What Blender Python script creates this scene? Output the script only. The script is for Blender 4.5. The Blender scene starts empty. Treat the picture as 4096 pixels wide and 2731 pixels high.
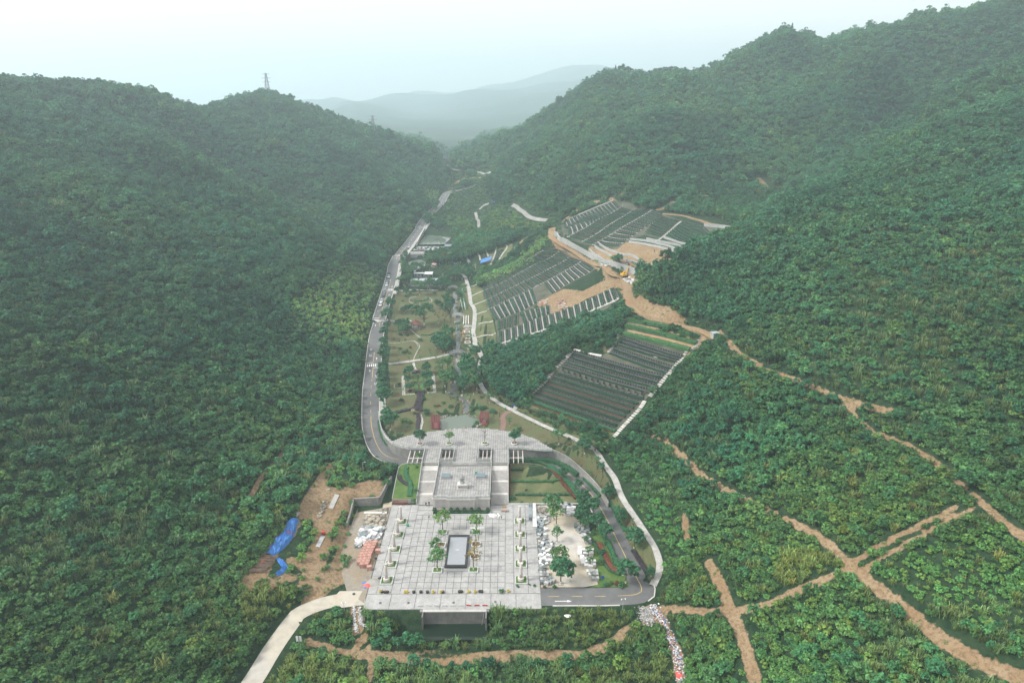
import bpy, bmesh, math, random
import numpy as np
from mathutils import Vector, Matrix
from mathutils.geometry import delaunay_2d_cdt
random.seed(7); RNG = np.random.default_rng(11)
SC = bpy.context.scene
R = math.radians

# ------------------------------------------------------------------ camera, sky, sun, exposure
CAM_H = 130.0
PITCH, YAW = R(20.0), R(-0.31)
cam_data = bpy.data.cameras.new('camera')
cam_data.sensor_width = 36.0; cam_data.lens = 24.0
cam_data.clip_start = 1.0; cam_data.clip_end = 20000.0
cam = bpy.data.objects.new('camera', cam_data)
SC.collection.objects.link(cam)
cam.location = (0, 0, CAM_H); cam.rotation_euler = (R(90) - PITCH, 0, YAW)
SC.camera = cam

SUN_EL, SUN_AZ = R(46), R(-100)           # azimuth from +Y towards +X
world = bpy.data.worlds.new('World'); SC.world = world; world.use_nodes = True
wn = world.node_tree; wn.nodes.clear()
wo = wn.nodes.new('ShaderNodeOutputWorld'); bg = wn.nodes.new('ShaderNodeBackground')
sky = wn.nodes.new('ShaderNodeTexSky'); sky.sky_type = 'NISHITA'; sky.sun_disc = False
sky.sun_elevation = SUN_EL; sky.sun_rotation = SUN_AZ
sky.air_density = 1.0; sky.dust_density = 4.0; sky.ozone_density = 1.0; sky.altitude = 100
mixw = wn.nodes.new('ShaderNodeMix'); mixw.data_type = 'RGBA'; mixw.inputs[0].default_value = 0.74
mixw.inputs[7].default_value = (10.3, 9.6, 9.3, 1)      # thin even cloud veil over the clear sky
wn.links.new(sky.outputs[0], mixw.inputs[6]); wn.links.new(mixw.outputs[2], bg.inputs[0])
bg.inputs[1].default_value = 0.073
wn.links.new(bg.outputs[0], wo.inputs[0])
sun_d = bpy.data.lights.new('sun', 'SUN'); sun_d.energy = 2.2; sun_d.angle = R(12); sun_d.color = (1.0, 0.965, 0.9)
sun = bpy.data.objects.new('sun', sun_d); SC.collection.objects.link(sun)
sun.location = (0, 0, 400); sun.rotation_euler = (R(90) - SUN_EL, 0, math.pi - SUN_AZ)
SC.view_settings.view_transform = 'Standard'; SC.view_settings.look = 'None'
SC.view_settings.exposure = 1.18; SC.view_settings.gamma = 1.0
SC.view_settings.use_curve_mapping = False
SC.render.engine = 'CYCLES'
cy = SC.cycles
cy.max_bounces = 5; cy.diffuse_bounces = 2; cy.glossy_bounces = 2; cy.transmission_bounces = 2
cy.transparent_max_bounces = 4; cy.volume_bounces = 3
cy.use_denoising = True; cy.use_adaptive_sampling = True; cy.adaptive_threshold = 0.015
cy.caustics_reflective = False; cy.caustics_refractive = False
SC.render.film_transparent = False

# ------------------------------------------------------------------ where picture points lie in the place
S0 = 4096 / 2352
CR = dict(D=(0, 0, S0), A=(1400, 1600, 1300/2351), B=(1400, 1000, 1500/2352), C=(1500, 600, 1500/2352),
          L=(0, 1600, 1500/2352), R=(2500, 1700, 1596/2352), F=(900, 2200, 2000/2352), P=(1650, 1700, 600/2352),
          Q=(1400, 2000, 600/2352), K=(2050, 1980, 600/2352), M=(1450, 1350, 600/2352), N=(1450, 1000, 600/2352),
          O=(1550, 850, 600/2352), U=(2050, 1250, 750/2352), V=(1850, 1000, 750/2352), W=(2200, 750, 750/2352),
          X=(1600, 550, 600/2352), Y=(0, 200, 2000/2352), Z=(2000, 0, 2096/2348), I=(1550, 1780, 150/840),
          J=(950, 1850, 600/1882), G=(1600, 2400, 400/2352), E=(2450, 2350, 400/1646))
FPX = 4096 * 24 / 36; PCX, PCY = 2048.0, 1365.5
cp, sp_, cw, sw = math.cos(PITCH), math.sin(PITCH), math.cos(YAW), math.sin(YAW)
def ray(c, x, y):
    a, b, s = CR[c]; u, v = a + x*s, b + y*s
    dx, dz = (u-PCX)/FPX, (PCY-v)/FPX
    Yy, Zz = cp + dz*sp_, -sp_ + dz*cp
    return (dx*cw - Yy*sw, dx*sw + Yy*cw, Zz)
def atz(c, x, y, z=0.0):
    r = ray(c, x, y); t = (z-CAM_H)/r[2]; return (r[0]*t, r[1]*t, z)
def aty(c, x, y, Y):
    r = ray(c, x, y); t = Y/r[1]; return (r[0]*t, Y, CAM_H + r[2]*t)
def project(x, y, z):                    # world -> photo pixels (4096 wide), depth
    Xc = x*cw + y*sw; Yc = -x*sw + y*cw; Zc = z - CAM_H
    d = Yc*cp - Zc*sp_; up = Yc*sp_ + Zc*cp
    return PCX + FPX*Xc/d, PCY - FPX*up/d, d

# ------------------------------------------------------------------ terrain
ctl = []
def cz(c, z, *pts):
    for p in pts: ctl.append(atz(c, p[0], p[1], z))
def cyy(c, *pts):
    for x, y, Y in pts: ctl.append(aty(c, x, y, Y))
def cwd(*pts): ctl.extend(pts)
# lower plaza, yard, parking, road bend
cwd((-40,149,0),(-16,150,0),(9,149,0),(37,149,0),(-40,172,0),(-40,196,0),(-16,175,0),(9,196,0),(25,196,.2),(34,175,.3),(8,172,0),(22,160,0))
cwd((-16,136,-6),(-16,120,-7),(-16,95,-9),(20,135,-5),(20,115,-7),(-42,135,-4),(-45,115,-5),(20,80,-9),(-50,80,-6),(45,118,-2),(48,95,-4),(0,40,-10),(60,40,5),(-70,40,2))
cz('D', -0.8, (690,1405),(590,1568)); cz('D', 0.0, (760,1350))
# left bench with diggings
cz('D', 5.0, (640,1250),(600,1320)); cz('D', 3.2, (745,1180),(700,1330)); cz('D', 4.5, (780,1120),(760,1060)); cz('D', 3.0, (850,1100)); cz('D', 6.5, (700,1150))
# left hill
for y, xb, zb in ((60,-80,2),(110,-74,3),(160,-80,8),(210,-74,9),(260,-68,9),(320,-68,11),(380,-68,13),(440,-70,16)):
    for dx, k in ((30,.46),(80,.49),(150,.50),(240,.47),(340,.44)):
        cwd((xb-dx, y, zb + k*dx))
cyy('D', (0,195,500),(120,200,520),(330,213,560),(400,245,600),(460,263,680),(540,235,720),(615,220,740),(700,255,750),
    (780,287,770),(850,313,790),(925,333,830),(985,347,860),(1005,362,870))
cwd((-420,480,142),(-500,380,150),(-480,250,142),(-480,120,140),(-560,560,110),(-420,700,70),(-330,850,60),(-260,980,55),(-180,1060,50),(-120,1150,46),(-620,300,90))
cyy('D', (860,420,620),(760,420,600),(930,430,680),(640,400,590),(500,400,540),(300,400,420))
# road and park floor, going up the valley
cz('D', 2.0, (880,1058)); cz('D', 5.4, (848,985),(960,1000),(1060,985),(1200,1000)); cz('D', 5.6, (870,940),(1000,960),(1130,960),(1290,1020))
cz('D', 7.0, (845,880),(900,880),(1000,880),(1100,900)); cz('D', 8.6, (850,800),(920,800),(1040,820),(1105,820)); cz('D', 10.2, (870,730),(960,720),(1060,740),(1090,720))
cz('D', 12.6, (890,655),(960,660),(1040,660),(1075,640)); cz('D', 14.5, (915,595),(980,590),(1050,600)); cz('D', 17.5, (940,560),(1000,555),(1060,560))
cz('D', 21, (965,520),(1040,510)); cz('D', 27, (990,485),(1100,505),(1060,470)); cz('D', 33, (1020,445)); cz('D', 38, (1070,418)); cz('D', 44, (1060,395),(1110,400))
cz('D', 50, (1040,382)); cyy('D', (1030,366,850)); cwd((-75,950,52),(-70,1100,44),(-60,1300,40),(60,1300,44),(-250,1300,44),(300,1300,50),(-500,1300,44),(600,1300,60))
cz('D', 33, (1180,490),(1150,470)); cz('D', 38, (1240,515)); cz('D', 41, (1262,545),(1285,520)); cz('D', 15.5, (1120,605)); cz('D', 22, (1180,580)); cz('D', 31, (1240,558))
# slope under the middle graves
cz('D', 10.5, (1122,712),(1110,770)); cz('D', 12.5, (1095,665)); cz('D', 33.5, (1335,602)); cz('D', 22, (1230,655)); cz('D', 20, (1200,600)); cz('D', 15, (1180,760)); cz('D', 31, (1420,665)); cz('D', 23, (1300,700))
# haul road, excavator, dirt bend
cz('D', 37, (1435,632),(1380,615)); cz('D', 34.5, (1440,690)); cz('D', 35, (1500,735)); cz('D', 36, (1605,757))
# lower right graves
cz('D', 7.0, (1190,938),(1300,985)); cz('D', 7.5, (1217,922),(1405,998)); cz('D', 7.2, (1385,1030),(1290,1040)); cz('D', 23.5, (1325,800)); cz('D', 30, (1560,815)); cz('D', 33, (1432,740)); cz('D', 15.5, (1380,880))
cz('D', 6.0, (1400,1060)); cz('D', 3.5, (1470,1200)); cz('D', 1.0, (1515,1330)); cz('D', 10.5, (1160,860)); cz('D', 17, (1250,800)); cz('D', 25, (1380,745))
# upper graves, a bowl
cz('D', 43, (1283,552)); cz('D', 58, (1410,466)); cz('D', 56, (1500,488)); cz('D', 56.5, (1684,530)); cz('D', 44, (1400,600)); cz('D', 46, (1470,590)); cz('D', 51, (1560,560)); cz('D', 51, (1400,520)); cz('D', 58, (1600,500))
# near right hill
cz('D', 6, (1690,1400)); cz('D', 18, (1950,1300)); cz('D', 34, (2250,1155)); cz('D', 3, (1560,1400)); cz('D', 8, (1640,1300)); cz('D', 21, (2352,1568)); cz('D', 4, (1720,1560)); cz('D', 19, (2100,1400)); cz('D', 12, (1560,1080)); cz('D', 9, (1500,1000))
for x, y, z in ((100,200,28),(150,200,53),(200,200,77),(260,200,104),(330,200,130),(110,250,46),(160,260,72),(220,260,96),(300,280,124),(380,300,145),
                (150,140,47),(200,120,72),(260,100,100),(150,80,48),(330,110,130),(120,60,36),(75,225,27),(220,330,92),(300,370,122),(420,420,160),(480,250,170)): cwd((x,y,z))
cyy('D', (1507,610,325),(1584,574,335),(1661,548,340),(1738,507,355),(1815,456,375),(1917,415,395),(1994,364,412),(2045,333,430),(2122,292,455),(2200,225,500))
cwd((115,420,54),(150,435,57),(185,455,62),(230,490,76),(280,540,98),(330,590,128))
cyy('D', (1500,400,500),(1500,300,560),(1600,400,520),(1700,380,540),(1800,350,560),(1650,280,590),(1850,200,640),(1300,400,560),(1200,380,640),(1400,300,620),(1300,300,680),(1150,400,700),(2000,150,600),(1950,280,545))
cyy('D', (1040,369,880),(1148,324,850),(1190,318,830),(1230,293,800),(1271,267,790),(1312,236,775),(1354,208,760),(1394,183,750),(1440,186,725),(1482,193,700),(1553,185,690),
    (1584,193,690),(1646,175,690),(1712,134,695),(1753,108,698),(1805,90,700),(1835,93,695),(1897,116,665),(1948,98,655),(2020,83,650),(2122,60,640),(2225,42,625),(2291,21,615),(2352,4,600))
cwd((60,1000,90),(180,960,110),(320,900,130),(450,820,140),(560,760,150),(650,560,190),(560,420,185),(120,1120,60),(420,1080,70),(650,950,90),(800,700,130))

ctl = np.array(ctl, dtype=float)
def tps_fit(P, lam=6.0):
    n = len(P); xy = P[:, :2]/100.0
    d2 = ((xy[:, None]-xy[None])**2).sum(-1)
    Km = np.where(d2 > 1e-12, 0.5*d2*np.log(np.maximum(d2, 1e-12)), 0.0) + np.eye(n)*lam*1e-3
    A = np.zeros((n+3, n+3)); A[:n, :n] = Km; A[:n, n] = 1; A[:n, n+1:] = xy; A[n, :n] = 1; A[n+1:, :n] = xy.T
    b = np.zeros(n+3); b[:n] = P[:, 2]
    return np.linalg.solve(A, b), xy
TW, TXY = tps_fit(ctl)
def tps(x, y):
    sh = np.shape(x); q = np.stack([np.ravel(x), np.ravel(y)], 1)/100.0; out = np.empty(len(q))
    for i in range(0, len(q), 8000):
        p = q[i:i+8000]; d2 = ((p[:, None]-TXY[None])**2).sum(-1)
        out[i:i+8000] = (0.5*d2*np.log(np.maximum(d2, 1e-12))) @ TW[:-3] + TW[-3] + p @ TW[-2:]
    return out.reshape(sh)
def vnoise(x, y, s, seed=0):                          # smooth value noise in -1..1
    x = np.asarray(x)/s; y = np.asarray(y)/s
    xi, yi = np.floor(x).astype(int), np.floor(y).astype(int); fx, fy = x-xi, y-yi
    fx = fx*fx*(3-2*fx); fy = fy*fy*(3-2*fy)
    def h(a, b):
        n = (a*374761393 + b*668265263 + seed*1442695) & 0x7fffffff
        n = ((n ^ (n >> 13))*1274126177) & 0x7fffffff
        return ((n ^ (n >> 16)) & 0xffff)/32767.5 - 1
    return (h(xi, yi)*(1-fx)+h(xi+1, yi)*fx)*(1-fy) + (h(xi, yi+1)*(1-fx)+h(xi+1, yi+1)*fx)*fy
def in_poly(x, y, poly):
    x = np.asarray(x); y = np.asarray(y); ins = np.zeros(x.shape, bool); n = len(poly)
    for i in range(n):
        x1, y1 = poly[i][:2]; x2, y2 = poly[(i+1) % n][:2]
        if y1 == y2: continue
        c = ((y1 > y) != (y2 > y)) & (x < (x2-x1)*(y-y1)/(y2-y1) + x1); ins ^= c
    return ins
def seg_dist(x, y, pts, closed=False):
    x = np.asarray(x, float); y = np.asarray(y, float); best = np.full(x.shape, 1e9)
    n = len(pts)
    for i in range(n if closed else n-1):
        x1, y1 = pts[i][:2]; x2, y2 = pts[(i+1) % n][:2]
        dx, dy = x2-x1, y2-y1; L2 = dx*dx+dy*dy+1e-9
        t = np.clip(((x-x1)*dx+(y-y1)*dy)/L2, 0, 1)
        best = np.minimum(best, np.hypot(x-x1-t*dx, y-y1-t*dy))
    return best
def axis(lo, hi, fine_lo, fine_hi, step, grow, mx):
    a = list(np.arange(fine_lo, fine_hi+1e-6, step)); s = step; v = a[-1]
    while v < hi: s = min(s*grow, mx); v += s; a.append(v)
    s = step; v = a[0]; b = []
    while v > lo: s = min(s*grow, mx); v -= s; b.append(v)
    return np.array(b[::-1] + a)
GX = axis(-900, 1000, -96, 128, 1.5, 1.06, 16); GY = axis(30, 1700, 96, 500, 1.5, 1.035, 16)
MX, MY = np.meshgrid(GX, GY)
GZ = tps(MX, MY)
def T(x, y):                                          # height of the terrain sheet
    x = np.asarray(x, float); y = np.asarray(y, float)
    i = np.clip(np.searchsorted(GX, x)-1, 0, len(GX)-2); j = np.clip(np.searchsorted(GY, y)-1, 0, len(GY)-2)
    fx = np.clip((x-GX[i])/(GX[i+1]-GX[i]), 0, 1); fy = np.clip((y-GY[j])/(GY[j+1]-GY[j]), 0, 1)
    return (GZ[j, i]*(1-fx)+GZ[j, i+1]*fx)*(1-fy) + (GZ[j+1, i]*(1-fx)+GZ[j+1, i+1]*fx)*fy
def Tz(x, y): return float(T(x, y))
TS = np.concatenate([np.arange(70, 700, 0.8), np.arange(700, 2200, 2.0)])
def at(c, x, y):                                      # picture point -> point on the ground
    r = ray(c, x, y); n = math.hypot(r[0], r[1]); t = TS/n
    h = CAM_H + r[2]*t - T(r[0]*t, r[1]*t)
    k = np.argmax(h < 0)
    if h[k] >= 0: k = len(t)-1
    k = max(k, 1); a = h[k-1]/(h[k-1]-h[k]+1e-9); tt = t[k-1] + (t[k]-t[k-1])*min(max(a, 0), 1)
    return (r[0]*tt, r[1]*tt, CAM_H + r[2]*tt)
def ats(c, *pts): return [at(c, *p) for p in pts]
def atzs(c, z, *pts): return [atz(c, p[0], p[1], z) for p in pts]
# ------------------------------------------------------------------ shaping the ground: road bed, platforms, diggings
def sm(a): a = np.clip(a, 0, 1); return a*a*(3-2*a)
def carve_poly(poly, z, margin=2.0):
    global GZ
    d = seg_dist(MX, MY, poly, True); ins = in_poly(MX, MY, poly)
    w = np.where(ins, 1.0, sm(1-d/margin)); GZ = GZ*(1-w) + z*w
def carve_line(pts, half, margin, dz=0.0):
    global GZ
    p = np.array(pts); lo = p.min(0)-30; hi = p.max(0)+30
    best = np.full(MX.shape, 1e9); zz = np.zeros(MX.shape)
    for a, b in zip(p[:-1], p[1:]):
        dx, dy = b[0]-a[0], b[1]-a[1]; t = np.clip(((MX-a[0])*dx+(MY-a[1])*dy)/(dx*dx+dy*dy+1e-9), 0, 1)
        d = np.hypot(MX-a[0]-t*dx, MY-a[1]-t*dy); m = d < best
        best = np.where(m, d, best); zz = np.where(m, a[2]+t*(b[2]-a[2]), zz)
    w = sm(1-(best-half)/margin); GZ = GZ*(1-w) + (zz+dz)*w
def spline(pts, step=1.5):                            # Catmull-Rom through 3D points, resampled
    P = [np.array(p, float) for p in pts]; out = []
    P = [2*P[0]-P[1]] + P + [2*P[-1]-P[-2]]
    for i in range(1, len(P)-2):
        n = max(1, int(np.linalg.norm(P[i+1][:2]-P[i][:2])/step))
        for k in range(n):
            t = k/n; a, b, c, d = P[i-1:i+3]
            out.append(0.5*((2*b)+(c-a)*t+(2*a-5*b+4*c-d)*t*t+(3*b-a-3*c+d)*t**3))
    out.append(P[-2]); return np.array(out)
DECK = 5.4
VAL = ats('D', (690,1400),(560,1566),(1560,1566),(1515,1395),(1525,1340),(1470,1180),(1400,1045),(1560,825),(1625,775),(1605,740),(1455,690),(1445,650),(1600,590),
          (1690,560),(1690,520),(1500,480),(1400,458),(1270,520),(1120,460),(1020,435),(985,490),(900,615),(848,760),(836,900),(842,1050),(740,1050),(600,1290))
dval = np.where(in_poly(MX, MY, VAL), 0, seg_dist(MX, MY, VAL, True))
amp = sm(dval/55)*sm((1500-MY)/400)*(1-.5*sm((GZ-120)/40))
rid = 1-2*np.abs(vnoise(MX+0.35*MY, MY*0.55-MX*.2, 62, 3)); rid2 = 1-2*np.abs(vnoise(MX-.3*MY, MY+.2*MX, 31, 5))
GZ = GZ + amp*(6.0*rid + 2.6*rid2 + 0.8*vnoise(MX, MY, 14, 8))*np.clip(dval/140, .35, 1)

SKY = np.array([(-400,175),(0,185),(120,190),(330,205),(400,235),(460,253),(540,225),(615,210),(700,245),(780,277),(850,303),(925,323),(985,337),(1005,355),(1026,372),(1040,357),(1148,310),(1190,304),(1230,279),(1271,253),(1312,222),(1354,194),(1394,169),(1440,172),(1482,179),(1553,171),(1584,179),(1646,161),(1712,120),(1753,94),(1805,76),(1835,79),(1897,102),(1948,84),(2020,69),(2122,46),(2225,28),(2291,7),(2352,-10),(2800,-60)], float)
u_, v_, d_ = project(MX, MY, GZ); tv = (np.interp(u_/S0, SKY[:, 0], SKY[:, 1]) + 4 + 4200/np.maximum(d_, 50))*S0; dz_ = (PCY-tv)/FPX
zmax = CAM_H + MY*(-sp_+dz_*cp)/(cp+dz_*sp_); GZ = np.where(MY > 330, np.minimum(GZ, zmax), GZ)

# main road, from the plaza corner round and up the valley
road_right = [(8.8,152.3,0),(18,152.3,0),(26,152.3,0)] + atzs('A', 0.0, (2075,1405),(2112,1360),(2085,1300)) + atzs('A', .1, (2030,1200),(1950,1040)) + \
    atzs('A', .2, (1880,900),(1810,770)) + atzs('A', .4, (1720,650),(1600,547)) + atzs('A', .6, (1500,492),(1400,460)) + atzs('A', .8, (1240,440),(1000,434))
road_left = atzs('A', .8, (800,433),(560,437)) + atzs('A', 1.0, (430,440)) + atzs('A', 1.4, (330,425)) + atzs('A', 2.0, (243,390)) + atzs('A', 2.8, (192,315)) + \
    atzs('A', 3.5, (166,235)) + atzs('A', 4.3, (152,150)) + ats('B', (131,890),(142,770),(152,650),(168,530),(195,430)) + \
    ats('N', (255,1110),(330,850),(395,640),(440,480),(470,340),(492,225),(560,90)) + ats('O', (165,700),(250,590),(340,480),(430,355),(510,250),(570,165)) + \
    ats('X', (300,1420),(420,1235),(540,1130),(640,1030),(690,940),(730,880),(800,848),(920,822),(1060,790),(1180,750),(1275,722))
ROAD = spline(road_right + road_left, 1.5)
for _ in range(12): ROAD[1:-1, 2] = .25*ROAD[:-2, 2] + .5*ROAD[1:-1, 2] + .25*ROAD[2:, 2]
carve_line(ROAD[::3], 4.6, 3.5, -0.06)
PLAZA = [(-39.6,147.2),(8.8,147.2),(38.5,148.0),(39.5,156),(30,196.8),(6,197),(.2,197.2),(.2,212),(-37.5,212),(-37.5,197),(-50.5,197),(-50.5,170),(-46,156)]
carve_poly(PLAZA, -0.06, 3.0)
UNDER = [(-37.5,209),(6.5,209),(6.5,224.4),(-37.5,224.4)]
carve_poly(UNDER, 0.72, 1.2)
LWALL = spline(atzs('A', DECK, (442,357),(385,346),(330,330),(288,303),(255,268),(232,222),(216,165),(206,100)), 1.0)
RWALL = spline([atz('A',1240,352,DECK), atz('A',1350,353,DECK), atz('A',1462,356,DECK), atz('A',1530,384,5.2), atz('A',1585,415,5.0), atz('A',1650,470,4.4), atz('A',1720,535,3.8), atz('A',1790,610,3.2), atz('A',1830,665,2.8), atz('A',1870,740,2.2)], 1.0)
ARC = atzs('A', DECK, (300,300),(380,268),(480,243),(600,224),(740,208),(880,197),(1000,205),(1130,222),(1250,248),(1350,283),(1462,352))
UPPER = [tuple(p[:2]) for p in ARC] + [(16.2,226.3),(-37,226.3)] + [tuple(p[:2]) for p in LWALL[2:34]]
d = seg_dist(MX, MY, UPPER, True); ins = in_poly(MX, MY, UPPER); w = np.where(ins, 1.0, sm(1-d/4)*(MY > 227.2)); GZ = GZ*(1-w) + (DECK-.22)*w
carve_line(ROAD[::3], 4.3, 1.4, -0.06)
carve_poly([(.3,197.2),(23.5,197.2),(27.5,201),(22,207),(13,211.3),(.3,212.6)], np.clip((MY-197)/15*.9, 0, .9), 1.0)
# spillway basin in front of the plaza, ponds, creek bed
BASIN = [(-29.5,140.6),(-5.6,140.6),(-5.4,145.6),(-29.8,145.6)]
carve_poly(BASIN, -7.2, 1.4)
POND1 = spline(ats('M', (1215,1250),(1330,1215),(1440,1215),(1560,1195),(1625,1165),(1680,1215),(1760,1235),(1830,1290),(1850,1370),(1760,1400),(1600,1420),(1440,1440),(1260,1455),(1220,1400),(1205,1320),(1215,1250)), 1.0)
POND2 = spline(ats('N', (700,260),(730,190),(800,150),(930,145),(990,180),(980,250),(930,300),(800,320),(700,320),(680,290),(700,260)), 2.0)
POND3 = spline(ats('O', (480,525),(520,440),(570,370),(600,330),(760,340),(960,350),(980,400),(930,470),(900,515),(700,525),(480,525)), 2.0)
PZ = []
for pnd, dep in ((POND1,.9),(POND2,1.2),(POND3,1.2)):
    PZ.append(float(np.median(T(pnd[:,0], pnd[:,1])))); carve_poly([tuple(p[:2]) for p in pnd], PZ[-1]-dep, 2.0)
PZ1, PZ2, PZ3 = PZ
CREEK = spline(ats('M', (1600,1165),(1640,1060),(1590,960),(1500,900),(1400,860),(1420,770),(1480,640),(1500,540),(1490,400),(1485,290)) + ats('N', (1500,1240),(1490,1080),(1455,960),(1450,850),(1455,740),(1440,640)), 1.5)
CREEK[:, 2] = T(CREEK[:, 0], CREEK[:, 1])
for _ in range(10): CREEK[1:-1, 2] = .25*CREEK[:-2, 2] + .5*CREEK[1:-1, 2] + .25*CREEK[2:, 2]
carve_line(CREEK[::2], 1.6, 1.8, -0.9)
# haul roads cut into the right slope
HAUL = spline(ats('D', (1640,775),(1605,757),(1560,748),(1500,735),(1462,715),(1444,692),(1440,660),(1428,640),(1400,622),(1360,605),(1320,580),(1290,560),(1268,545),(1268,530),(1285,518)), 2.0)
HAUL[:, 2] = T(HAUL[:, 0], HAUL[:, 1])
for _ in range(20): HAUL[1:-1, 2] = .25*HAUL[:-2, 2] + .5*HAUL[1:-1, 2] + .25*HAUL[2:, 2]
carve_line(HAUL[::2], 2.6, 3.0, 0)
FPATH = spline(ats('M', (1870,320)) + ats('B', (805,770),(815,830),(850,890),(920,950),(1010,1000),(1120,1055),(1260,1120),(1400,1180),(1500,1230),(1550,1270),(1600,1350),(1660,1430)) + ats('A', (1960,690),(2050,830),(2130,950),(2200,1060),(2235,1150),(2238,1230),(2190,1340)), 1.5)
PPATH = spline(ats('N', (1500,255),(1520,330),(1610,430),(1640,520),(1670,620),(1685,740),(1700,830),(1755,930),(1760,1040),(1750,1180),(1735,1300),(1770,1440)) + ats('M', (1760,90),(1830,210),(1870,320)), 1.5)
for pth, hw in ((FPATH, 1.5), (PPATH, 2.2)):
    pth[:, 2] = T(pth[:, 0], pth[:, 1])
    for _ in range(12): pth[1:-1, 2] = .25*pth[:-2, 2] + .5*pth[1:-1, 2] + .25*pth[2:, 2]
    carve_line(pth[::2], hw, 2.0, 0)
CROAD = spline(ats('F', (100,660),(150,585),(220,470),(290,370),(340,310),(420,270),(520,242),(660,228)), 1.5)
CROAD[:, 2] = np.minimum(T(CROAD[:, 0], CROAD[:, 1]), 0.0)
for _ in range(20): CROAD[1:-1, 2] = .25*CROAD[:-2, 2] + .5*CROAD[1:-1, 2] + .25*CROAD[2:, 2]
CROAD[-12:, 2] = 0
carve_line(CROAD[::2], 3.4, 2.5, -.06)

# even slopes under the grave fields
for fld in (ats('U', (185,1090),(770,475),(1235,470),(1400,265),(1440,85),(2335,300),(2230,470),(2110,560),(1320,1500)), ats('V', (215,410),(700,175),(1030,0),(1300,20),(1500,130),(1660,240),(1480,350),(1900,460),(1970,610),(1620,880),(1200,1070),(720,1250),(500,1300),(420,1190),(400,890))):
    q = [p[:2] for p in fld]; ins = in_poly(MX, MY, q); A_ = np.column_stack([MX[ins], MY[ins], np.ones(ins.sum())]); cf = np.linalg.lstsq(A_, GZ[ins], rcond=None)[0]; pln = cf[0]*MX+cf[1]*MY+cf[2]
    w = .85*np.where(ins, 1.0, sm(1-seg_dist(MX, MY, q, True)/6.0)); GZ = GZ*(1-w)+pln*w
# bare earth: trails and cuts (line, half width)
DIRT = []
def dirt(c, hw, *pts): DIRT.append((spline(ats(c, *pts), 3.0), hw*.60))
dirt('D', 1.9, (1510,1398),(1620,1404),(1690,1402),(1760,1388),(1850,1348),(1950,1305)); dirt('D', 1.0, (1950,1295),(2060,1232),(2160,1182),(2235,1150)); dirt('D', .8, (1975,1312),(2075,1252),(2165,1202),(2240,1165))
dirt('D', 1.5, (1545,1028),(1600,1080),(1640,1110),(1720,1150),(1800,1190)); dirt('D', 1.9, (1800,1190),(1860,1220),(1910,1255),(1955,1305)); dirt('D', 2.6, (1955,1305),(2010,1345),(2080,1400),(2160,1465)); dirt('D', 3.3, (2160,1465),(2250,1520),(2380,1566))
dirt('D', 2.7, (1628,1292),(1655,1345),(1680,1400),(1705,1460),(1735,1567)); dirt('D', 2.3, (1650,765),(1700,815),(1760,850)); dirt('D', 1.9, (1760,850),(1830,872)); dirt('D', 1.2, (1830,872),(1930,915)); dirt('D', 1.9, (1930,915),(2000,935),(2070,948)); dirt('D', 1.3, (1940,925),(2000,990))
dirt('D', 1.5, (2000,990),(2080,1020),(2150,1062),(2235,1135)); dirt('D', 1.9, (2235,1135),(2300,1195),(2380,1250)); dirt('D', 1.2, (1510,998),(1545,1028))
dirt('D', .7, (668,1020),(620,1075),(575,1140),(530,1200))
dirt('F', 1.6, (390,425),(500,465),(620,492),(700,492)); dirt('F', .55, (700,484),(1000,484),(1400,490),(1600,484),(1750,462),(1850,398),(1950,315)); dirt('F', .5, (730,508),(1100,518),(1600,502),(1720,495),(1830,440),(1930,360))
dirt('F', 1.0, (700,492),(680,624)); dirt('F', .6, (604,275),(612,380),(630,480)); dirt('F', .6, (632,275),(650,400),(690,490))
dirt('C', 2.2, (880,610),(960,540),(1040,510)); dirt('C', 2.0, (1620,960),(1700,1000),(1780,1020),(1900,1060)); dirt('D', 1.6, (900,330),(935,345))
dirt('W', 3.5, (180,410),(280,330),(440,215),(600,180)); dirt('W', 3.0, (760,140),(870,200),(1000,210)); dirt('W', 3.5, (1350,280),(1480,240),(1540,180)); dirt('W', 3.0, (1420,330),(1700,360),(1950,440),(2100,470)); dirt('W', 3.5, (1830,30),(1900,90),(1960,100)); dirt('W', 2.5, (880,120),(960,20))
dirt('E', 2.0, (655,310),(800,520),(900,740),(1010,960),(1090,1200),(1100,1450),(1130,1560)); dirt('E', 3.0, (560,350),(560,560)); dirt('Z', 5.0, (1150,800),(1220,850),(1290,835)); dirt('Z', 3.0, (1220,770),(1235,820)); dirt('Z', 3.0, (1320,790),(1345,810)); dirt('D', 1.2, (1570,1180),(1580,1240)); dirt('D', 1.6, (1490,1005),(1510,1000)); dirt('D', 2.4, (1560,830),(1600,800),(1612,770)); dirt('X', 3.0, (860,720),(1000,650),(1150,630),(1300,630)); dirt('X', 3.0, (800,800),(900,770))
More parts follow.
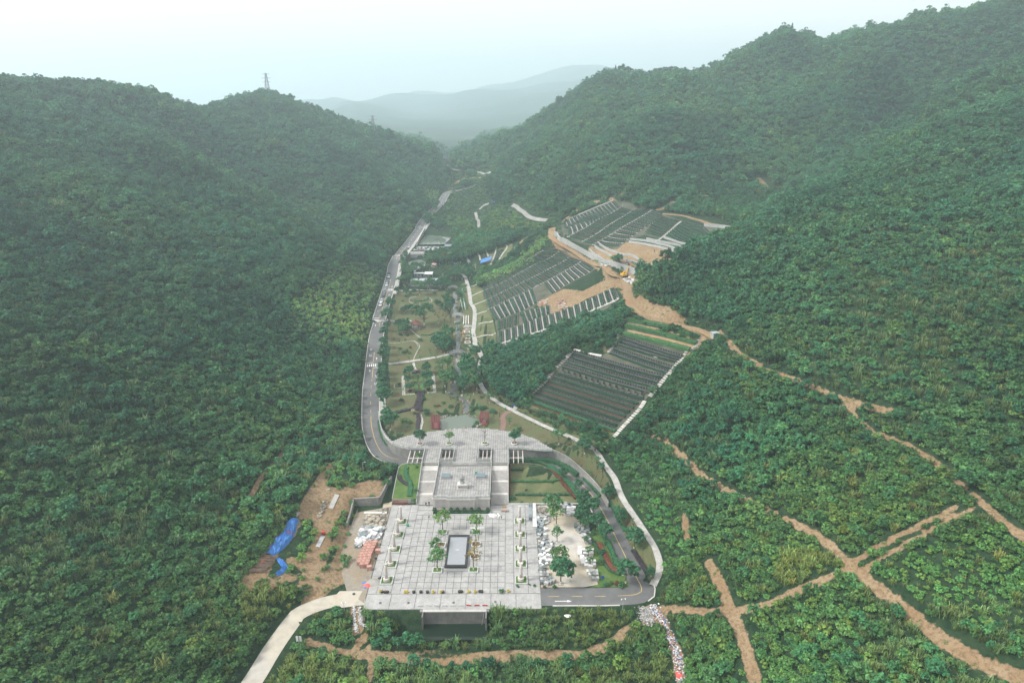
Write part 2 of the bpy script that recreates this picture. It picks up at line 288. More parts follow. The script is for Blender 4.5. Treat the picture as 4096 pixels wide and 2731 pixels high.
DIRTPOLY = [ats('D', (1495,700),(1470,690),(1452,680),(1460,705),(1480,720),(1530,735),(1575,745),(1560,725),(1530,705)),
    ats('J', (1150,20),(1080,120),(930,370),(760,640),(790,680),(1000,700),(980,860),(1060,840),(1130,600),(1210,640),(1330,640),(1400,560),(1460,430),(1800,430),(1850,230),(1650,240),(1330,330),(1180,340),(1090,240),(1160,60)),
    ats('J', (540,880),(380,1130),(200,1320),(30,1560),(200,1560),(330,1420),(420,1250),(480,1120),(690,900),(760,720),(690,740)), ats('J', (1000,960),(880,1160),(780,1240),(680,1200),(650,1230),(820,1320),(880,1400),(930,1460),(1000,1300),(1010,1100),(1080,920)),
    ats('J', (1260,950),(1290,1110),(1250,1250),(1130,1500),(1200,1540),(1290,1330),(1330,1080),(1400,860),(1380,780),(1320,820)), ats('J', (300,1560),(420,1470),(640,1400),(700,1440),(500,1500),(400,1566)),
    ats('J', (1060,840),(1000,960),(880,1300),(800,1560),(960,1560),(1080,1250),(1150,900),(1250,640),(1130,600)),
    ats('D', (690,1405),(760,1345),(800,1330),(770,1290),(745,1330),(700,1380)),
    ats('V', (940,660),(1100,580),(1260,500),(1500,530),(1700,430),(1900,350),(1960,330),(1990,440),(1900,470),(1560,600),(1300,740),(1100,800),(1000,720)),
    ats('W', (500,760),(700,700),(1000,690),(1500,760),(1750,800),(1640,900),(1350,1000),(1300,1060),(1150,1090),(960,1000),(640,930),(510,830)),
    ats('W', (870,1150),(960,1020),(1100,1090),(1140,1120),(1080,1200),(980,1230),(960,1330),(890,1280)),
    ats('X', (40,90),(125,110),(90,215),(10,190)), ats('N', (1560,1200),(1600,1200),(1600,1540),(1780,1560),(1700,1600),(1560,1480),(1530,1330))]
DIRTPOLY = [[p[:2] for p in q] for q in DIRTPOLY]
soil = np.zeros(MX.shape)
for pl, hw in DIRT: soil = np.maximum(soil, sm(1.15-seg_dist(MX, MY, pl[::2] if len(pl) > 8 else pl)/(hw*.8+.8)))
for q in DIRTPOLY: soil = np.maximum(soil, np.where(in_poly(MX, MY, q), 1.0, sm(1-seg_dist(MX, MY, q, True)/2.0)))
soil = np.maximum(soil, sm(1.2-seg_dist(MX, MY, HAUL[::3])/3.4))

# ------------------------------------------------------------------ materials
MAT = {}
def nodes_of(m): return m.node_tree.nodes, m.node_tree.links
def mat(name, col, rough=.8, var=.18, scale=1.5, bump=0.0, bscale=None, col2=None, spec=.3, metal=0.0, fac2=None, rand=0.0, detail=5):
    """matte surface: two noises over world position vary the colour; optional second colour in patches and fine relief"""
    if name in MAT: return MAT[name]
    m = bpy.data.materials.new(name); m.use_nodes = True; N, L = nodes_of(m); b = N['Principled BSDF']
    b.inputs['Roughness'].default_value = rough; b.inputs['Metallic'].default_value = metal; b.inputs['Specular IOR Level'].default_value = spec
    g = N.new('ShaderNodeNewGeometry')
    n1 = N.new('ShaderNodeTexNoise'); n1.inputs['Scale'].default_value = scale; n1.inputs['Detail'].default_value = detail; n1.inputs['Roughness'].default_value = .65
    n2 = N.new('ShaderNodeTexNoise'); n2.inputs['Scale'].default_value = scale*.13; n2.inputs['Detail'].default_value = 3
    L.new(g.outputs['Position'], n1.inputs['Vector']); L.new(g.outputs['Position'], n2.inputs['Vector'])
    ad = N.new('ShaderNodeMath'); ad.operation = 'ADD'; L.new(n1.outputs['Fac'], ad.inputs[0]); L.new(n2.outputs['Fac'], ad.inputs[1])
    mr = N.new('ShaderNodeMapRange'); mr.inputs[1].default_value = .7; mr.inputs[2].default_value = 1.3; mr.inputs[3].default_value = 1-var; mr.inputs[4].default_value = 1+var
    L.new(ad.outputs[0], mr.inputs[0])
    src = None
    if col2 is not None:
        mx = N.new('ShaderNodeMix'); mx.data_type = 'RGBA'; mx.inputs[6].default_value = (*col, 1); mx.inputs[7].default_value = (*col2, 1)
        r2 = N.new('ShaderNodeMapRange'); r2.inputs[1].default_value = .42; r2.inputs[2].default_value = .62
        L.new(n2.outputs['Fac'], r2.inputs[0]); L.new(r2.outputs[0], mx.inputs[0]); src = mx.outputs[2]
    mul = N.new('ShaderNodeMix'); mul.data_type = 'RGBA'; mul.blend_type = 'MULTIPLY'; mul.inputs[0].default_value = 1
    if src: L.new(src, mul.inputs[6])
    else: mul.inputs[6].default_value = (*col, 1)
    L.new(mr.outputs[0], mul.inputs[7]); out = mul.outputs[2]
    if rand:
        oi = N.new('ShaderNodeObjectInfo'); rr = N.new('ShaderNodeMapRange'); rr.inputs[3].default_value = 1-rand; rr.inputs[4].default_value = 1+rand*.6
        L.new(oi.outputs['Random'], rr.inputs[0]); m2 = N.new('ShaderNodeMix'); m2.data_type = 'RGBA'; m2.blend_type = 'MULTIPLY'; m2.inputs[0].default_value = 1
        L.new(out, m2.inputs[6]); L.new(rr.outputs[0], m2.inputs[7]); out = m2.outputs[2]
    L.new(out, b.inputs['Base Color'])
    if bump:
        bp = N.new('ShaderNodeBump'); bp.inputs['Strength'].default_value = bump; bp.inputs['Distance'].default_value = .15
        n3 = N.new('ShaderNodeTexNoise'); n3.inputs['Scale'].default_value = bscale or scale*3; n3.inputs['Detail'].default_value = 3
        L.new(g.outputs['Position'], n3.inputs['Vector']); L.new(n3.outputs['Fac'], bp.inputs['Height']); L.new(bp.outputs[0], b.inputs['Normal'])
    MAT[name] = m; return m
def foliage(name, col, var=.6, rough=.55):
    """leaf colour, varied leaf by leaf and, through the 'tint' of each plant, plant by plant"""
    m = bpy.data.materials.new(name); m.use_nodes = True; N, L = nodes_of(m); b = N['Principled BSDF']
    b.inputs['Roughness'].default_value = rough; b.inputs['Specular IOR Level'].default_value = .25
    at_ = N.new('ShaderNodeAttribute'); at_.attribute_type = 'INSTANCER'; at_.attribute_name = 'tint'
    g = N.new('ShaderNodeNewGeometry'); mr = N.new('ShaderNodeMapRange'); mr.inputs[3].default_value = 1-var; mr.inputs[4].default_value = 1+var
    L.new(g.outputs['Random Per Island'], mr.inputs[0])
    m1 = N.new('ShaderNodeMix'); m1.data_type = 'RGBA'; m1.blend_type = 'MULTIPLY'; m1.inputs[0].default_value = 1; m1.inputs[6].default_value = (*col, 1); L.new(mr.outputs[0], m1.inputs[7])
    m2 = N.new('ShaderNodeMix'); m2.data_type = 'RGBA'; m2.blend_type = 'MULTIPLY'; m2.inputs[0].default_value = 1; L.new(m1.outputs[2], m2.inputs[6]); L.new(at_.outputs['Color'], m2.inputs[7])
    L.new(m2.outputs[2], b.inputs['Base Color'])
    tr = N.new('ShaderNodeBsdfTranslucent'); L.new(m2.outputs[2], tr.inputs['Color']); ms = N.new('ShaderNodeMixShader'); ms.inputs[0].default_value = .28
    L.new(b.outputs[0], ms.inputs[1]); L.new(tr.outputs[0], ms.inputs[2]); L.new(ms.outputs[0], N['Material Output'].inputs[0])
    MAT[name] = m; return m
foliage('leaf_dark', (.040,.142,.064)); foliage('leaf_mid', (.062,.170,.062)); foliage('leaf_light', (.092,.195,.060)); foliage('reed', (.115,.180,.072), .5); foliage('needles', (.034,.105,.062))
foliage('leaf_hedge', (.045,.118,.054), .55); foliage('leaf_purple', (.050,.040,.050), .5); foliage('leaf_red', (.16,.055,.035), .5); foliage('leaf_yellow', (.17,.15,.04), .5); foliage('leaf_plume', (.50,.45,.32), .3)
mat('bark', (.11,.085,.06), .9, .3, 6); mat('bark_white', (.55,.54,.50), .9, .15, 6)

# terrain sheet
def terrain_material():
    m = bpy.data.materials.new('ground'); m.use_nodes = True; N, L = nodes_of(m); b = N['Principled BSDF']; b.inputs['Roughness'].default_value = .95; b.inputs['Specular IOR Level'].default_value = .1
    g = N.new('ShaderNodeNewGeometry'); at_ = N.new('ShaderNodeAttribute'); at_.attribute_name = 'soil'
    def noise(s, d=5):
        n = N.new('ShaderNodeTexNoise'); n.inputs['Scale'].default_value = s; n.inputs['Detail'].default_value = d; n.inputs['Roughness'].default_value = .65; L.new(g.outputs['Position'], n.inputs['Vector']); return n.outputs['Fac']
    def mix(f, a, c):
        x = N.new('ShaderNodeMix'); x.data_type = 'RGBA'
        for i, v in ((0, f), (6, a), (7, c)):
            if isinstance(v, tuple): x.inputs[i].default_value = (*v, 1)
            else: L.new(v, x.inputs[i])
        return x.outputs[2]
    def rng(v, a, c):
        r = N.new('ShaderNodeMapRange'); r.inputs[1].default_value = a; r.inputs[2].default_value = c; L.new(v, r.inputs[0]); return r.outputs[0]
    fl = mix(rng(noise(.5), .4, .6), (.014,.034,.018), (.030,.055,.026))
    d0 = mix(rng(noise(.09), .42, .6), (.29,.215,.135), (.245,.165,.095)); d1 = mix(rng(noise(1.1), .45, .62), d0, (.17,.115,.065)); d2 = mix(rng(noise(4.0), .6, .7), d1, (.36,.32,.25)); d3 = mix(rng(noise(.45), .6, .66), d2, (.07,.10,.035))
    s = N.new('ShaderNodeMath'); s.operation = 'ADD'; L.new(at_.outputs['Fac'], s.inputs[0])
    nn = N.new('ShaderNodeMath'); nn.operation = 'MULTIPLY_ADD'; nn.inputs[1].default_value = .9; nn.inputs[2].default_value = -.45; L.new(noise(.8), nn.inputs[0]); L.new(nn.outputs[0], s.inputs[1])
    L.new(mix(rng(s.outputs[0], .42, .58), fl, d3), b.inputs['Base Color'])
    bp = N.new('ShaderNodeBump'); bp.inputs['Strength'].default_value = .7; bp.inputs['Distance'].default_value = .4; L.new(noise(1.6), bp.inputs['Height']); L.new(bp.outputs[0], b.inputs['Normal'])
    MAT['ground'] = m; return m
def mesh_np(name, verts, faces, mats, smooth=False):
    me = bpy.data.meshes.new(name); verts = np.asarray(verts, dtype=np.float32); faces = np.asarray(faces, dtype=np.int32)
    me.vertices.add(len(verts)); me.vertices.foreach_set('co', verts.ravel())
    k = faces.shape[1]; me.loops.add(faces.size); me.loops.foreach_set('vertex_index', faces.ravel())
    me.polygons.add(len(faces)); me.polygons.foreach_set('loop_start', np.arange(0, faces.size, k, dtype=np.int32)); me.polygons.foreach_set('loop_total', np.full(len(faces), k, dtype=np.int32))
    if smooth: me.polygons.foreach_set('use_smooth', np.ones(len(faces), bool))
    for m in (mats if isinstance(mats, list) else [mats]): me.materials.append(m)
    me.update(calc_edges=True); me.validate(); return me
COL = SC.collection
def link(name, data, parent=None, loc=None, rot=None, scale=None):
    o = bpy.data.objects.new(name, data); COL.objects.link(o)
    if parent is not None: o.parent = parent
    if loc is not None: o.location = loc
    if rot is not None: o.rotation_euler = rot
    if scale is not None: o.scale = scale
    return o
def tag(o, label=None, cat=None, group=None, kind=None):
    for k, v in (('label', label), ('category', cat), ('group', group), ('kind', kind)):
        if v: o[k] = v
    return o
ny, nx = MX.shape
gv = np.stack([MX, MY, GZ], -1).reshape(-1, 3); ii = (np.arange(ny-1)[:, None]*nx + np.arange(nx-1)[None]).ravel()
me = mesh_np('hillside', gv, np.stack([ii, ii+1, ii+nx+1, ii+nx], 1), terrain_material(), True)
a = me.attributes.new('soil', 'FLOAT', 'POINT'); a.data.foreach_set('value', soil.ravel().astype(np.float32))
tag(link('hillside', me), 'green valley floor and hillsides', kind='structure')

# ------------------------------------------------------------------ far country and mountains
FR = [(560,300),(700,300),(760,296),(795,275),(850,240),(900,228),(940,232),(985,212),(1040,215),(1090,212),(1130,198),(1190,188),(1240,172),(1290,156),(1340,153),(1375,165),(1430,178),(1520,190),(1650,215),(1900,250),(2300,280)]
rx = np.array([aty('D', p[0], p[1], 6000)[0] for p in FR]); rz = np.array([aty('D', p[0], p[1], 6000)[2] for p in FR])
fx = np.linspace(-4400, 6000, 280); fy = np.concatenate([np.linspace(1260, 6000, 76), np.linspace(6080, 6700, 12)]); FX, FY = np.meshgrid(fx, fy)
crest = np.interp(FX, rx, rz) ; prof = np.where(FY < 6000, sm((FY-1200)/4800)**1.15, 1-.55*sm((FY-6000)/700))
FZ = 46 + (crest-46)*prof + prof*(1-prof)*4*(34*(1-2*np.abs(vnoise(FX+.3*FY, FY*.35, 520, 21))) + 18*vnoise(FX, FY*.6, 180, 22)) + prof*9*vnoise(FX, FY, 90, 23)
FZ[0] = 20
ny2, nx2 = FX.shape; ii = (np.arange(ny2-1)[:, None]*nx2 + np.arange(nx2-1)[None]).ravel()
tag(link('far_mountains', mesh_np('far_mountains', np.stack([FX, FY, FZ], -1).reshape(-1, 3), np.stack([ii, ii+1, ii+nx2+1, ii+nx2], 1), mat('far_forest', (.04,.075,.06), .95, .5, .02, .5, .05), True)), 'distant mountain range fading into haze', kind='structure')
pl = np.array([(-6900,-600,-14),(6900,-600,-14),(6900,6900,-14),(-6900,6900,-14)], float)
tag(link('ground', mesh_np('ground', pl, np.array([[0,1,2,3]]), MAT['far_forest'])), 'low ground beyond the hills', kind='structure')
# haze: the humid air that fills the valley
hz = bpy.data.materials.new('haze'); hz.use_nodes = True; N, L = nodes_of(hz); N.clear()
ho = N.new('ShaderNodeOutputMaterial'); hv = N.new('ShaderNodeVolumePrincipled'); hv.inputs['Color'].default_value = (.76,.93,1.0,1); hv.inputs['Density'].default_value = .00041; hv.inputs['Anisotropy'].default_value = .45
L.new(hv.outputs[0], ho.inputs['Volume'])
bx = np.array([(x, y, z) for z in (-16.0, 430.0) for y in (-700.0, 7000.0) for x in (-7000.0, 7000.0)])
tag(link('haze', mesh_np('haze', bx, np.array([[0,2,3,1],[4,5,7,6],[0,1,5,4],[2,6,7,3],[0,4,6,2],[1,3,7,5]]), hz)), 'pale humid haze filling the valley', 'haze', kind='stuff')
# ------------------------------------------------------------------ plants
def leaf_quads(c, nrm, size, rng, aspect=1.6):
    n = len(c); r = rng.normal(size=(n, 3)); u = np.cross(nrm, r); u /= np.linalg.norm(u, axis=1)[:, None]+1e-9; v = np.cross(nrm, u)
    s = size*rng.uniform(.65, 1.35, n)[:, None]; u = u*s*aspect*.5; v = v*s*.5
    q = np.stack([c-u, c-v*.9+u*.1, c+u, c+v*.9+u*.1], 1).reshape(-1, 3)
    return q, np.arange(4*n).reshape(n, 4)
def crown(seed, nclump, per, rad, cen, clump_r, leaf, squash=.8, outward=.55, up=.45):
    """leaf clumps spread over and through an uneven ellipsoid"""
    rng = np.random.default_rng(seed); d = rng.normal(size=(nclump, 3)); d[:, 2] = np.abs(d[:, 2])*1.1-.25; d /= np.linalg.norm(d, axis=1)[:, None]
    r = rng.uniform(.45, 1.0, nclump)**.6; wob = 1+.22*np.sin(3*np.arctan2(d[:, 1], d[:, 0])+seed)
    cc = d*r[:, None]*np.array(rad)*wob[:, None] + np.array(cen)
    k = nclump*per; e = rng.normal(size=(k, 3)); e[:, 2] = np.where(e[:, 2] < -.3, -e[:, 2], e[:, 2]); e /= np.linalg.norm(e, axis=1)[:, None]
    cr = clump_r*rng.uniform(.6, 1.25, nclump); c = np.repeat(cc, per, 0) + e*np.repeat(cr, per)[:, None]*rng.uniform(.55, 1, k)[:, None]*np.array([1, 1, squash])
    nrm = e*outward + np.array([0, 0, up]) + rng.normal(size=(k, 3))*.33; nrm /= np.linalg.norm(nrm, axis=1)[:, None]
    return leaf_quads(c, nrm, leaf, rng)
def blades(seed, n, h, spread, w):
    """arching blades from one root, each folded once"""
    rng = np.random.default_rng(seed); V = []; F = []
    for i in range(n):
        a = rng.uniform(0, 2*math.pi); l = h*rng.uniform(.6, 1.15); s = spread*rng.uniform(.25, 1.1); b = rng.normal(size=2)*spread*.28
        d = np.array([math.cos(a), math.sin(a)]); o = np.array([-d[1], d[0]])*w*.5
        for t, z, k in ((0, 0, .6), (.45, .72, 1), (.8, .98, .8), (1.15, .86, .15)):
            p = b + d*s*t
            V += [(*(p-o*k), l*z), (*(p+o*k), l*z)]
        m = 8*i; F += [(m, m+1, m+3, m+2), (m+2, m+3, m+5, m+4), (m+4, m+5, m+7, m+6)]
    return np.array(V), np.array(F)
def cone_tree(seed, tiers, per, r0, h, leaf):
    rng = np.random.default_rng(seed); C_ = []; Nn = []
    for t in range(tiers):
        f = t/(tiers-1); z = h*(.18+.8*f); r = r0*(1-f)**.8+.08
        a = rng.uniform(0, 2*math.pi, per); q = r*rng.uniform(.35, 1.1, per)
        C_.append(np.stack([np.cos(a)*q, np.sin(a)*q, z-q*.35+rng.normal(size=per)*.05*h], 1)); Nn.append(np.stack([np.cos(a)*.5, np.sin(a)*.5, np.full(per, .8)], 1)+rng.normal(size=(per, 3))*.3)
    c = np.concatenate(C_); n = np.concatenate(Nn); n /= np.linalg.norm(n, axis=1)[:, None]; return leaf_quads(c, n, leaf, rng)
def trunk_np(h, r0, r1, n=6, limbs=0, seed=0, lz=.45, lr=1.0):
    rng = np.random.default_rng(seed); V = []; F = []
    def tube(p0, p1, a, b):
        p0 = np.array(p0, float); p1 = np.array(p1, float); d = p1-p0; d /= np.linalg.norm(d); u = np.cross(d, [1, .3, 0]); u /= np.linalg.norm(u); v = np.cross(d, u); k = len(V)
        for p, r in ((p0, a), (p1, b)):
            for i in range(n): t = 2*math.pi*i/n; V.append(tuple(p+r*(u*math.cos(t)+v*math.sin(t))))
        for i in range(n): F.append((k+i, k+(i+1) % n, k+n+(i+1) % n, k+n+i))
    tube((0, 0, 0), (0, 0, h*.5), r0, (r0+r1)/2); tube((0, 0, h*.5), (rng.normal()*.06*h, rng.normal()*.06*h, h), (r0+r1)/2, r1)
    for i in range(limbs):
        t = 2*math.pi*(i/limbs)+rng.uniform(-.4, .4); z0 = h*rng.uniform(lz, .8); tube((0, 0, z0), (math.cos(t)*lr, math.sin(t)*lr, z0+h*rng.uniform(.15, .35)), r1*.8, r1*.35)
    return np.array(V), np.array(F)
def join_np(name, parts, mats):
    V = []; F = []; MI = []; o = 0
    for (v, f), mi in parts: V.append(v); F.append(f+o); MI.append(np.full(len(f), mi)); o += len(v)
    me = mesh_np(name, np.concatenate(V), np.concatenate(F), mats); me.polygons.foreach_set('material_index', np.concatenate(MI).astype(np.int32)); return me

PROTO = []                                           # unit plants, about one metre in radius
def proto(name, *parts, mats): PROTO.append(join_np(name, parts, [MAT[k] for k in mats]))
for s in range(3): proto('shrub_mesh', (crown(40+s, 15, 15, (.78, .78, .62), (0, 0, .52), .36, .25), 0), mats=['leaf_mid'])              # 0-2
for s in range(2): proto('shrub_mesh', (crown(50+s, 13, 14, (.75, .75, .7), (0, 0, .6), .38, .26), 0), mats=['leaf_light'])           # 3-4
for s in range(2): proto('reed_mesh', (blades(60+s, 46, 1.35, .85, .085), 0), mats=['reed'])                                              # 5-6
for s in range(4): proto('tree_mesh', (crown(70+s, 22, 17, (.82, .82, .8), (0, 0, 1.15), .34, .21), 0), (trunk_np(1.1, .07, .04, 5), 1), mats=['leaf_dark', 'bark'])   # 7-10
for s in range(2): proto('tree_mesh', (crown(80+s, 20, 16, (.8, .8, .75), (0, 0, 1.05), .36, .22), 0), (trunk_np(1., .07, .04, 5), 1), mats=['leaf_mid', 'bark'])       # 11-12
for s in range(2): proto('pine_mesh', (cone_tree(90+s, 9, 22, .8, 2.9, .3), 0), (trunk_np(2.2, .07, .03, 5), 1), mats=['needles', 'bark'])                                    # 13-14
PCOL = bpy.data.collections.new('plant_kinds')
for k, me in enumerate(PROTO):
    o = bpy.data.objects.new('plant_%02d' % k, me); PCOL.objects.link(o)

# where no wild growth stands
NOF = [ats('D', *q) for q in (
    [(836,1060),(842,1000),(836,950),(834,890),(838,830),(845,770),(858,720),(876,680),(890,640),(910,590),(935,550),(965,520),(988,500),(1000,515),(1035,545),(1045,600),(1060,606),(1075,590),(1100,610),(1095,640),(1088,640),(1103,700),(1103,750),(1112,806),(1105,812),(1108,880),(1140,930),(1190,935),(1180,945),(1255,985),(1330,1020),(1370,1035),(1405,1050),(1440,1120),(1480,1190),(1512,1270),(1522,1340),(1510,1394),(700,1394),(770,1345),(800,1290),(790,1260),(820,1160),(885,1140),(905,1080)],
    [(1190,935),(1320,798),(1345,815),(1418,803),(1437,760),(1425,742),(1440,733),(1605,788),(1592,800),(1390,1022),(1375,1030),(1400,1000)],
    [(1090,668),(1250,565),(1302,540),(1420,625),(1425,690),(1428,705),(1350,730),(1160,808),(1105,812),(1095,780),(1105,740)],
    [(1262,540),(1275,520),(1420,460),(1470,480),(1520,484),(1640,498),(1690,520),(1680,545),(1620,560),(1540,600),(1480,640),(1450,645),(1430,610),(1290,560)],
    [(1083,592),(1110,575),(1160,560),(1220,533),(1200,565),(1140,608),(1095,640)],
    [(955,528),(990,500),(1040,520),(1045,550),(1040,575),(940,575)], [(940,575),(1010,580),(1010,610),(930,630),(915,600)])]
NOF = [[p[:2] for p in q] for q in NOF]
KEEP_TREES = [[p[:2] for p in ats('D', *q)] for q in ()]
LIGHT = [([p[:2] for p in ats('D', *q)], k) for q, k in (
    ([(800,600),(880,630),(862,720),(835,790),(740,805),(670,765),(660,700),(730,650)], 'grass'), ([(150,790),(300,800),(260,860),(150,840)], 'light'), ([(980,435),(1015,440),(990,470),(960,455)], 'grass'),
    ([(1100,640),(1240,545),(1300,535),(1260,560),(1110,660)], 'grass'), ([(1120,480),(1180,470),(1240,500),(1240,540),(1140,530)], 'light'), ([(1500,1040),(1560,1080),(1580,1300),(1500,1300),(1440,1130),(1400,1040)], 'low'),
    ([(700,1395),(960,1395),(960,1500),(1480,1480),(1440,1400),(1120,1400),(1110,1470),(960,1470)], 'reed'), ([(640,1500),(1560,1500),(1560,1568),(600,1568)], 'reed'), ([(500,1280),(640,1060),(560,1290),(560,1330)], 'low'),
    ([(1760,1290),(1930,1230),(1930,1310),(1800,1360)], 'reed'), ([(2000,1300),(2350,1200),(2350,1450),(2100,1400)], 'low'), ([(560,1350),(690,1330),(680,1400),(560,1450)], 'reed'))] + [([p[:2] for p in ats('J', (300,1560),(30,1500),(560,850),(1100,0),(1250,0),(1850,230),(1880,420),(1400,900),(1300,1560))], 'low')]
BELT = [[p[:2] for p in ats('D', (1105,812),(1160,812),(1350,735),(1428,705),(1438,735),(1425,745),(1420,780),(1345,790),(1320,800),(1200,925),(1150,930),(1115,890))],
        [p[:2] for p in ats('D', (1060,606),(1085,590),(1220,533),(1260,545),(1240,510),(1100,505),(1040,540))],
        [p[:2] for p in ats('D', (1460,690),(1450,650),(1600,575),(1800,470),(1900,560),(1800,700),(1640,750),(1560,720))]]
def scatter():
    pts = []
    for lo, hi, s, in ((60, 215, 1.5), (215, 330, 1.85), (330, 520, 2.25), (520, 800, 2.8), (800, 1150, 4.4), (1150, 1750, 8.0)):
        r = 620 if hi < 600 else 900
        x = np.arange(-r, r, s); y = np.arange(max(60, lo*.5), hi+10, s); X_, Y_ = np.meshgrid(x, y); X_ = X_+RNG.uniform(-.55, .55, X_.shape)*s; Y_ = Y_+RNG.uniform(-.55, .55, Y_.shape)*s
        X_, Y_ = X_.ravel(), Y_.ravel(); Z_ = T(X_, Y_); u, v, d = project(X_, Y_, Z_+2); dist = np.sqrt(X_**2+Y_**2+(Z_-CAM_H)**2)
        m = (dist >= lo) & (dist < hi) & (u > -330) & (u < 4426) & (v > -250) & (v < 3030) & (d > 10)
        X_, Y_, Z_, dist = X_[m], Y_[m], Z_[m], dist[m]
        vis = np.ones(len(X_), bool)                 # hidden behind a ridge
        for t in np.linspace(.25, .985, 26): vis &= (CAM_H+(Z_+9-CAM_H)*t) > T(X_*t, Y_*t)-1.0
        X_, Y_, Z_, dist = X_[vis], Y_[vis], Z_[vis], dist[vis]
        pts.append(np.stack([X_, Y_, Z_, dist, np.full(len(X_), s)], 1))
    P = np.concatenate(pts); x, y = P[:, 0], P[:, 1]; bad = np.zeros(len(P), bool)
    for q in NOF: bad |= in_poly(x, y, q)
    belt = np.zeros(len(P), bool)
    for q in BELT: belt |= in_poly(x, y, q)
    bad &= ~belt
    for q in DIRTPOLY: bad |= in_poly(x, y, q)
    for pl, hw in DIRT: bad |= seg_dist(x, y, pl[::2] if len(pl) > 8 else pl) < hw*RNG.uniform(.8, 1.25, len(P)) + .6
    small = np.zeros(len(P), bool)
    for c, q, w in (('O', ((1380,0),(1400,90),(1430,170),(1425,240)), 2.6), ('X', ((1190,1330),(1200,1180),(1245,1130),(1310,1070),(1390,1040)), 3.0), ('X', ((1760,1060),(1850,1110),(1930,1165),(2000,1230),(2110,1275),(2300,1300)), 3.4), ('X', ((715,345),(735,450),(830,500),(960,520)), 4.5), ('X', ((1030,535),(1150,548),(1280,560),(1450,575)), 4.5)):
        d = seg_dist(x, y, ats(c, *q)); bad |= d < w; small |= d < w+3.5
    upv = in_poly(x, y, [p[:2] for p in ats('D', (985,505),(1060,545),(1240,535),(1290,515),(1240,480),(1130,470),(1115,440),(1125,395),(1040,385),(1020,430))]); small |= upv; bad |= upv & (RNG.random(len(P)) < .25)
    bad |= in_poly(x, y, [p[:2] for p in ats('J', (1100,480),(1000,960),(880,1300),(800,1560),(960,1560),(1100,1250),(1180,900),(1330,640))]) & (RNG.random(len(P)) < .7)
    for ln, far, near in ((ROAD[::4], 6.4, 4.7), (HAUL[::3], 4.6, 2.9), (FPATH[::3], 2.9, 1.7), (CROAD[::3], 5.0, 3.7)):
        d = seg_dist(x, y, ln); bad |= d < near; small |= d < far
    bad |= in_poly(x, y, [p[:2] for p in ats('J', (740,680),(840,760),(750,960),(650,1090),(570,1170),(650,1290),(630,1410),(480,1440),(230,1410),(370,1150),(590,870),(670,720))])
    bad |= (x > -30) & (x < -5) & (y > 141.6) & (y < 147.5)
    bad |= (x > -45) & (x < 39) & (y > 147.0) & (y < 200)
    bad |= in_poly(x, y, [p[:2] for p in ats('J', (300,1560),(30,1500),(560,850),(1100,0),(1250,0),(1850,230),(1880,420),(1400,900),(1300,1560))]) & (RNG.random(len(P)) < .42)
    for pnd in (POND1, POND2, POND3): bad |= in_poly(x, y, [tuple(p[:2]) for p in pnd[::2]])
    P = P[~bad]; return P, belt[~bad], small[~bad]
FP, FBELT, small = scatter()
n = len(FP); fxx, fyy, fzz, fdist, fsp = FP.T
KND = np.zeros(n, int); SCL = np.zeros(n); TINT = np.ones((n, 3)); u1, u2, u3 = RNG.random(n), RNG.random(n), RNG.random(n)
nz = vnoise(fxx, fyy, 38, 31)*.6 + vnoise(fxx, fyy, 15, 32)*.4; nz2 = vnoise(fxx, fyy, 70, 33); nz3 = vnoise(fxx, fyy, 22, 34)
isl = np.zeros(n, int)
for q, k in LIGHT:
    m = in_poly(fxx, fyy, q); isl[m] = {'grass': 1, 'light': 2, 'low': 3, 'reed': 4}[k]
slope_h = np.clip((fdist-200)/250, 0, 1)
tree = (u1 < .05+.80*slope_h+.22*(nz > .2)); tree |= FBELT; tree &= ~small; tree &= (isl == 0) | (isl == 2)
KND = np.where(tree, np.where(u2 < .72, 7+(u3*4).astype(int), 11+(u3*2).astype(int)), np.where(u2 < .70, (u3*3).astype(int), np.where(u2 < .88, 3+(u3*2).astype(int), 5+(u3*2).astype(int))))
reedy = ((isl == 4) & (u2 < .75)) | ((isl == 1) & (u2 < .3)) | ((~tree) & (nz3 < -.45) & (u2 < .6) & (fdist < 330)); KND = np.where(reedy, 5+(u3*2).astype(int), KND)
pine = tree & (u2 > .93) & (fdist > 380); KND = np.where(pine, 13+(u3*2).astype(int), KND)
KND = np.where((isl == 1) & ~reedy, 3+(u3*2).astype(int), KND)
SCL = fsp*np.clip(.74*np.exp(RNG.normal(size=n)*.30), .38, 1.6)
SCL = np.where(FBELT, SCL*1.15+.35, SCL); SCL = np.where(tree & (fdist < 260), SCL*1.12, SCL); SCL = np.where(isl == 3, SCL*.78, SCL); SCL = np.where(pine, SCL*.62, SCL); SCL = np.where(reedy, SCL*1.05, SCL)
br = 1+.34*nz+.24*nz2+RNG.normal(size=n)*.17; hu = .18*nz3+.16*nz2+.07*RNG.normal(size=n); TINT = np.stack([br*(1+hu), br, br*(1-.8*hu)], 1)
TINT[isl == 1] *= (1.5, 1.55, 1.6); TINT[isl == 2] *= (1.3, 1.22, 1.05); TINT[isl == 3] *= (1.25, 1.26, 1.1); TINT[isl == 4] *= (1.2, 1.2, 1.05); SCL[isl == 1] *= .72; SCL[small] *= .6; TINT[small] *= (1.15, 1.12, 1.05)
dry = (u3 > .975) & (fdist < 420); TINT[dry] *= (1.5, 1.12, 1.0)
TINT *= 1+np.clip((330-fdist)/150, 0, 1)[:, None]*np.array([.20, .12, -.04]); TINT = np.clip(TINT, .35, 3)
size_px = SCL/fdist
IND = np.argsort(-size_px)[:]                         # the plants that show largest become things of their own
uu, vv, _ = project(fxx, fyy, fzz+SCL); inframe = (uu > 20) & (uu < 4076) & (vv > 20) & (vv < 2711)
IND = np.array([k for k in IND if inframe[k]][:300])
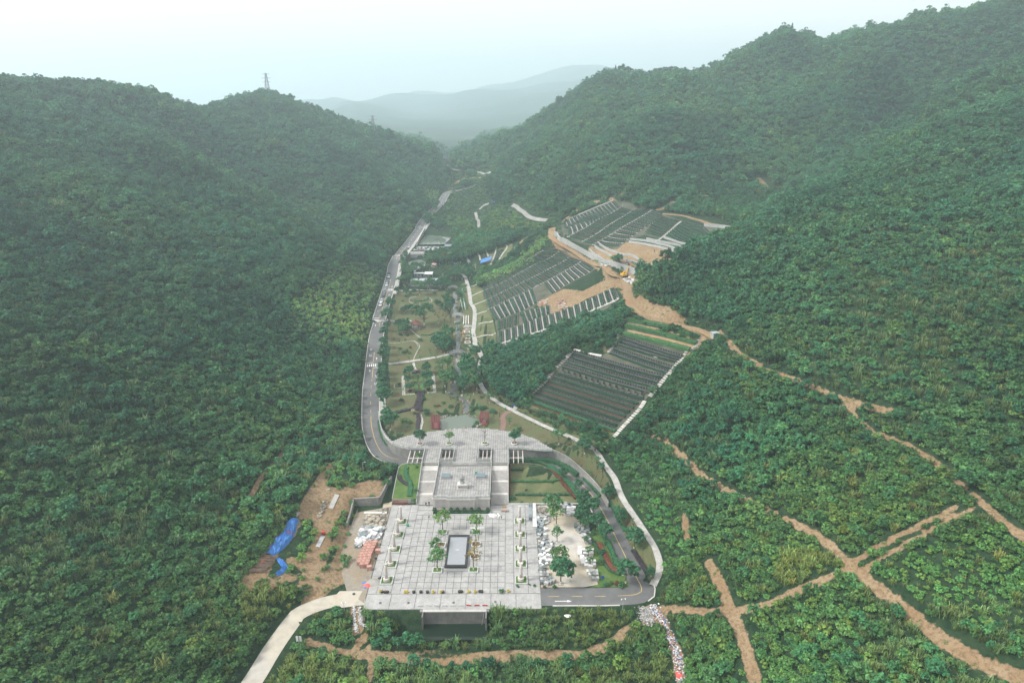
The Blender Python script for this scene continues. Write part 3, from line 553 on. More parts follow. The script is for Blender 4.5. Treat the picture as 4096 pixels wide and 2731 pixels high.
rest = np.ones(n, bool); rest[IND] = False
pm = bpy.data.meshes.new('undergrowth'); rp = np.nonzero(rest)[0]
pm.vertices.add(len(rp)); pm.vertices.foreach_set('co', np.stack([fxx[rp], fyy[rp], fzz[rp]-.06], 1).astype(np.float32).ravel())
for nm, ty, val in (('kind_index', 'INT', KND[rp].astype(np.int32)), ('size', 'FLOAT', SCL[rp].astype(np.float32)), ('turn', 'FLOAT', (u1[rp]*77 % 6.283).astype(np.float32))):
    pm.attributes.new(nm, ty, 'POINT').data.foreach_set('value', val)
pm.attributes.new('tint', 'FLOAT_VECTOR', 'POINT').data.foreach_set('vector', TINT[rp].astype(np.float32).ravel())
ng = bpy.data.node_groups.new('plant_scatter', 'GeometryNodeTree')
ng.interface.new_socket('Geometry', in_out='INPUT', socket_type='NodeSocketGeometry'); ng.interface.new_socket('Geometry', in_out='OUTPUT', socket_type='NodeSocketGeometry')
gi = ng.nodes.new('NodeGroupInput'); go = ng.nodes.new('NodeGroupOutput'); ip = ng.nodes.new('GeometryNodeInstanceOnPoints'); ci = ng.nodes.new('GeometryNodeCollectionInfo')
ci.inputs['Collection'].default_value = PCOL; ci.inputs['Separate Children'].default_value = True; ci.inputs['Reset Children'].default_value = True
def named(nm, ty):
    k = ng.nodes.new('GeometryNodeInputNamedAttribute'); k.data_type = ty; k.inputs['Name'].default_value = nm; return next(o for o in k.outputs if o.enabled)
ng.links.new(gi.outputs[0], ip.inputs['Points']); ng.links.new(ci.outputs[0], ip.inputs['Instance']); ip.inputs['Pick Instance'].default_value = True
ng.links.new(named('kind_index', 'INT'), ip.inputs['Instance Index'])
cb = ng.nodes.new('ShaderNodeCombineXYZ'); ng.links.new(named('turn', 'FLOAT'), cb.inputs[2]); ng.links.new(cb.outputs[0], ip.inputs['Rotation'])
sc3 = ng.nodes.new('ShaderNodeCombineXYZ'); sz = named('size', 'FLOAT')
for i in range(3): ng.links.new(sz, sc3.inputs[i])
ng.links.new(sc3.outputs[0], ip.inputs['Scale']); ng.links.new(ip.outputs[0], go.inputs[0])
wo_ = link('undergrowth', pm); md = wo_.modifiers.new('plants', 'NODES'); md.node_group = ng
tag(wo_, 'dense green trees, shrubs and reeds covering the hillsides', 'forest', kind='stuff')
KN = ['hillside_shrub']*5 + ['reed_clump']*2 + ['hillside_tree']*8
for k in IND:
    side = 'left slope' if fxx[k] < -62 else ('right slope' if fxx[k] > 38 else 'bank below the plaza front')
    nm = KN[KND[k]]; what = {'hillside_shrub': 'leafy green shrub', 'reed_clump': 'arching reed clump', 'hillside_tree': 'round green tree'}[nm]
    o = link(nm, PROTO[KND[k]], None, (fxx[k], fyy[k], fzz[k]-.06), (0, 0, u1[k]*77 % 6.283), (SCL[k],)*3)
    tag(o, '%s in the thick growth of the %s' % (what, side), {'hillside_shrub': 'shrub', 'reed_clump': 'reeds', 'hillside_tree': 'tree'}[nm], '%s on the %s' % (what, side)); o['tint'] = [float(t) for t in TINT[k]]
print('plants', n)
# ------------------------------------------------------------------ building helpers
class MB:
    def __init__(s): s.v = []; s.f = []; s.m = []
    def add(s, vs, fs, mi=0):
        k = len(s.v); s.v += [tuple(map(float, p)) for p in vs]; s.f += [tuple(i+k for i in f) for f in fs]; s.m += [mi]*len(fs); return s
    def bx(s, x0, x1, y0, y1, z0, z1, mi=0):
        return s.add([(x0,y0,z0),(x1,y0,z0),(x1,y1,z0),(x0,y1,z0),(x0,y0,z1),(x1,y0,z1),(x1,y1,z1),(x0,y1,z1)], [(3,2,1,0),(4,5,6,7),(0,1,5,4),(1,2,6,5),(2,3,7,6),(3,0,4,7)], mi)
    def box(s, c, d, rz=0, mi=0, tilt=0):
        hx, hy, hz = d[0]/2, d[1]/2, d[2]/2; M_ = Matrix.Rotation(rz, 3, 'Z') @ Matrix.Rotation(tilt, 3, 'X')
        vs = [M_ @ Vector(p) for p in ((-hx,-hy,-hz),(hx,-hy,-hz),(hx,hy,-hz),(-hx,hy,-hz),(-hx,-hy,hz),(hx,-hy,hz),(hx,hy,hz),(-hx,hy,hz))]
        return s.add([(v[0]+c[0], v[1]+c[1], v[2]+c[2]) for v in vs], [(3,2,1,0),(4,5,6,7),(0,1,5,4),(1,2,6,5),(2,3,7,6),(3,0,4,7)], mi)
    def lathe(s, prof, n=16, c=(0,0,0), mi=0, cap=True):
        k = len(prof); vs = [(c[0]+r*math.cos(2*math.pi*i/n), c[1]+r*math.sin(2*math.pi*i/n), c[2]+z) for r, z in prof for i in range(n)]
        fs = [(j*n+i, j*n+(i+1) % n, (j+1)*n+(i+1) % n, (j+1)*n+i) for j in range(k-1) for i in range(n)]
        if cap: fs += [tuple(range((k-1)*n, k*n)), tuple(reversed(range(n)))]
        return s.add(vs, fs, mi)
    def tube(s, p0, p1, r0, r1=None, n=6, mi=0):
        r1 = r0 if r1 is None else r1; p0 = Vector(p0); p1 = Vector(p1); d = (p1-p0).normalized(); u = d.orthogonal().normalized(); w = d.cross(u)
        vs = [p+r*(u*math.cos(2*math.pi*i/n)+w*math.sin(2*math.pi*i/n)) for p, r in ((p0, r0), (p1, r1)) for i in range(n)]
        return s.add(vs, [(i, (i+1) % n, n+(i+1) % n, n+i) for i in range(n)] + [tuple(reversed(range(n))), tuple(range(n, 2*n))], mi)
    def beam(s, p0, p1, w, h, mi=0):                 # rectangular bar between two points (h upright)
        p0 = Vector(p0); p1 = Vector(p1); d = (p1-p0); dz = Vector((0,0,1)); side = d.cross(dz); side = side.normalized() if side.length > 1e-6 else Vector((1,0,0)); up = side.cross(d).normalized()
        a, b = side*w/2, up*h/2
        return s.add([p0-a-b, p0+a-b, p0+a+b, p0-a+b, p1-a-b, p1+a-b, p1+a+b, p1-a+b], [(0,1,2,3),(7,6,5,4),(0,4,5,1),(1,5,6,2),(2,6,7,3),(3,7,4,0)], mi)
    def prism(s, poly, z0, z1, mi=0):
        n = len(poly); ar = sum(poly[i][0]*poly[(i+1) % n][1]-poly[(i+1) % n][0]*poly[i][1] for i in range(n))
        if ar < 0: poly = poly[::-1]
        vs = [(p[0], p[1], z0) for p in poly] + [(p[0], p[1], z1) for p in poly]
        return s.add(vs, [tuple(range(n, 2*n)), tuple(reversed(range(n)))] + [(i, (i+1) % n, n+(i+1) % n, n+i) for i in range(n)], mi)
    def mesh(s, name, mats, smooth=False):
        me = bpy.data.meshes.new(name); me.from_pydata(s.v, [], s.f)
        for m in (mats if isinstance(mats, (list, tuple)) else [mats]): me.materials.append(MAT[m] if isinstance(m, str) else m)
        if any(s.m): me.polygons.foreach_set('material_index', s.m)
        if smooth: me.polygons.foreach_set('use_smooth', [True]*len(s.f))
        me.update(); return me
    def build(s, name, mats, parent=None, loc=None, rot=None, smooth=False): return link(name, s.mesh(name, mats, smooth), parent, loc, rot)
def thing(name, label, cat, loc=(0,0,0), rz=0, group=None):
    o = link(name, None, None, loc, (0,0,rz)); return tag(o, label, cat, group)
def copy_tree(o, parent=None):
    c = o.copy(); COL.objects.link(c); c.parent = parent
    for ch in list(o.children): copy_tree(ch, c)
    return c
def dup(o, loc, rz=0, label=None, scale=None, **kw):
    c = copy_tree(o); c.location = loc; c.rotation_euler = (0,0,rz)
    if scale: c.scale = (scale,)*3
    if label: c['label'] = label
    for k, v in kw.items(): c[k] = v
    return c
def struct(o, label=None): o['kind'] = 'structure'; return o if not label else tag(o, label)
def frame_dirs(pts):
    p = np.asarray(pts, float)[:, :2]; d = np.gradient(p, axis=0); d /= np.linalg.norm(d, axis=1)[:, None]+1e-9; return np.stack([-d[:, 1], d[:, 0]], 1)
def ribbon(name, pts, hl, hr, m, dz=.06, zs=None, cross=4, thick=0.0, parent=None):
    """strip along a line; hl/hr metres to the left/right; lies on the ground or keeps its own height"""
    p = np.asarray(pts, float); nr = frame_dirs(p); V = []; n = len(p)
    for j in range(cross+1):
        o = hl + (-(hr)-hl)*j/cross; q = p[:, :2] + nr*o; z = (zs if zs is not None else T(q[:, 0], q[:, 1])) + dz; V.append(np.column_stack([q, z]))
    V = np.stack(V, 1).reshape(-1, 3); k = cross+1; F = [(i*k+j, i*k+j+1, (i+1)*k+j+1, (i+1)*k+j) for i in range(n-1) for j in range(cross)]
    if thick:
        b = len(V); V = np.concatenate([V, V-[0, 0, thick]])
        for i in range(n-1): F += [(b+i*k, i*k, (i+1)*k, b+(i+1)*k), (i*k+cross, b+i*k+cross, b+(i+1)*k+cross, (i+1)*k+cross)]
        for e in (0, n-1):
            for j in range(cross): F.append((e*k+j, e*k+j+1, b+e*k+j+1, b+e*k+j))
    return link(name, MB().add(V, F).mesh(name, m), parent)
def drape(name, poly, m, dz=.05, step=2.0, flat=None, parent=None, wob=0.0):
    poly = [tuple(map(float, p[:2])) for p in poly]; bp = []
    for i, a in enumerate(poly):
        b = poly[(i+1) % len(poly)]; k = max(1, int(math.hypot(b[0]-a[0], b[1]-a[1])/step))
        for j in range(k): bp.append((a[0]+(b[0]-a[0])*j/k, a[1]+(b[1]-a[1])*j/k))
    if wob: bp = [(x+random.uniform(-wob, wob), y+random.uniform(-wob, wob)) for x, y in bp]
    xs, ys = [p[0] for p in bp], [p[1] for p in bp]; gx, gy = np.meshgrid(np.arange(min(xs), max(xs), step), np.arange(min(ys), max(ys), step)); gx, gy = gx.ravel(), gy.ravel()
    ok = in_poly(gx, gy, bp) & (seg_dist(gx, gy, bp, True) > step*.35) if flat is None else np.zeros(gx.shape, bool)
    vs = [Vector(p) for p in bp] + [Vector((x, y)) for x, y in zip(gx[ok], gy[ok])]; nb = len(bp)
    vo, _, fo, *_ = delaunay_2d_cdt(vs, [(i, (i+1) % nb) for i in range(nb)], [list(range(nb))], 1, 1e-4)
    X_ = np.array([v[0] for v in vo]); Y_ = np.array([v[1] for v in vo]); Z_ = (T(X_, Y_) if flat is None else np.full(len(X_), flat)) + dz
    fs = []
    for f in fo:
        a, b, c = f[:3]; f = list(f)
        if (X_[b]-X_[a])*(Y_[c]-Y_[a])-(X_[c]-X_[a])*(Y_[b]-Y_[a]) < 0: f = f[::-1]
        fs.append(tuple(f))
    return link(name, MB().add(np.column_stack([X_, Y_, Z_]), fs).mesh(name, m), parent)
def lift(c, x, y, h):                                # ground point under something seen at height h
    p = at(c, x, y); z = p[2]+h
    for _ in range(6): q = atz(c, x, y, z); z = .5*z + .5*(Tz(q[0], q[1])+h)
    q = atz(c, x, y, z); return (q[0], q[1], Tz(q[0], q[1]))

# ------------------------------------------------------------------ surface materials
def paver(name, col, mort, bw, bh, msize=.03, off=0.0, var=.16, rough=.75, bump=.3):
    m = bpy.data.materials.new(name); m.use_nodes = True; N, L = nodes_of(m); b = N['Principled BSDF']; b.inputs['Roughness'].default_value = rough; b.inputs['Specular IOR Level'].default_value = .35
    g = N.new('ShaderNodeNewGeometry'); br = N.new('ShaderNodeTexBrick'); br.offset = off; br.inputs['Scale'].default_value = 1; br.inputs['Brick Width'].default_value = bw; br.inputs['Row Height'].default_value = bh
    br.inputs['Mortar Size'].default_value = msize; br.inputs['Mortar Smooth'].default_value = .3; br.inputs['Color1'].default_value = (*[c*1.06 for c in col], 1); br.inputs['Color2'].default_value = (*[c*.9 for c in col], 1); br.inputs['Mortar'].default_value = (*mort, 1)
    L.new(g.outputs['Position'], br.inputs['Vector'])
    n1 = N.new('ShaderNodeTexNoise'); n1.inputs['Scale'].default_value = .35; n1.inputs['Detail'].default_value = 6; n1.inputs['Roughness'].default_value = .7; L.new(g.outputs['Position'], n1.inputs['Vector'])
    r1 = N.new('ShaderNodeMapRange'); r1.inputs[1].default_value = .36; r1.inputs[2].default_value = .62; r1.inputs[3].default_value = 1-var*1.7; r1.inputs[4].default_value = 1+var*.5; L.new(n1.outputs['Fac'], r1.inputs[0])
    n2 = N.new('ShaderNodeTexNoise'); n2.inputs['Scale'].default_value = 3.3; n2.inputs['Detail'].default_value = 4; L.new(g.outputs['Position'], n2.inputs['Vector'])
    r2 = N.new('ShaderNodeMapRange'); r2.inputs[1].default_value = .35; r2.inputs[2].default_value = .65; r2.inputs[3].default_value = 1-var; r2.inputs[4].default_value = 1+var*.6; L.new(n2.outputs['Fac'], r2.inputs[0])
    rp_ = N.new('ShaderNodeMapRange'); rp_.inputs[3].default_value = .92; rp_.inputs[4].default_value = 1.06; L.new(g.outputs['Random Per Island'], rp_.inputs[0])
    oi = N.new('ShaderNodeObjectInfo'); ro = N.new('ShaderNodeMapRange'); ro.inputs[3].default_value = .965; ro.inputs[4].default_value = 1.03; L.new(oi.outputs['Random'], ro.inputs[0])
    out = br.outputs['Color']
    for k in (r1, r2, rp_, ro):
        x = N.new('ShaderNodeMix'); x.data_type = 'RGBA'; x.blend_type = 'MULTIPLY'; x.inputs[0].default_value = 1; L.new(out, x.inputs[6]); L.new(k.outputs[0], x.inputs[7]); out = x.outputs[2]
    L.new(out, b.inputs['Base Color']); bp = N.new('ShaderNodeBump'); bp.inputs['Strength'].default_value = bump; bp.inputs['Distance'].default_value = .02; L.new(br.outputs['Fac'], bp.inputs['Height']); bp.invert = True; L.new(bp.outputs[0], b.inputs['Normal'])
    MAT[name] = m; return m
def water(name, col, rough=.06, bump=.08, scale=1.2):
    m = bpy.data.materials.new(name); m.use_nodes = True; N, L = nodes_of(m); b = N['Principled BSDF']; b.inputs['Base Color'].default_value = (*col, 1); b.inputs['Roughness'].default_value = rough; b.inputs['IOR'].default_value = 1.33; b.inputs['Specular IOR Level'].default_value = .5
    g = N.new('ShaderNodeNewGeometry'); n = N.new('ShaderNodeTexNoise'); n.inputs['Scale'].default_value = scale; n.inputs['Detail'].default_value = 3; L.new(g.outputs['Position'], n.inputs['Vector']); bp = N.new('ShaderNodeBump'); bp.inputs['Strength'].default_value = bump; bp.inputs['Distance'].default_value = .1
    L.new(n.outputs['Fac'], bp.inputs['Height']); L.new(bp.outputs[0], b.inputs['Normal']); MAT[name] = m
def glossy(name, col, rough=.2, metal=0.0, spec=.5):
    m = bpy.data.materials.new(name); m.use_nodes = True; b = m.node_tree.nodes['Principled BSDF']; b.inputs['Base Color'].default_value = (*col, 1); b.inputs['Roughness'].default_value = rough; b.inputs['Metallic'].default_value = metal; b.inputs['Specular IOR Level'].default_value = spec; MAT[name] = m
paver('slab', (.37,.37,.365), (.285,.285,.28), .68, .68, .02, var=.11); paver('slab_small', (.375,.37,.365), (.30,.30,.29), .42, .42, .008, var=.18); paver('path_pave', (.42,.415,.39), (.32,.31,.295), .6, .6, .02, .5); paver('footpath_pave', (.30,.29,.28), (.22,.215,.21), .5, .5, .02, .5)
mat('joint', (.16,.16,.155), .9, .3, 2); mat('stone_white', (.52,.51,.48), .7, .16, 1.2); mat('stone_grey', (.33,.33,.325), .75, .25, 1.0); mat('stone_pink', (.52,.48,.45), .7, .14, 2.0); mat('stone_panel', (.44,.41,.40), .75, .12, 5.0); mat('stone_rail', (.47,.49,.48), .7, .22, 1.5); mat('step', (.42,.41,.395), .8, .28, 1.3); mat('riser', (.15,.145,.135), .9, .3, 2); mat('landing', (.47,.455,.43), .8, .22, 1.0)
mat('concrete', (.40,.395,.375), .85, .2, .8); mat('concrete_old', (.24,.235,.225), .9, .38, .6, .3); mat('concrete_dark', (.14,.135,.13), .9, .45, .5, .3); mat('concrete_sand', (.44,.385,.29), .9, .16, .5, col2=(.40,.385,.355)); mat('concrete_cream', (.42,.39,.325), .9, .2, .5, col2=(.36,.345,.31)); mat('asphalt', (.125,.127,.13), .9, .26, .3, .1, 6); mat('paint_white', (.70,.70,.68), .7, .15, 2); mat('paint_yellow', (.55,.42,.13), .7, .2, 2)
mat('lawn', (.108,.104,.052), .95, .28, 1.4, .5, 6, col2=(.076,.098,.042)); mat('lawn_green', (.092,.115,.048), .95, .24, 1.6, .5, 6, col2=(.118,.122,.058)); mat('turf', (.065,.135,.030), .95, .28, 2.5, .6, 9, col2=(.085,.13,.035)); mat('soil_bed', (.14,.09,.055), .95, .3, 3, .5); mat('soil_grey', (.27,.245,.205), .95, .25, 1.2, .4, col2=(.22,.18,.13)); mat('dirt', (.30,.215,.125), .95, .25, .8, .4, 3, col2=(.24,.15,.085))
mat('granite_black', (.018,.019,.021), .25, .2, 4, spec=.5); mat('headstone', (.035,.038,.042), .3, .3, 5, spec=.5, rand=.35); mat('grave_slab', (.105,.108,.112), .6, .25, 3); mat('wall_stone', (.21,.20,.19), .9, .4, 1.6, .6, 4); mat('wall_grey', (.34,.35,.345), .85, .2, .8, .2)
mat('block_white', (.56,.565,.565), .75, .12, 2, rand=.12); mat('block_blue', (.20,.235,.25), .7, .25, 2.5, rand=.4); mat('block_grey', (.36,.37,.37), .75, .2, 2, rand=.3); mat('brick_pink', (.43,.225,.18), .85, .2, 5, rand=.15); mat('rock', (.33,.295,.235), .9, .35, 1.5, .4, 3, rand=.3); mat('rock_dark', (.19,.175,.155), .9, .4, 1.5, .4, 3, rand=.3)
mat('tyre', (.022,.022,.024), .8, .3, 6); mat('tyre_yellow', (.42,.33,.045), .7, .2, 5); mat('tarp_blue', (.045,.17,.47), .5, .3, 1.6, .9, 3.0, spec=.4); mat('tarp_red', (.62,.10,.09), .5, .2, 1.5, .4); mat('timber', (.17,.125,.095), .9, .4, 5); mat('planks', (.35,.27,.18), .9, .25, 4); mat('pergola_red', (.185,.055,.058), .6, .25, 3); mat('roof_red', (.16,.06,.055), .7, .25, 2); mat('roof_grey', (.33,.37,.40), .6, .12, 1.2); mat('roof_slate', (.16,.20,.225), .6, .2, 1.5); mat('roof_white', (.58,.61,.60), .5, .08, 1.0); mat('wall_white', (.55,.56,.55), .8, .12, 1); mat('wall_tan', (.36,.27,.22), .8, .15, 1); mat('bin_green', (.02,.30,.15), .5, .1, 2); mat('path_brown', (.205,.125,.105), .9, .18, 1.5); mat('steel', (.26,.28,.30), .45, .12, 3, metal=.5); mat('metal_grey', (.38,.40,.41), .5, .12, 3); mat('sand_pile', (.30,.29,.27), .95, .2, 2, .4); mat('machine_yellow', (.62,.36,.03), .5, .15, 2); mat('machine_dark', (.04,.04,.042), .6, .2, 3); mat('sheet_grey', (.40,.415,.42), .7, .15, 2); mat('paint_red', (.5,.05,.04), .5, .1, 2); mat('cloth_dark', (.03,.035,.06), .9, .2, 5); mat('cloth_red', (.40,.06,.05), .9, .2, 5); mat('cloth_light', (.45,.45,.47), .9, .2, 5); mat('skin', (.42,.27,.20), .7, .1, 5); mat('hair', (.02,.017,.015), .6, .1, 5); mat('letters', (.06,.06,.06), .6, .1, 5); mat('sign_blue', (.03,.12,.35), .5, .1, 3)
water('pond_water', (.115,.145,.115), .07); water('creek_water', (.10,.115,.11), .12, .3, 3); water('basin_water', (.012,.024,.016), .05, .05); glossy('pool_water', (.50,.52,.54), .28, 1.0); glossy('glass', (.06,.10,.11), .08); glossy('skylight_glass', (.13,.185,.205), .3); glossy('car_white', (.62,.63,.64), .25); glossy('car_silver', (.33,.345,.36), .25, .4); glossy('car_black', (.02,.02,.023), .2); glossy('car_blue', (.05,.10,.2), .25); glossy('lamp_glass', (.6,.6,.55), .2); glossy('car_grey', (.10,.105,.115), .25)

# ------------------------------------------------------------------ roads, kerbs, markings
rp3 = ROAD; rz_ = ROAD[:, 2]
struct(ribbon('road', rp3, 3.5, 3.5, 'asphalt', 0, rz_, 2, .05), 'grey asphalt main road curving up the valley')
cum = np.concatenate([[0], np.cumsum(np.hypot(*np.diff(ROAD[:, :2], axis=0).T))])
def on_road(s0, s1, off, w, name, m, dz=.02, parent=None):
    k = np.linspace(s0, s1, max(3, int((s1-s0)/1.5)+1)); p = np.stack([np.interp(k, cum, ROAD[:, i]) for i in range(3)], 1); nr = frame_dirs(p); q = p.copy(); q[:, :2] += nr*off
    return ribbon(name, q, w/2, w/2, m, dz, p[:, 2], 1, 0, parent)
SR = cum[-1]
def s_of(p): return cum[np.argmin(np.hypot(ROAD[:, 0]-p[0], ROAD[:, 1]-p[1]))]
s_corner, s_deck0, s_deck1 = s_of((33,152)), s_of((3,214)), s_of((-36,214)); s_top = s_of(at('O', 430, 355))
mk = struct(link('road_markings', None), 'painted lines on the main road')
for s in np.arange(2, 22, 6.4): on_road(s, s+3.0, .1, .14, 'dash', 'paint_yellow', .02, mk)
on_road(24, s_deck0-4, .1, .16, 'centre_line', 'paint_yellow', .02, mk); on_road(s_deck1+4, s_of(at('M', 130, 1240)), 0, .16, 'centre_line', 'paint_yellow', .02, mk)
s_m = s_of(at('M', 130, 1240)); s_cw1 = s_of(at('M', 180, 425)); s_cw2 = s_of(at('N', 260, 1110)); s_cw3 = s_of(at('N', 425, 625)); s_cw4 = s_of(at('N', 560, 85))
for s in np.arange(s_m+2, s_cw1-14, 7): on_road(s, s+2.8, 0, .14, 'dash', 'paint_yellow', .02, mk)
for a, b in ((s_cw1-14, s_cw1-3), (s_cw1+4, s_cw1+16), (s_cw2-16, s_cw2-3), (s_cw2+4, s_cw2+30), (s_cw3-22, s_cw3-3), (s_cw3+4, s_cw3+26), (s_cw4-22, s_cw4-4), (s_cw4+4, s_cw4+26)): on_road(a, b, 0, .2, 'centre_line', 'paint_yellow', .02, mk)
for s in np.arange(s_cw4+32, SR-20, 9): on_road(s, s+3.5, 0, .2, 'dash', 'paint_white', .02, mk)
for sc_ in (s_cw1, s_cw2, s_cw3, s_cw4):
    for o in np.arange(-3.0, 3.1, .95): on_road(sc_-1.5, sc_+1.5, o, .5, 'crossing_stripe', 'paint_white', .022, mk)
    on_road(sc_-3.2, sc_-2.8, -1.7, 3.2, 'stop_line', 'paint_white', .022, mk); on_road(sc_+2.8, sc_+3.2, 1.7, 3.2, 'stop_line', 'paint_white', .022, mk)
    for ds, o in ((-12, -1.8), (-20, -1.8), (12, 1.8), (20, 1.8)):
        p = [np.interp(sc_+ds, cum, ROAD[:, i]) for i in range(3)]; q = [np.interp(sc_+ds+.5, cum, ROAD[:, i]) for i in range(3)]; th = math.atan2(q[1]-p[1], q[0]-p[0]); b = MB()
        for sx, sy in ((1,1),(1,-1)): pass
        for a0, a1 in (((1.6,0),(0,.5)),((0,.5),(-1.6,0)),((-1.6,0),(0,-.5)),((0,-.5),(1.6,0))): b.beam((a0[0], a0[1]+o, 0), (a1[0], a1[1]+o, 0), .16, .008)
        b.build('diamond', 'paint_white', mk, (p[0], p[1], p[2]+.026), (0,0,th))
def arrow(p, th, l=4.2): MB().prism([(-l/2,-.12),(l/2-1.2,-.12),(l/2-1.2,-.42),(l/2,0),(l/2-1.2,.42),(l/2-1.2,.12),(-l/2,.12)], 0, .012).build('lane_arrow', 'paint_white', mk, p, (0,0,th))
pa = atz('A', 1543, 1452, .01); arrow((pa[0], pa[1], .012), 0, 4.6)
for c, x, y, sgn in (('M',220,330,1),('M',115,515,-1),('N',205,1180,-1),('N',463,575,1),('N',530,120,-1)):
    p = at(c, x, y); s = s_of(p); q = [np.interp(s+1, cum, ROAD[:, i]) for i in range(2)]; r0 = [np.interp(s, cum, ROAD[:, i]) for i in range(3)]; arrow((p[0], p[1], r0[2]+.03), math.atan2(q[1]-r0[1], q[0]-r0[0])+(0 if sgn > 0 else math.pi), 3.4)
def kerb(s0, s1, off, name='kerb', w=.3, h=.14, m='stone_white'):
    k = np.arange(s0, s1, 1.5); p = np.stack([np.interp(k, cum, ROAD[:, i]) for i in range(3)], 1); nr = frame_dirs(p); p[:, :2] += nr*off
    return struct(ribbon(name, p, w/2, w/2, m, h-.06, p[:, 2]+.05, 1, h+.2))
kerb(27, s_deck0-3, -3.65); kerb(36, s_deck0-3, 3.65); kerb(s_deck1+3, SR-3, 3.65); kerb(s_deck1+3, SR-3, -3.65); kerb(3, 22, -3.65)
# verge walk beside the upper road
for a, b, w in ((s_of(at('M',300,1200))-4, s_of(at('M',300,1050))+6, 2.4), (s_cw3-10, s_cw4+30, 2.2), (s_cw4+30, s_top+40, 2.0)):
    k = np.arange(a, b, 1.5); p = np.stack([np.interp(k, cum, ROAD[:, i]) for i in range(3)], 1); nr = frame_dirs(p); p[:, :2] -= nr*(3.85+w/2)
    struct(ribbon('pavement', p, w/2, w/2, 'path_pave', .10, p[:, 2], 2, .3), 'pale pavement beside the main road')
struct(ribbon('road', CROAD, 2.5, 2.5, 'concrete_cream', .02, CROAD[:, 2], 2, .1), 'cream concrete road leaving the plaza at lower left')
struct(ribbon('footpath', FPATH, 1.05, 1.05, 'path_pave', .10, FPATH[:, 2], 2, .25), 'pale paved footpath sweeping round the lower right graves')
struct(ribbon('footpath', PPATH, 1.15, 1.15, 'path_pave', .12, PPATH[:, 2], 2, .25), 'wide pale paved walk beside the middle graves')

# ------------------------------------------------------------------ lower plaza
XC = -15.65
pz = struct(MB().bx(-39.3, 8.8, 147.5, 197.2, -.7, -.015).build('plaza', 'joint'), 'light grey paved plaza with square slabs')
SLAB = MB().bx(-.5, .5, -.5, .5, -.05, .035).mesh('paving_slab', 'slab')
def slab(x0, x1, y0, y1): link('paving_slab', SLAB, pz, ((x0+x1)/2, (y0+y1)/2, 0), None, (x1-x0-.17, y1-y0-.17, 1))
POOLX, POOLY = (-18.9, -12.1), (163.6, 182.6)
xs = np.linspace(-30.2, -1.1, 15); ysr = np.linspace(153.6, 191.0, 17)
for i in range(14):
    for j in range(16):
        if xs[i] > -19.6 and xs[i+1] < -11.7 and ysr[j] > 163.0 and ysr[j+1] < 182.8: continue
        slab(xs[i], xs[i+1], ysr[j], ysr[j+1])
for x0, x1, ny_ in ((-39.2,-36.7,6), (-36.7,-32.7,6), (-32.7,-30.2,10), (-1.1,1.4,10), (1.4,5.4,6), (5.4,8.75,6)):
    yy = np.linspace(153.6, 196.9, ny_+1)
    for j in range(ny_): slab(x0, x1, yy[j], yy[j+1])
for k in range(7): slab(-39.2+k*6.85, -39.2+(k+1)*6.85, 147.6, 153.5)
for x0, x1 in ((-30.2,-25.3), (-6.1,-1.1)): slab(x0, x1, 191.1, 193.6); slab(x0, x1, 193.7, 196.4)
# drain gratings in the front band
for k, (x, y) in enumerate(((423,1465),(750,1462),(1052,1457),(220,1465))):
    p = atz('A', x, y, .04); g_ = MB()
    for i in range(5): g_.bx(-.3+i*.13, -.22+i*.13, -.3, .3, 0, .02)
    tag(g_.bx(-.36, .36, -.36, -.3, 0, .025).bx(-.36, .36, .3, .36, 0, .025).build('drain_grate', 'machine_dark', None, (p[0], p[1], .036)), 'small square iron drain grate, %s from the left in the front band of the plaza' % ('second','third','fourth','first')[k], 'drain grate', 'drain grates of the plaza front band')

# columns standing in grass planters
cs = MB().lathe([(.46,.85),(.445,2.5),(.43,4.0),(.42,5.45)], 20).mesh('shaft', 'stone_pink', True); cb_ = MB().lathe([(.92,0),(.92,.7),(.88,.78),(.78,.84),(.5,.86)], 24).mesh('drum_base', 'stone_pink', False); cc = MB().lathe([(.42,5.45),(.50,5.47),(.50,5.62),(.36,5.62),(.34,5.5),(.02,5.5)], 20).mesh('cap_ring', 'stone_white')
pk = MB(); 
for a in ((-1.75,1.75,-1.75,-1.5),(-1.75,1.75,1.5,1.75),(-1.75,-1.5,-1.5,1.5),(1.5,1.75,-1.5,1.5)): pk.bx(*a, 0, .38)
pk = pk.mesh('kerb', 'stone_rail'); pg = MB().bx(-1.5, 1.5, -1.5, 1.5, 0, .30).mesh('turf', 'turf')
ORD = ('first','second','third','fourth','fifth','sixth','seventh','eighth','ninth','tenth','eleventh','twelfth','thirteenth','fourteenth','fifteenth','sixteenth','seventeenth','eighteenth','nineteenth','twentieth')
for side, x in (('left', -34.7), ('right', 3.4)):
    for k in range(5):
        y = 158.9+7.06*k; t = thing('planter', 'square grass planter under the %s column from the front in the %s row' % (ORD[k], side), 'planter', (x+.1, y, .03), 0, 'column planters'); link('kerb', pk, t); link('turf', pg, t)
        t = thing('column', 'stone column with drum base, %s from the front in the %s row' % (ORD[k], side), 'column', (x, y, .33), 0, 'plaza columns'); link('shaft', cs, t); link('drum_base', cb_, t); link('cap_ring', cc, t)

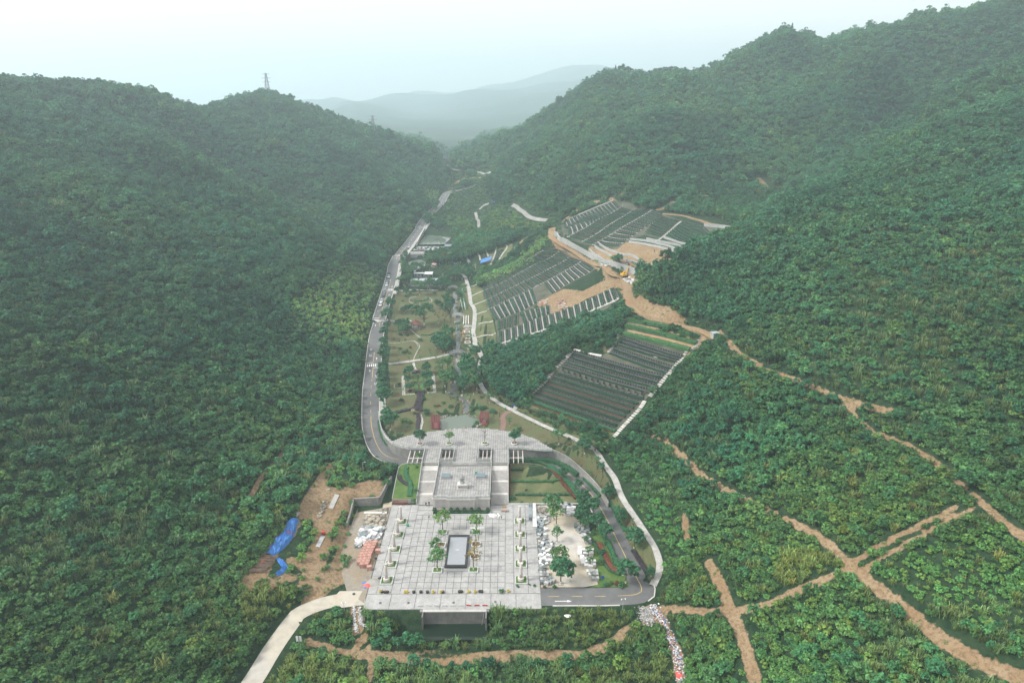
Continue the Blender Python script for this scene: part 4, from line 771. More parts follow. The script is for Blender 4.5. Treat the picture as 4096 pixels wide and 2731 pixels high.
# central water table
wt = thing('water_feature', 'long black granite water table in the middle of the plaza', 'water feature', (XC+.15, 172.2, 0))
MB().bx(-3.25,-2.6,-7.3,7.3,0,.75).bx(2.6,3.25,-7.3,7.3,0,.75).bx(-2.6,2.6,6.5,7.3,0,.78).bx(-3.3,3.3,-7.9,-7.3,0,.70).bx(-2.6,2.6,-7.3,-6.9,0,.52).build('rim', 'granite_black', wt)
MB().bx(-2.6,2.6,-6.9,6.5,0,.5).build('bed', 'granite_black', wt); MB().add([(-2.6,-6.9,.56),(2.6,-6.9,.56),(2.6,6.5,.56),(-2.6,6.5,.56)], [(0,1,2,3)]).build('water_sheet', 'pool_water', wt)
MB().bx(-.45,.45,-.3,.2,.50,.575).build('spout_stone', 'stone_white', wt)
MB().bx(-3.3,3.3,8.0,10.2,0,.16).bx(-3.3,3.3,8.6,10.2,.16,.32).bx(-3.3,3.3,9.2,10.2,.32,.48).build('back_steps', 'step', wt)
MB().bx(-3.6,3.6,-9.1,-7.95,.0,.06).build('front_apron', 'stone_grey', wt)

# ------------------------------------------------------------------ statue terrace, stairs, upper deck
YF = 193.6; YT = atz('P', 850, 632, 4.5)[1]; TZ_ = 4.5
yb = [atz('P', 1490, v, z)[1] for v, z in ((1242,0),(1085,1.5),(1050,1.5),(885,3.0),(858,3.0),(700,4.5),(632,4.5),(582,5.4))]
for i in range(1, 8): yb[i] = max(yb[i], yb[i-1]+.9)
YD = yb[7]
ter = thing('statue_terrace', 'raised stone terrace with panelled front wall carrying the statue', 'terrace', (XC, YF, 0))
MB().bx(-9.35,9.35,.35,yb[6]-YF,0,TZ_-.05).bx(-4.6,4.6,-.12,.34,0,TZ_-.06).bx(-9.5,9.5,.05,.34,0,.55).build('wall', 'stone_pink', ter); MB().bx(-9.6,9.6,.03,.75,TZ_-.35,TZ_+.02).bx(-4.9,4.9,-.38,.028,TZ_-.33,TZ_+.0).build('coping', 'stone_pink', ter)
for x0, x1, yy in ((-8.7,-5.3,.35), (-3.9,3.9,-.12), (5.3,8.7,.35)):
    pn = MB().bx(x0,x1,yy-.05,yy+.02,.75,3.85).build('panel', 'stone_panel', ter); MB().bx(x0-.3,x0-.002,yy-.10,yy+.015,.7,3.9).bx(x1+.002,x1+.3,yy-.10,yy+.015,.7,3.9).bx(x0-.3,x1+.3,yy-.10,yy+.015,3.902,4.12).build('frame', 'stone_white', pn)
def square_pave(name, poly, z, s, m, parent, holes=()):
    xs_, ys_ = [p[0] for p in poly], [p[1] for p in poly]; b = MB(); gx, gy = np.meshgrid(np.arange(min(xs_), max(xs_), s)+s/2, np.arange(min(ys_), max(ys_), s)+s/2); ok = in_poly(gx, gy, poly)
    for h in holes: ok &= ~((gx > h[0]-s*.4) & (gx < h[1]+s*.4) & (gy > h[2]-s*.4) & (gy < h[3]+s*.4))
    for x, y in zip(gx[ok], gy[ok]): j = random.uniform(-.008, .008); b.bx(x-s/2+.06, x+s/2-.06, y-s/2+.06, y+s/2-.06, z-.03, z+.03+j)
    o = b.build(name, m, parent); o['kind'] = 'stuff'; return o
MB().bx(-9.3,9.3,.76,yb[6]-YF-.01,TZ_-.06,TZ_-.01).build('bedding', 'joint', ter); o = square_pave('paving', [(XC-9.3,YF+.8),(XC+9.3,YF+.8),(XC+9.3,yb[6]-.05),(XC-9.3,yb[6]-.05)], 0, .87, 'slab_small', ter); o.location = (-XC, -YF, TZ_)
def staircase(x0, x1, label):
    t = thing('staircase', label, 'staircase', ((x0+x1)/2, yb[0], 0)); hw = (x1-x0)/2
    for i in (0, 2, 4, 6):
        n = 10 if i < 6 else 6; b = MB(); za, zb_ = (0,1.5,3.0,4.5)[i//2], (1.5,3.0,4.5,DECK)[i//2]; ya, ye = yb[i]-yb[0], yb[i+1]-yb[0]
        for k in range(n): b.bx(-hw, hw, ya+(ye-ya)*k/n, ye, za+(zb_-za)*k/n, za+(zb_-za)*(k+1)/n-.004); b.m[-4] = 1
        if za: b.bx(-hw, hw, ya, ye, 0, za)
        b.build('flight', ['step', 'riser'], t)
    for i, z in ((1,1.5),(3,3.0),(5,4.5)): MB().bx(-hw, hw, yb[i]-yb[0]+.002, yb[i+1]-yb[0]-.002, 0, z-.003).build('landing', 'landing', t)
    return t
staircase(XC+9.65, -.35, 'right stone staircase climbing beside the statue terrace'); staircase(2*XC+.35, XC-9.65, 'left stone staircase climbing beside the statue terrace')
t = thing('staircase', 'short wide steps from the statue terrace to the upper deck', 'staircase', (XC, yb[6], TZ_))
MB().bx(-9.3,9.3,yb[7]-yb[6]-.3,yb[7]-yb[6],-4.5,DECK-TZ_-.02).build('back_wall', 'stone_grey', t); b = MB()
for k in range(6): b.bx(-4.2,4.2,(YD-yb[6]-.3)*k/6,YD-yb[6]-.302,.9*k/6,.9*(k+1)/6-.004)
b.build('flight', 'step', t)
for x0 in (-9.3, 4.22): MB().bx(x0,x0+5.08,.3,yb[7]-yb[6]-.302,0,.45).build('skylight_kerb', 'stone_grey', t)
for sx in (-1, 1):
    for k in range(3): q = MB().bx(sx*6.75-2.2+k*1.47,sx*6.75-.80+k*1.47,.45,yb[7]-yb[6]-.5,.45,.52).build('skylight_pane', 'skylight_glass', t)
# deck
OP = [(-25.0,-20.1),(-11.2,-6.3)]; YO0, YO1 = YD+.5, 225.0
dk = struct(link('upper_deck', None), 'upper paved deck with rounded back edge above the road')
arc2 = [tuple(p[:2]) for p in ARC]; back = arc2 + [(15.9,223.6),(5.5,YO1),(-36.9,YO1)] + [tuple(p[:2]) for p in LWALL[2:26:3]]
MB().prism(back, DECK-.5, DECK-.04).build('deck_slab', 'joint', dk); b = MB()
for x0, x1 in ((-31.0,-25.0),(-20.1,-11.2),(-6.3,-.3)): b.bx(x0,x1,YD+.002,YO1-.002,DECK-.7,DECK-.045)
for x0, x1 in OP: b.bx(x0+.002,x1-.002,YD+.002,YO0,DECK-.7,DECK-.05)
b.build('bridge_slab', 'joint', dk)
poly = back; square_pave('paving', poly, DECK-.03, .84, 'slab_small', dk); square_pave('paving', [(-31,YD),(-.3,YD),(-.3,YO1),(-31,YO1)], DECK-.03, .84, 'slab_small', dk, [(x0,x1,YO0-1.2,YO1) for x0, x1 in OP])
MB().bx(-37.2,5.6,YO1+.05,YO1+.5,.6,DECK-.06).build('back_wall', 'concrete_old', dk); MB().bx(-31,-.3,YD-.9,YD-.302,.3,DECK-.75).build('front_wall', 'concrete_old', dk)
for x in (-31,-25.2,-20,-11.3,-6.3,-.5):
    for y in (YD+1.5, YO1-1.5): MB().bx(x-.25,x+.25,y-.25,y+.25,.5,DECK-.72).build('pier', 'concrete_old', dk)
def light_well(x0, x1, y0, y1, label):
    t = thing('beam_grid', label, 'beams', ((x0+x1)/2, (y0+y1)/2, DECK-.5)); hx, hy = (x1-x0)/2, (y1-y0)/2
    for k in range(4): x = -hx+2*hx*(k+.15)/3.3; MB().bx(x-.13,x+.13,-hy,hy,-.35,.1).build('beam', 'stone_pink', t)
    MB().bx(-hx,hx,-hy*.18-.13,-hy*.18+.13,-.38,.06).build('cross_beam', 'stone_pink', t)
for (x0, x1), nm in zip(OP, ('left','right')): light_well(x0, x1, YO0, YO1, '%s of the two open beam grids inside the upper deck' % nm)
light_well(-36.8,-31.1,YD+.4,YO1,'open beam grid over the road at the left edge of the upper deck'); light_well(-.2,5.4,YD+.4,YO1,'open beam grid over the road at the right edge of the upper deck')
BP = MB().bx(-.13,.13,-.13,.13,0,1.0).bx(-.16,.16,-.16,.16,1.0,1.08).lathe([(.1,1.08),(.13,1.16),(.09,1.26),(.02,1.3)], 8).mesh('post', 'stone_rail')
def balustrade(pts, label, sp=1.45, h=.92):
    pts = [Vector(p) for p in pts]; t = thing('balustrade', label, 'balustrade', pts[0], 0, 'carved stone balustrades'); o = pts[0]; rail = MB(); pan = MB()
    for a, b in zip(pts[:-1], pts[1:]):
        n = max(1, round((b-a).length/sp))
        for k in range(n):
            p, q = a+(b-a)*k/n-o, a+(b-a)*(k+1)/n-o; link('post', BP, t, p); up = Vector((0,0,h)); rail.beam(p+up, q+up, .16, .14); rail.beam(p+Vector((0,0,.12)), q+Vector((0,0,.12)), .14, .12); mid = (p+q)/2
            pan.beam(p+Vector((0,0,.42)), q+Vector((0,0,.42)), .07, .34); pan.beam(mid+Vector((0,0,.6)), mid+Vector((0,0,.86)), .1, .18)
    link('post', BP, t, pts[-1]-o); rail.build('rail', 'stone_rail', t); pan.build('panel', 'stone_rail', t); return t
z5 = DECK+.02
balustrade([(XC-9.35,YF+.4,TZ_+.02),(XC-4.7,YF+.4,TZ_+.02),(XC-4.7,YF-.12,TZ_+.02),(XC+4.7,YF-.12,TZ_+.02),(XC+4.7,YF+.4,TZ_+.02),(XC+9.35,YF+.4,TZ_+.02)], 'balustrade along the front edge of the statue terrace')
balustrade([(XC+9.42,YF+1.6,TZ_+.02),(XC+9.42,yb[6],TZ_+.02),(XC+9.42,YD,DECK)], 'balustrade on the right side of the statue terrace'); balustrade([(XC-9.42,YF+1.6,TZ_+.02),(XC-9.42,yb[6],TZ_+.02),(XC-9.42,YD,DECK)], 'balustrade on the left side of the statue terrace')
sl = [(yb[0]+.2,.05),(yb[1],1.5),(yb[2],1.5),(yb[3],3.0),(yb[4],3.0),(yb[5],4.5),(yb[6],4.5),(yb[7],DECK),(YO1,z5)]
for x, s in ((-.22,'right'),(2*XC+.22,'left')):
    balustrade([(x,y,z) for y, z in sl], 'stepped balustrade on the outer side of the %s staircase' % s)
    b = MB(); 
    for (y0, z0), (y1, z1) in zip(sl[:-2], sl[1:-1]): b.add([(x-.14,y0,-.02),(x+.14,y0,-.02),(x+.14,y1,-.02),(x-.14,y1,-.02),(x-.14,y0,z0+.03),(x+.14,y0,z0+.03),(x+.14,y1,z1+.03),(x-.14,y1,z1+.03)], [(3,2,1,0),(4,5,6,7),(0,1,5,4),(1,2,6,5),(2,3,7,6),(3,0,4,7)])
    tag(b.build('stair_wall', 'stone_pink'), 'pale stone side wall of the %s staircase' % s, 'wall')
for (x0, x1), s in zip(OP, ('left','right')): balustrade([(x0,YO0,z5),(x0,YO1,z5),(x1,YO1,z5),(x1,YO0,z5),(x0,YO0,z5)], 'balustrade round the %s inner opening of the deck' % s)
balustrade([(-37.0,YO1+.2,z5),(-31.3,YO1+.2,z5)], 'balustrade above the beam grid at the left edge'); balustrade([(-.1,YO1+.2,z5),(5.4,YO1+.2,z5),(10.5,223.9,z5),(15.9,223.5,z5)], 'balustrade along the right wing of the upper deck', 1.6)
lw = [tuple(p) for p in LWALL[1:40:2]]; balustrade([(p[0],p[1],max(DECK,Tz(p[0],p[1]))+.05) for p in lw], 'curved balustrade on the left wing wall above the road', 1.9)
def wall_line(name, pts, tops, bots, th, m, label, seg=1.6):
    t = thing(name, label, 'wall', tuple(pts[0][:2])+(0,)); o = pts[0]; nr = frame_dirs(pts)
    for i in range(len(pts)-1):
        a, b = np.array(pts[i][:2])-o[:2], np.array(pts[i+1][:2])-o[:2]; d = (b-a)/np.linalg.norm(b-a); b = b-d*.02; n1, n2 = nr[i]*th/2, nr[i+1]*th/2
        q = [a-n1, b-n2, b+n2, a+n1]; vs = [(*q[0],bots[i]),(*q[1],bots[i+1]),(*q[2],bots[i+1]),(*q[3],bots[i]),(*q[0],tops[i]),(*q[1],tops[i+1]),(*q[2],tops[i+1]),(*q[3],tops[i])]
        MB().add(vs, [(3,2,1,0),(4,5,6,7),(0,1,5,4),(1,2,6,5),(2,3,7,6),(3,0,4,7)]).build('wall_panel', m, t)
    return t
lp = LWALL[::2]; wall_line('retaining_wall', lp, [max(DECK-.02, Tz(p[0],p[1])) for p in lp], [Tz(p[0],p[1])-5 for p in lp], .45, 'concrete_old', 'curved weathered concrete wall above the road left of the deck')
rw = RWALL[::2]; wall_line('retaining_wall', rw, [p[2] for p in rw], [-.2 for p in rw], .45, 'concrete_old', 'curved weathered concrete wall above the road right of the deck')

# statue on its pedestal
sp0 = atz('P', 778, 1000, TZ_)
pd = thing('pedestal', 'square stone pedestal with inscription under the statue', 'pedestal', (sp0[0], sp0[1]+1.0, TZ_+.03))
MB().bx(-1.75,1.75,-1.3,1.3,0,.18).build('plinth', 'stone_white', pd); MB().bx(-1.5,1.5,-1.15,1.15,.18,1.3).build('die', 'stone_panel', pd); MB().bx(-1.62,1.62,-1.25,1.25,1.3,1.5).bx(-1.2,1.2,-.95,.95,1.5,1.75).build('cap', 'stone_white', pd)
b = MB()
for x in (-.82,-.3,.22,.74):
    for st in (((-.16,.12),(.16,.12)),((-.13,0),(.13,0)),((-.18,-.14),(.18,-.14)),((0,.18),(0,-.16)),((-.1,.06),(-.16,-.1)),((.1,.06),(.15,-.1))): b.beam((x+st[0][0],-1.155,.78+st[0][1]), (x+st[1][0],-1.155,.78+st[1][1]), .02, .045)
b.build('inscription', 'letters', pd)
st = thing('statue', 'grey stone statue of a robed standing figure with joined hands', 'statue', (sp0[0], sp0[1]+1.0, TZ_+1.78))
rob = MB(); prof = [(.86,0,.80),(.84,.12,.78),(.66,.5,.56),(.62,.95,.5),(.72,1.0,.52),(.76,1.9,.5),(.70,2.3,.44),(.56,2.62,.36),(.26,2.78,.24),(.2,2.86,.2)]; n = 28
for r, z, d in prof:
    for i in range(n):
        a = 2*math.pi*i/n; fold = 1+.05*math.sin(9*a)*(z < 2.2); rob.v.append((r*math.cos(a)*fold, d*math.sin(a)*fold, z))
for j in range(len(prof)-1):
    for i in range(n): rob.f.append((j*n+i, j*n+(i+1) % n, (j+1)*n+(i+1) % n, (j+1)*n+i)); rob.m.append(0)
rob.add([rob.v[i] for i in range(n)], [tuple(reversed(range(n)))]); rob.build('robe', 'stone_grey', st, smooth=True)
b = MB(); b.lathe([(.02,3.30),(.17,3.27),(.235,3.12),(.24,3.0),(.2,2.86),(.12,2.78)][::-1], 14); b.lathe([(.24,3.1),(.25,3.2),(.2,3.32),(.12,3.36),(.11,3.48),(.02,3.5)], 14); b.bx(-.03,.03,-.28,-.2,2.98,3.1); b.bx(-.13,.13,-.25,-.15,2.72,2.86); b.build('head', 'stone_grey', st, smooth=False)
for s in (-1, 1): MB().tube((s*.62,0,2.45),(s*.74,-.2,1.95),.2,.2,8).tube((s*.74,-.2,1.95),(s*.1,-.62,2.02),.21,.17,8).tube((s*.7,-.22,1.9),(s*.42,-.55,1.25),.2,.06,8).build('sleeve', 'stone_grey', st)
MB().box((0,-.68,2.1),(.26,.16,.24)).build('hands', 'stone_grey', st)
# glass roof lights on the terrace
for (x, y), s in (((523,845),'left'),((1068,840),'right')):
    p = atz('P', x, y, TZ_); t = thing('roof_light', '%s of the two low glass roof lights on the terrace' % s, 'skylight', (p[0], p[1]+1.1, TZ_+.03)); MB().bx(-1.75,1.75,-1.2,1.2,0,.3).build('kerb', 'stone_grey', t)
    MB().add([(-1.6,-1.05,.3),(1.6,-1.05,.3),(1.6,1.05,.3),(-1.6,1.05,.3),(-1.6,-1.05,.72),(1.6,-1.05,.72),(1.6,1.05,1.0),(-1.6,1.05,1.0)], [(3,2,1,0),(4,5,6,7),(0,1,5,4),(1,2,6,5),(2,3,7,6),(3,0,4,7)]).build('frame', 'steel', t)
    for i in range(2):
        for j in range(3): x0, y0 = -1.52+i*1.55, -1.0+j*.67; f_ = lambda y: .735+(y+1.05)/2.1*.28; MB().add([(x0,y0,f_(y0)),(x0+1.48,y0,f_(y0)),(x0+1.48,y0+.62,f_(y0+.62)),(x0,y0+.62,f_(y0+.62))], [(0,1,2,3)]).build('pane', 'skylight_glass', t)
# ------------------------------------------------------------------ single plants
TREES = {}
def tree_kind(key, leafm, seed, ncl=34, per=30, rad=(.82,.82,.78), cz_=1.45, cr=.30, leaf=.17, th=1.25, tr=.06, limbs=5, lz=.55, white=True):
    cr_me = mesh_np('crown', *crown(seed, ncl, per, rad, (0,0,cz_), cr, leaf), MAT[leafm]); tv = trunk_np(th, tr, tr*.55, 7, limbs, seed, lz, .5); tr_me = mesh_np('trunk', *tv, MAT['bark'])
    wh = MB().lathe([(tr*1.12,0),(tr*1.06,.28)], 8, cap=False).mesh('painted_base', 'bark_white') if white else None; TREES[key] = (tr_me, cr_me, wh)
for k in range(3): tree_kind('street%d' % k, 'leaf_dark', 200+k)
for k in range(2): tree_kind('light%d' % k, 'leaf_mid', 210+k, 22, 22, (.8,.8,.85), 1.7, .3, .15, 1.5)
tree_kind('yellow', 'leaf_light', 220, 20, 20, (.8,.8,.7), 1.7, .32, .16, 1.5); tree_kind('sparse', 'leaf_yellow', 221, 10, 12, (.75,.75,.8), 1.7, .22, .12, 1.9, .05, 8, .4); tree_kind('thin', 'leaf_mid', 222, 9, 12, (.5,.5,.8), 1.6, .25, .13, 1.6, .035, 4)
tree_kind('bare', 'leaf_yellow', 223, 4, 5, (.6,.6,.6), 2.0, .15, .1, 2.1, .045, 10, .35); tree_kind('big', 'leaf_dark', 224, 46, 26, (.92,.92,.62), 1.2, .26, .11, 1.1, .06, 6, .4)
TIDX = 0
def tree(key, p, r, label, group=None, cat='tree', tint=None):
    global TIDX; TIDX += 1; t = thing('tree', label, cat, (p[0], p[1], p[2]-.05), (TIDX*2.399) % 6.283, group); r *= 1.12 if group and 'roadside trees' in group and 'er roadside' in group else 1.45; t.scale = (r, r, r*random.uniform(.88, 1.02)); a, b, w = TREES[key]
    link('trunk', a, t); c = link('crown', b, t); c['tint'] = tint or [random.uniform(.85, 1.15)]*3
    if w: link('painted_base', w, t)
    return t
SHR = {k: mesh_np('shrub', *crown(300+i, 18, 26, (.72,.72,.55), (0,0,.48), .34, .17), MAT[m]) for i, (k, m) in enumerate((('green','leaf_mid'),('dark','leaf_dark'),('light','leaf_light'),('purple','leaf_purple'),('red','leaf_red'),('yellow','leaf_yellow')))}
def shrub(k, p, r, label, group=None, hz=1.0, name='shrub'):
    o = link(name, SHR[k], None, (p[0], p[1], p[2]-.05), (0,0,random.uniform(0,6.28)), (r, r, r*hz)); tag(o, label, 'shrub', group); o['tint'] = [random.uniform(.85, 1.15)]*3; return o
def hedge_mesh(pts, w, h, leafm, z=None, dens=5.0, leaf=.34, seed=1):
    rng = np.random.default_rng(seed); p = np.asarray(pts, float)[:, :2]; seg = np.hypot(*np.diff(p, axis=0).T); cs_ = np.concatenate([[0], np.cumsum(seg)]); Ltot = cs_[-1]; n = max(3, int(Ltot/1.2)+1); k = np.linspace(0, Ltot, n)
    q = np.stack([np.interp(k, cs_, p[:, i]) for i in range(2)], 1); nr = frame_dirs(q); zz = T(q[:, 0], q[:, 1]) if z is None else np.interp(k, [0, Ltot], [z[0], z[1]]); V = []; F = []
    for j, (o, hh) in enumerate(((.5,-.25),(.5,.85),(.38,1),(-.38,1),(-.5,.85),(-.5,-.25))): V.append(np.column_stack([q+nr*o*w*.86, zz+hh*h*.93]))
    V = np.stack(V, 1).reshape(-1, 3); F = [(i*6+j, (i+1)*6+j, (i+1)*6+j+1, i*6+j+1) for i in range(n-1) for j in range(5)] + [(0,1,2,5),(2,3,4,5),(n*6-1,n*6-4,n*6-5,n*6-6),(n*6-1,n*6-2,n*6-3,n*6-4)]
    m = int(Ltot*(w+1.6*h)*dens); s = rng.uniform(0, Ltot, m); c = np.stack([np.interp(s, k, q[:, i]) for i in range(2)], 1); nn = np.stack([np.interp(s, k, nr[:, i]) for i in range(2)], 1); zc = np.interp(s, k, zz); e = rng.uniform(0, w+1.6*h, m)
    o = np.where(e < .8*h, .5*w, np.where(e < .8*h+w, e-.8*h-.5*w, -.5*w)); hh = np.where(e < .8*h, e+.2*h, np.where(e < .8*h+w, h, h-(e-.8*h-w))); out = np.where(e < .8*h, 1., np.where(e < .8*h+w, 0, -1.))
    C_ = np.column_stack([c+nn*o[:, None], zc+hh]) + rng.normal(size=(m, 3))*.05; Nn = np.column_stack([nn*out[:, None]*.8, np.where(out == 0, 1., .45)]) + rng.normal(size=(m, 3))*.38; Nn /= np.linalg.norm(Nn, axis=1)[:, None]
    lv, lf = leaf_quads(C_, Nn, leaf, rng, 1.5); mb = MB().add(V, F); b = len(mb.v); me = bpy.data.meshes.new('hedge'); me.from_pydata([tuple(v) for v in V]+[tuple(v) for v in lv], [], F+[tuple(f+b) for f in lf]); me.materials.append(MAT[leafm]); me.update(); return me
HN = 0
def hedge(pts, w, h, label, leafm='leaf_hedge', group=None, z=None, name='hedge', dens=5.0, leaf=.34):
    global HN; HN += 1; o = link(name, hedge_mesh(pts, w, h, leafm, z, dens, leaf, HN)); tag(o, label, 'hedge', group); o['tint'] = [random.uniform(.88, 1.12)]*3; return o
# topiary balls and trimmed hedge at the foot of the terrace wall
tb = mesh_np('topiary', *crown(330, 60, 16, (.66,.66,.66), (0,0,.7), .2, .13, .9), MAT['leaf_hedge'])
hedge([(XC-9.0,192.2),(XC+9.0,192.2)], 1.5, .6, 'long low clipped hedge at the foot of the terrace wall', z=(.03,.03))
tag(MB().bx(XC-9.6,XC+9.6,190.9,191.15,-.02,.33).bx(XC-9.6,XC-9.35,191.16,193.4,-.02,.33).bx(XC+9.35,XC+9.6,191.16,193.4,-.02,.33).build('planter_kerb', 'stone_rail'), 'grey stone kerb round the hedge bed below the terrace', 'kerb')
for k, x in enumerate((340,480,598,697,808,918,1038,1177)):
    p = atz('P', x, 1420, .03); o = link('topiary_ball', tb, None, (p[0], 192.3, .05), None, (1.08,1.08,1.35)); tag(o, 'round clipped topiary below the terrace wall, %s from the left' % ORD[k], 'topiary', 'clipped topiary balls'); o['tint'] = [1,1,1]
# box planters with trees round the water table
pbk = MB()
for a in ((-1.35,1.35,-1.2,-1.0),(-1.35,1.35,1.0,1.2),(-1.35,-1.15,-1.0,1.0),(1.15,1.35,-1.0,1.0)): pbk.bx(*a, 0, .5)
pbw = pbk.mesh('box', 'wall_white'); pbg = pbk.mesh('box', 'stone_rail'); soil_m = MB().bx(-1.15,1.15,-1,1,0,.42).mesh('soil', 'turf'); soil_b = MB().bx(-1.15,1.15,-1,1,0,.42).mesh('soil', 'soil_bed')
def boxplanter(p, me, so, label): t = thing('planter', label, 'planter', (p[0], p[1], .03), 0, 'box planters round the water table'); link('box', me, t); link('soil', so, t); return t
for c, x, y, me, so, w, key, r, tl in (('Q',1370,1095,pbw,soil_m,'white box planter at the front left corner of the water table','light0',1.9,'leafy tree in the white planter left of the water table'), ('Q',1935,1090,pbw,soil_m,'white box planter at the front right corner of the water table','sparse',2.0,'yellowish sparse tree in the white planter right of the water table'),
        ('Q',1455,497,pbg,soil_m,'grey box planter at the back left corner of the water table','yellow',1.95,'round green tree behind the water table on the left'), ('Q',1985,500,pbg,soil_m,'grey box planter at the back right corner of the water table','yellow',1.8,'round green tree behind the water table on the right'),
        ('Q',1428,700,pbw,soil_b,'brown soil planter halfway along the left of the water table','thin',1.5,'thin tree halfway along the left of the water table'), ('Q',1975,690,pbw,soil_b,'brown soil planter halfway along the right of the water table','thin',1.6,'thin tree halfway along the right of the water table'),
        ('Q',1955,880,pbw,soil_b,'brown soil planter nearer the front right of the water table','sparse',1.7,'bushy pale tree second from the front right of the water table'), ('Q',1365,880,pbw,soil_b,'brown soil planter nearer the front left of the water table','light1',1.5,'bushy tree second from the front left of the water table')):
    p = atz(c, x, y, .3); boxplanter(p, me, so, w); tree(key, (p[0], p[1], .48), r*1.1, tl, 'trees round the water table', tint=[1.45,1.3,1.1])
# round planters on the deck
rpk = MB().lathe([(1.25,0),(1.3,.45),(1.2,.55),(1.05,.55),(1.03,.3)], 20, cap=False).mesh('bowl', 'stone_white'); rps = MB().lathe([(1.04,.1),(1.04,.42),(.02,.46)], 20).mesh('soil', 'soil_bed'); rpg = MB().lathe([(1.04,.1),(1.04,.42),(.02,.5)], 20).mesh('soil', 'turf')
for (x, y), so, key, r, nm in (((118,292),rps,'street0',1.75,'first'), ((575,288),rpg,'yellow',1.55,'second'), ((1135,285),rpg,'bare',2.0,'third'), ((1597,280),rps,'street1',1.75,'fourth')):
    p = atz('P', x, y, DECK+.3); t = thing('planter', 'round stone planter on the upper deck, %s from the left' % nm, 'planter', (p[0], p[1], DECK+.02), 0, 'round deck planters'); link('bowl', rpk, t); link('soil', so, t); tree(key, (p[0], p[1], DECK+.44), r*1.0, {'first':'dark round tree in the leftmost deck planter','second':'yellow green tree in the second deck planter','third':'nearly bare forked tree in the third deck planter','fourth':'dark round tree in the rightmost deck planter'}[nm])
# tyre stacks along the front
def tyre_mesh(m): return MB().lathe([(.22,0),(.40,.0),(.44,.12),(.40,.24),(.22,.24)], 14, cap=False).lathe([(.22,.25),(.40,.25),(.44,.37),(.40,.49),(.22,.49)], 14, cap=False).mesh('tyre_pair', m)
TY = {'y': tyre_mesh('tyre_yellow'), 'b': tyre_mesh('tyre')}; TYS = MB().lathe([(.23,0),(.23,.42),(.02,.45)], 10).mesh('fill', 'soil_bed'); cnt = {'y': 0, 'b': 0}
for x, y, k in ((475,1425,'y'),(503,1432,'b'),(552,1434,'b'),(588,1434,'b'),(867,1432,'y'),(897,1432,'y'),(1000,1434,'b'),(1110,1432,'b'),(1215,1434,'b'),(1305,1434,'y'),(1427,1432,'y'),(1455,1434,'b'),(1717,1428,'b'),(1747,1428,'b'),(1860,1428,'y'),(1962,1428,'y'),(2037,1425,'b'),(2067,1425,'b')):
    p = atz('Q', x, y+12, .03); t = thing('tyre_planter', '%s painted tyre stack on the plaza front, %s %s one from the left' % (('yellow' if k == 'y' else 'black'), ORD[cnt[k]], ('yellow' if k == 'y' else 'black')), 'tyre planter', (p[0], p[1], .04), 0, 'tyre stacks along the plaza front'); link('tyre_pair', TY[k], t); link('fill', TYS, t); cnt[k] += 1
p = atz('A', 1145, 1385, .03); t = thing('tyre_planter', 'yellow painted tyre stack right of the leafy bush on the plaza front', 'tyre planter', (p[0], p[1], .04)); link('tyre_pair', TY['y'], t); link('fill', TYS, t)
for x, y, r, k, lb in ((1095,1390,.95,'green','leafy bush growing on the plaza front between tyre stacks'),(1335,1345,.55,'light','weedy plant on the paving at the right front'),(1300,1335,.4,'dark','small potted plant on the paving near the front right column'),(1210,1350,.6,'dark','dark potted plants before the front right planter')): p = atz('A', x, y, .03); shrub(k, p, r, lb)
# ------------------------------------------------------------------ green lawn roof and walls left of the stairs
gr = thing('garden_building', 'low building with sloping lawn roof left of the stairs', 'building', (-35,205,0))
def I3(x, y, z): p = atz('I', x, y, z); return (p[0]+35, p[1]-205, z)
top = [I3(105,1195,1.9), I3(455,1195,1.9), I3(500,1190,1.9), I3(660,1190,1.7), I3(735,700,3.4), I3(755,400,4.3), I3(500,400,4.3), I3(400,410,4.2), I3(320,435,4.1), I3(255,480,3.9), I3(215,640,3.4), I3(150,960,2.5)]
n = len(top); MB().add([(p[0],p[1],-.05) for p in top]+[(p[0],p[1],p[2]-.06) for p in top], [(i,(i+1)%n,n+(i+1)%n,n+i) for i in range(n)]).build('wall', 'concrete', gr)
MB().add(top, [tuple(range(n))]).build('lawn_roof', 'turf', gr)
b = MB(); fw = [I3(105,1197,1.9), I3(455,1197,1.9)]
b.beam((fw[0][0],fw[0][1]-.06,.95), (fw[1][0],fw[1][1]-.06,.95), .1, 1.95); b.build('front_wall', 'wall_tan', gr); b = MB(); bp_ = [top[i] for i in (0,11,10,9,8,7,6,5)]
for a, c_ in zip(bp_[:-1], bp_[1:]): b.beam(a, c_, .22, .2)
b.build('coping', 'stone_grey', gr); b = MB(); x = fw[0][0]+.35
for w in (.12,.22,.3,.2,.26,.24): b.bx(x, x+w, fw[0][1]-.16, fw[0][1]-.11, 1.05, 1.12); b.bx(x, x+.05, fw[0][1]-.16, fw[0][1]-.11, 1.12, 1.4); b.bx(x+w-.05, x+w, fw[0][1]-.16, fw[0][1]-.11, 1.12, 1.36); x += w+.08
b.build('lettering', 'letters', gr)
def wpt(p): return (p[0]-35, p[1]+205) if False else p
def iz(x, y, z): return atz('I', x, y, z)
def hz_line(pts, w, h, label, m, dens=6): 
    pp = spline(pts, 1.0); o = link('hedge', hedge_mesh(pp, w, h, m, (float(pp[0][2]), float(pp[-1][2])), dens, .3, random.randint(1, 9999))); tag(o, label, 'hedge'); o['tint'] = [1,1,1]; return o
hz_line([iz(430,490,3.9), iz(405,600,3.5), iz(430,720,3.2), iz(500,830,2.9), iz(520,950,2.5), iz(505,1050,2.2), iz(490,1150,2.0)], 1.7, .45, 'dark curving hedge on the sloping lawn roof', 'leaf_dark')
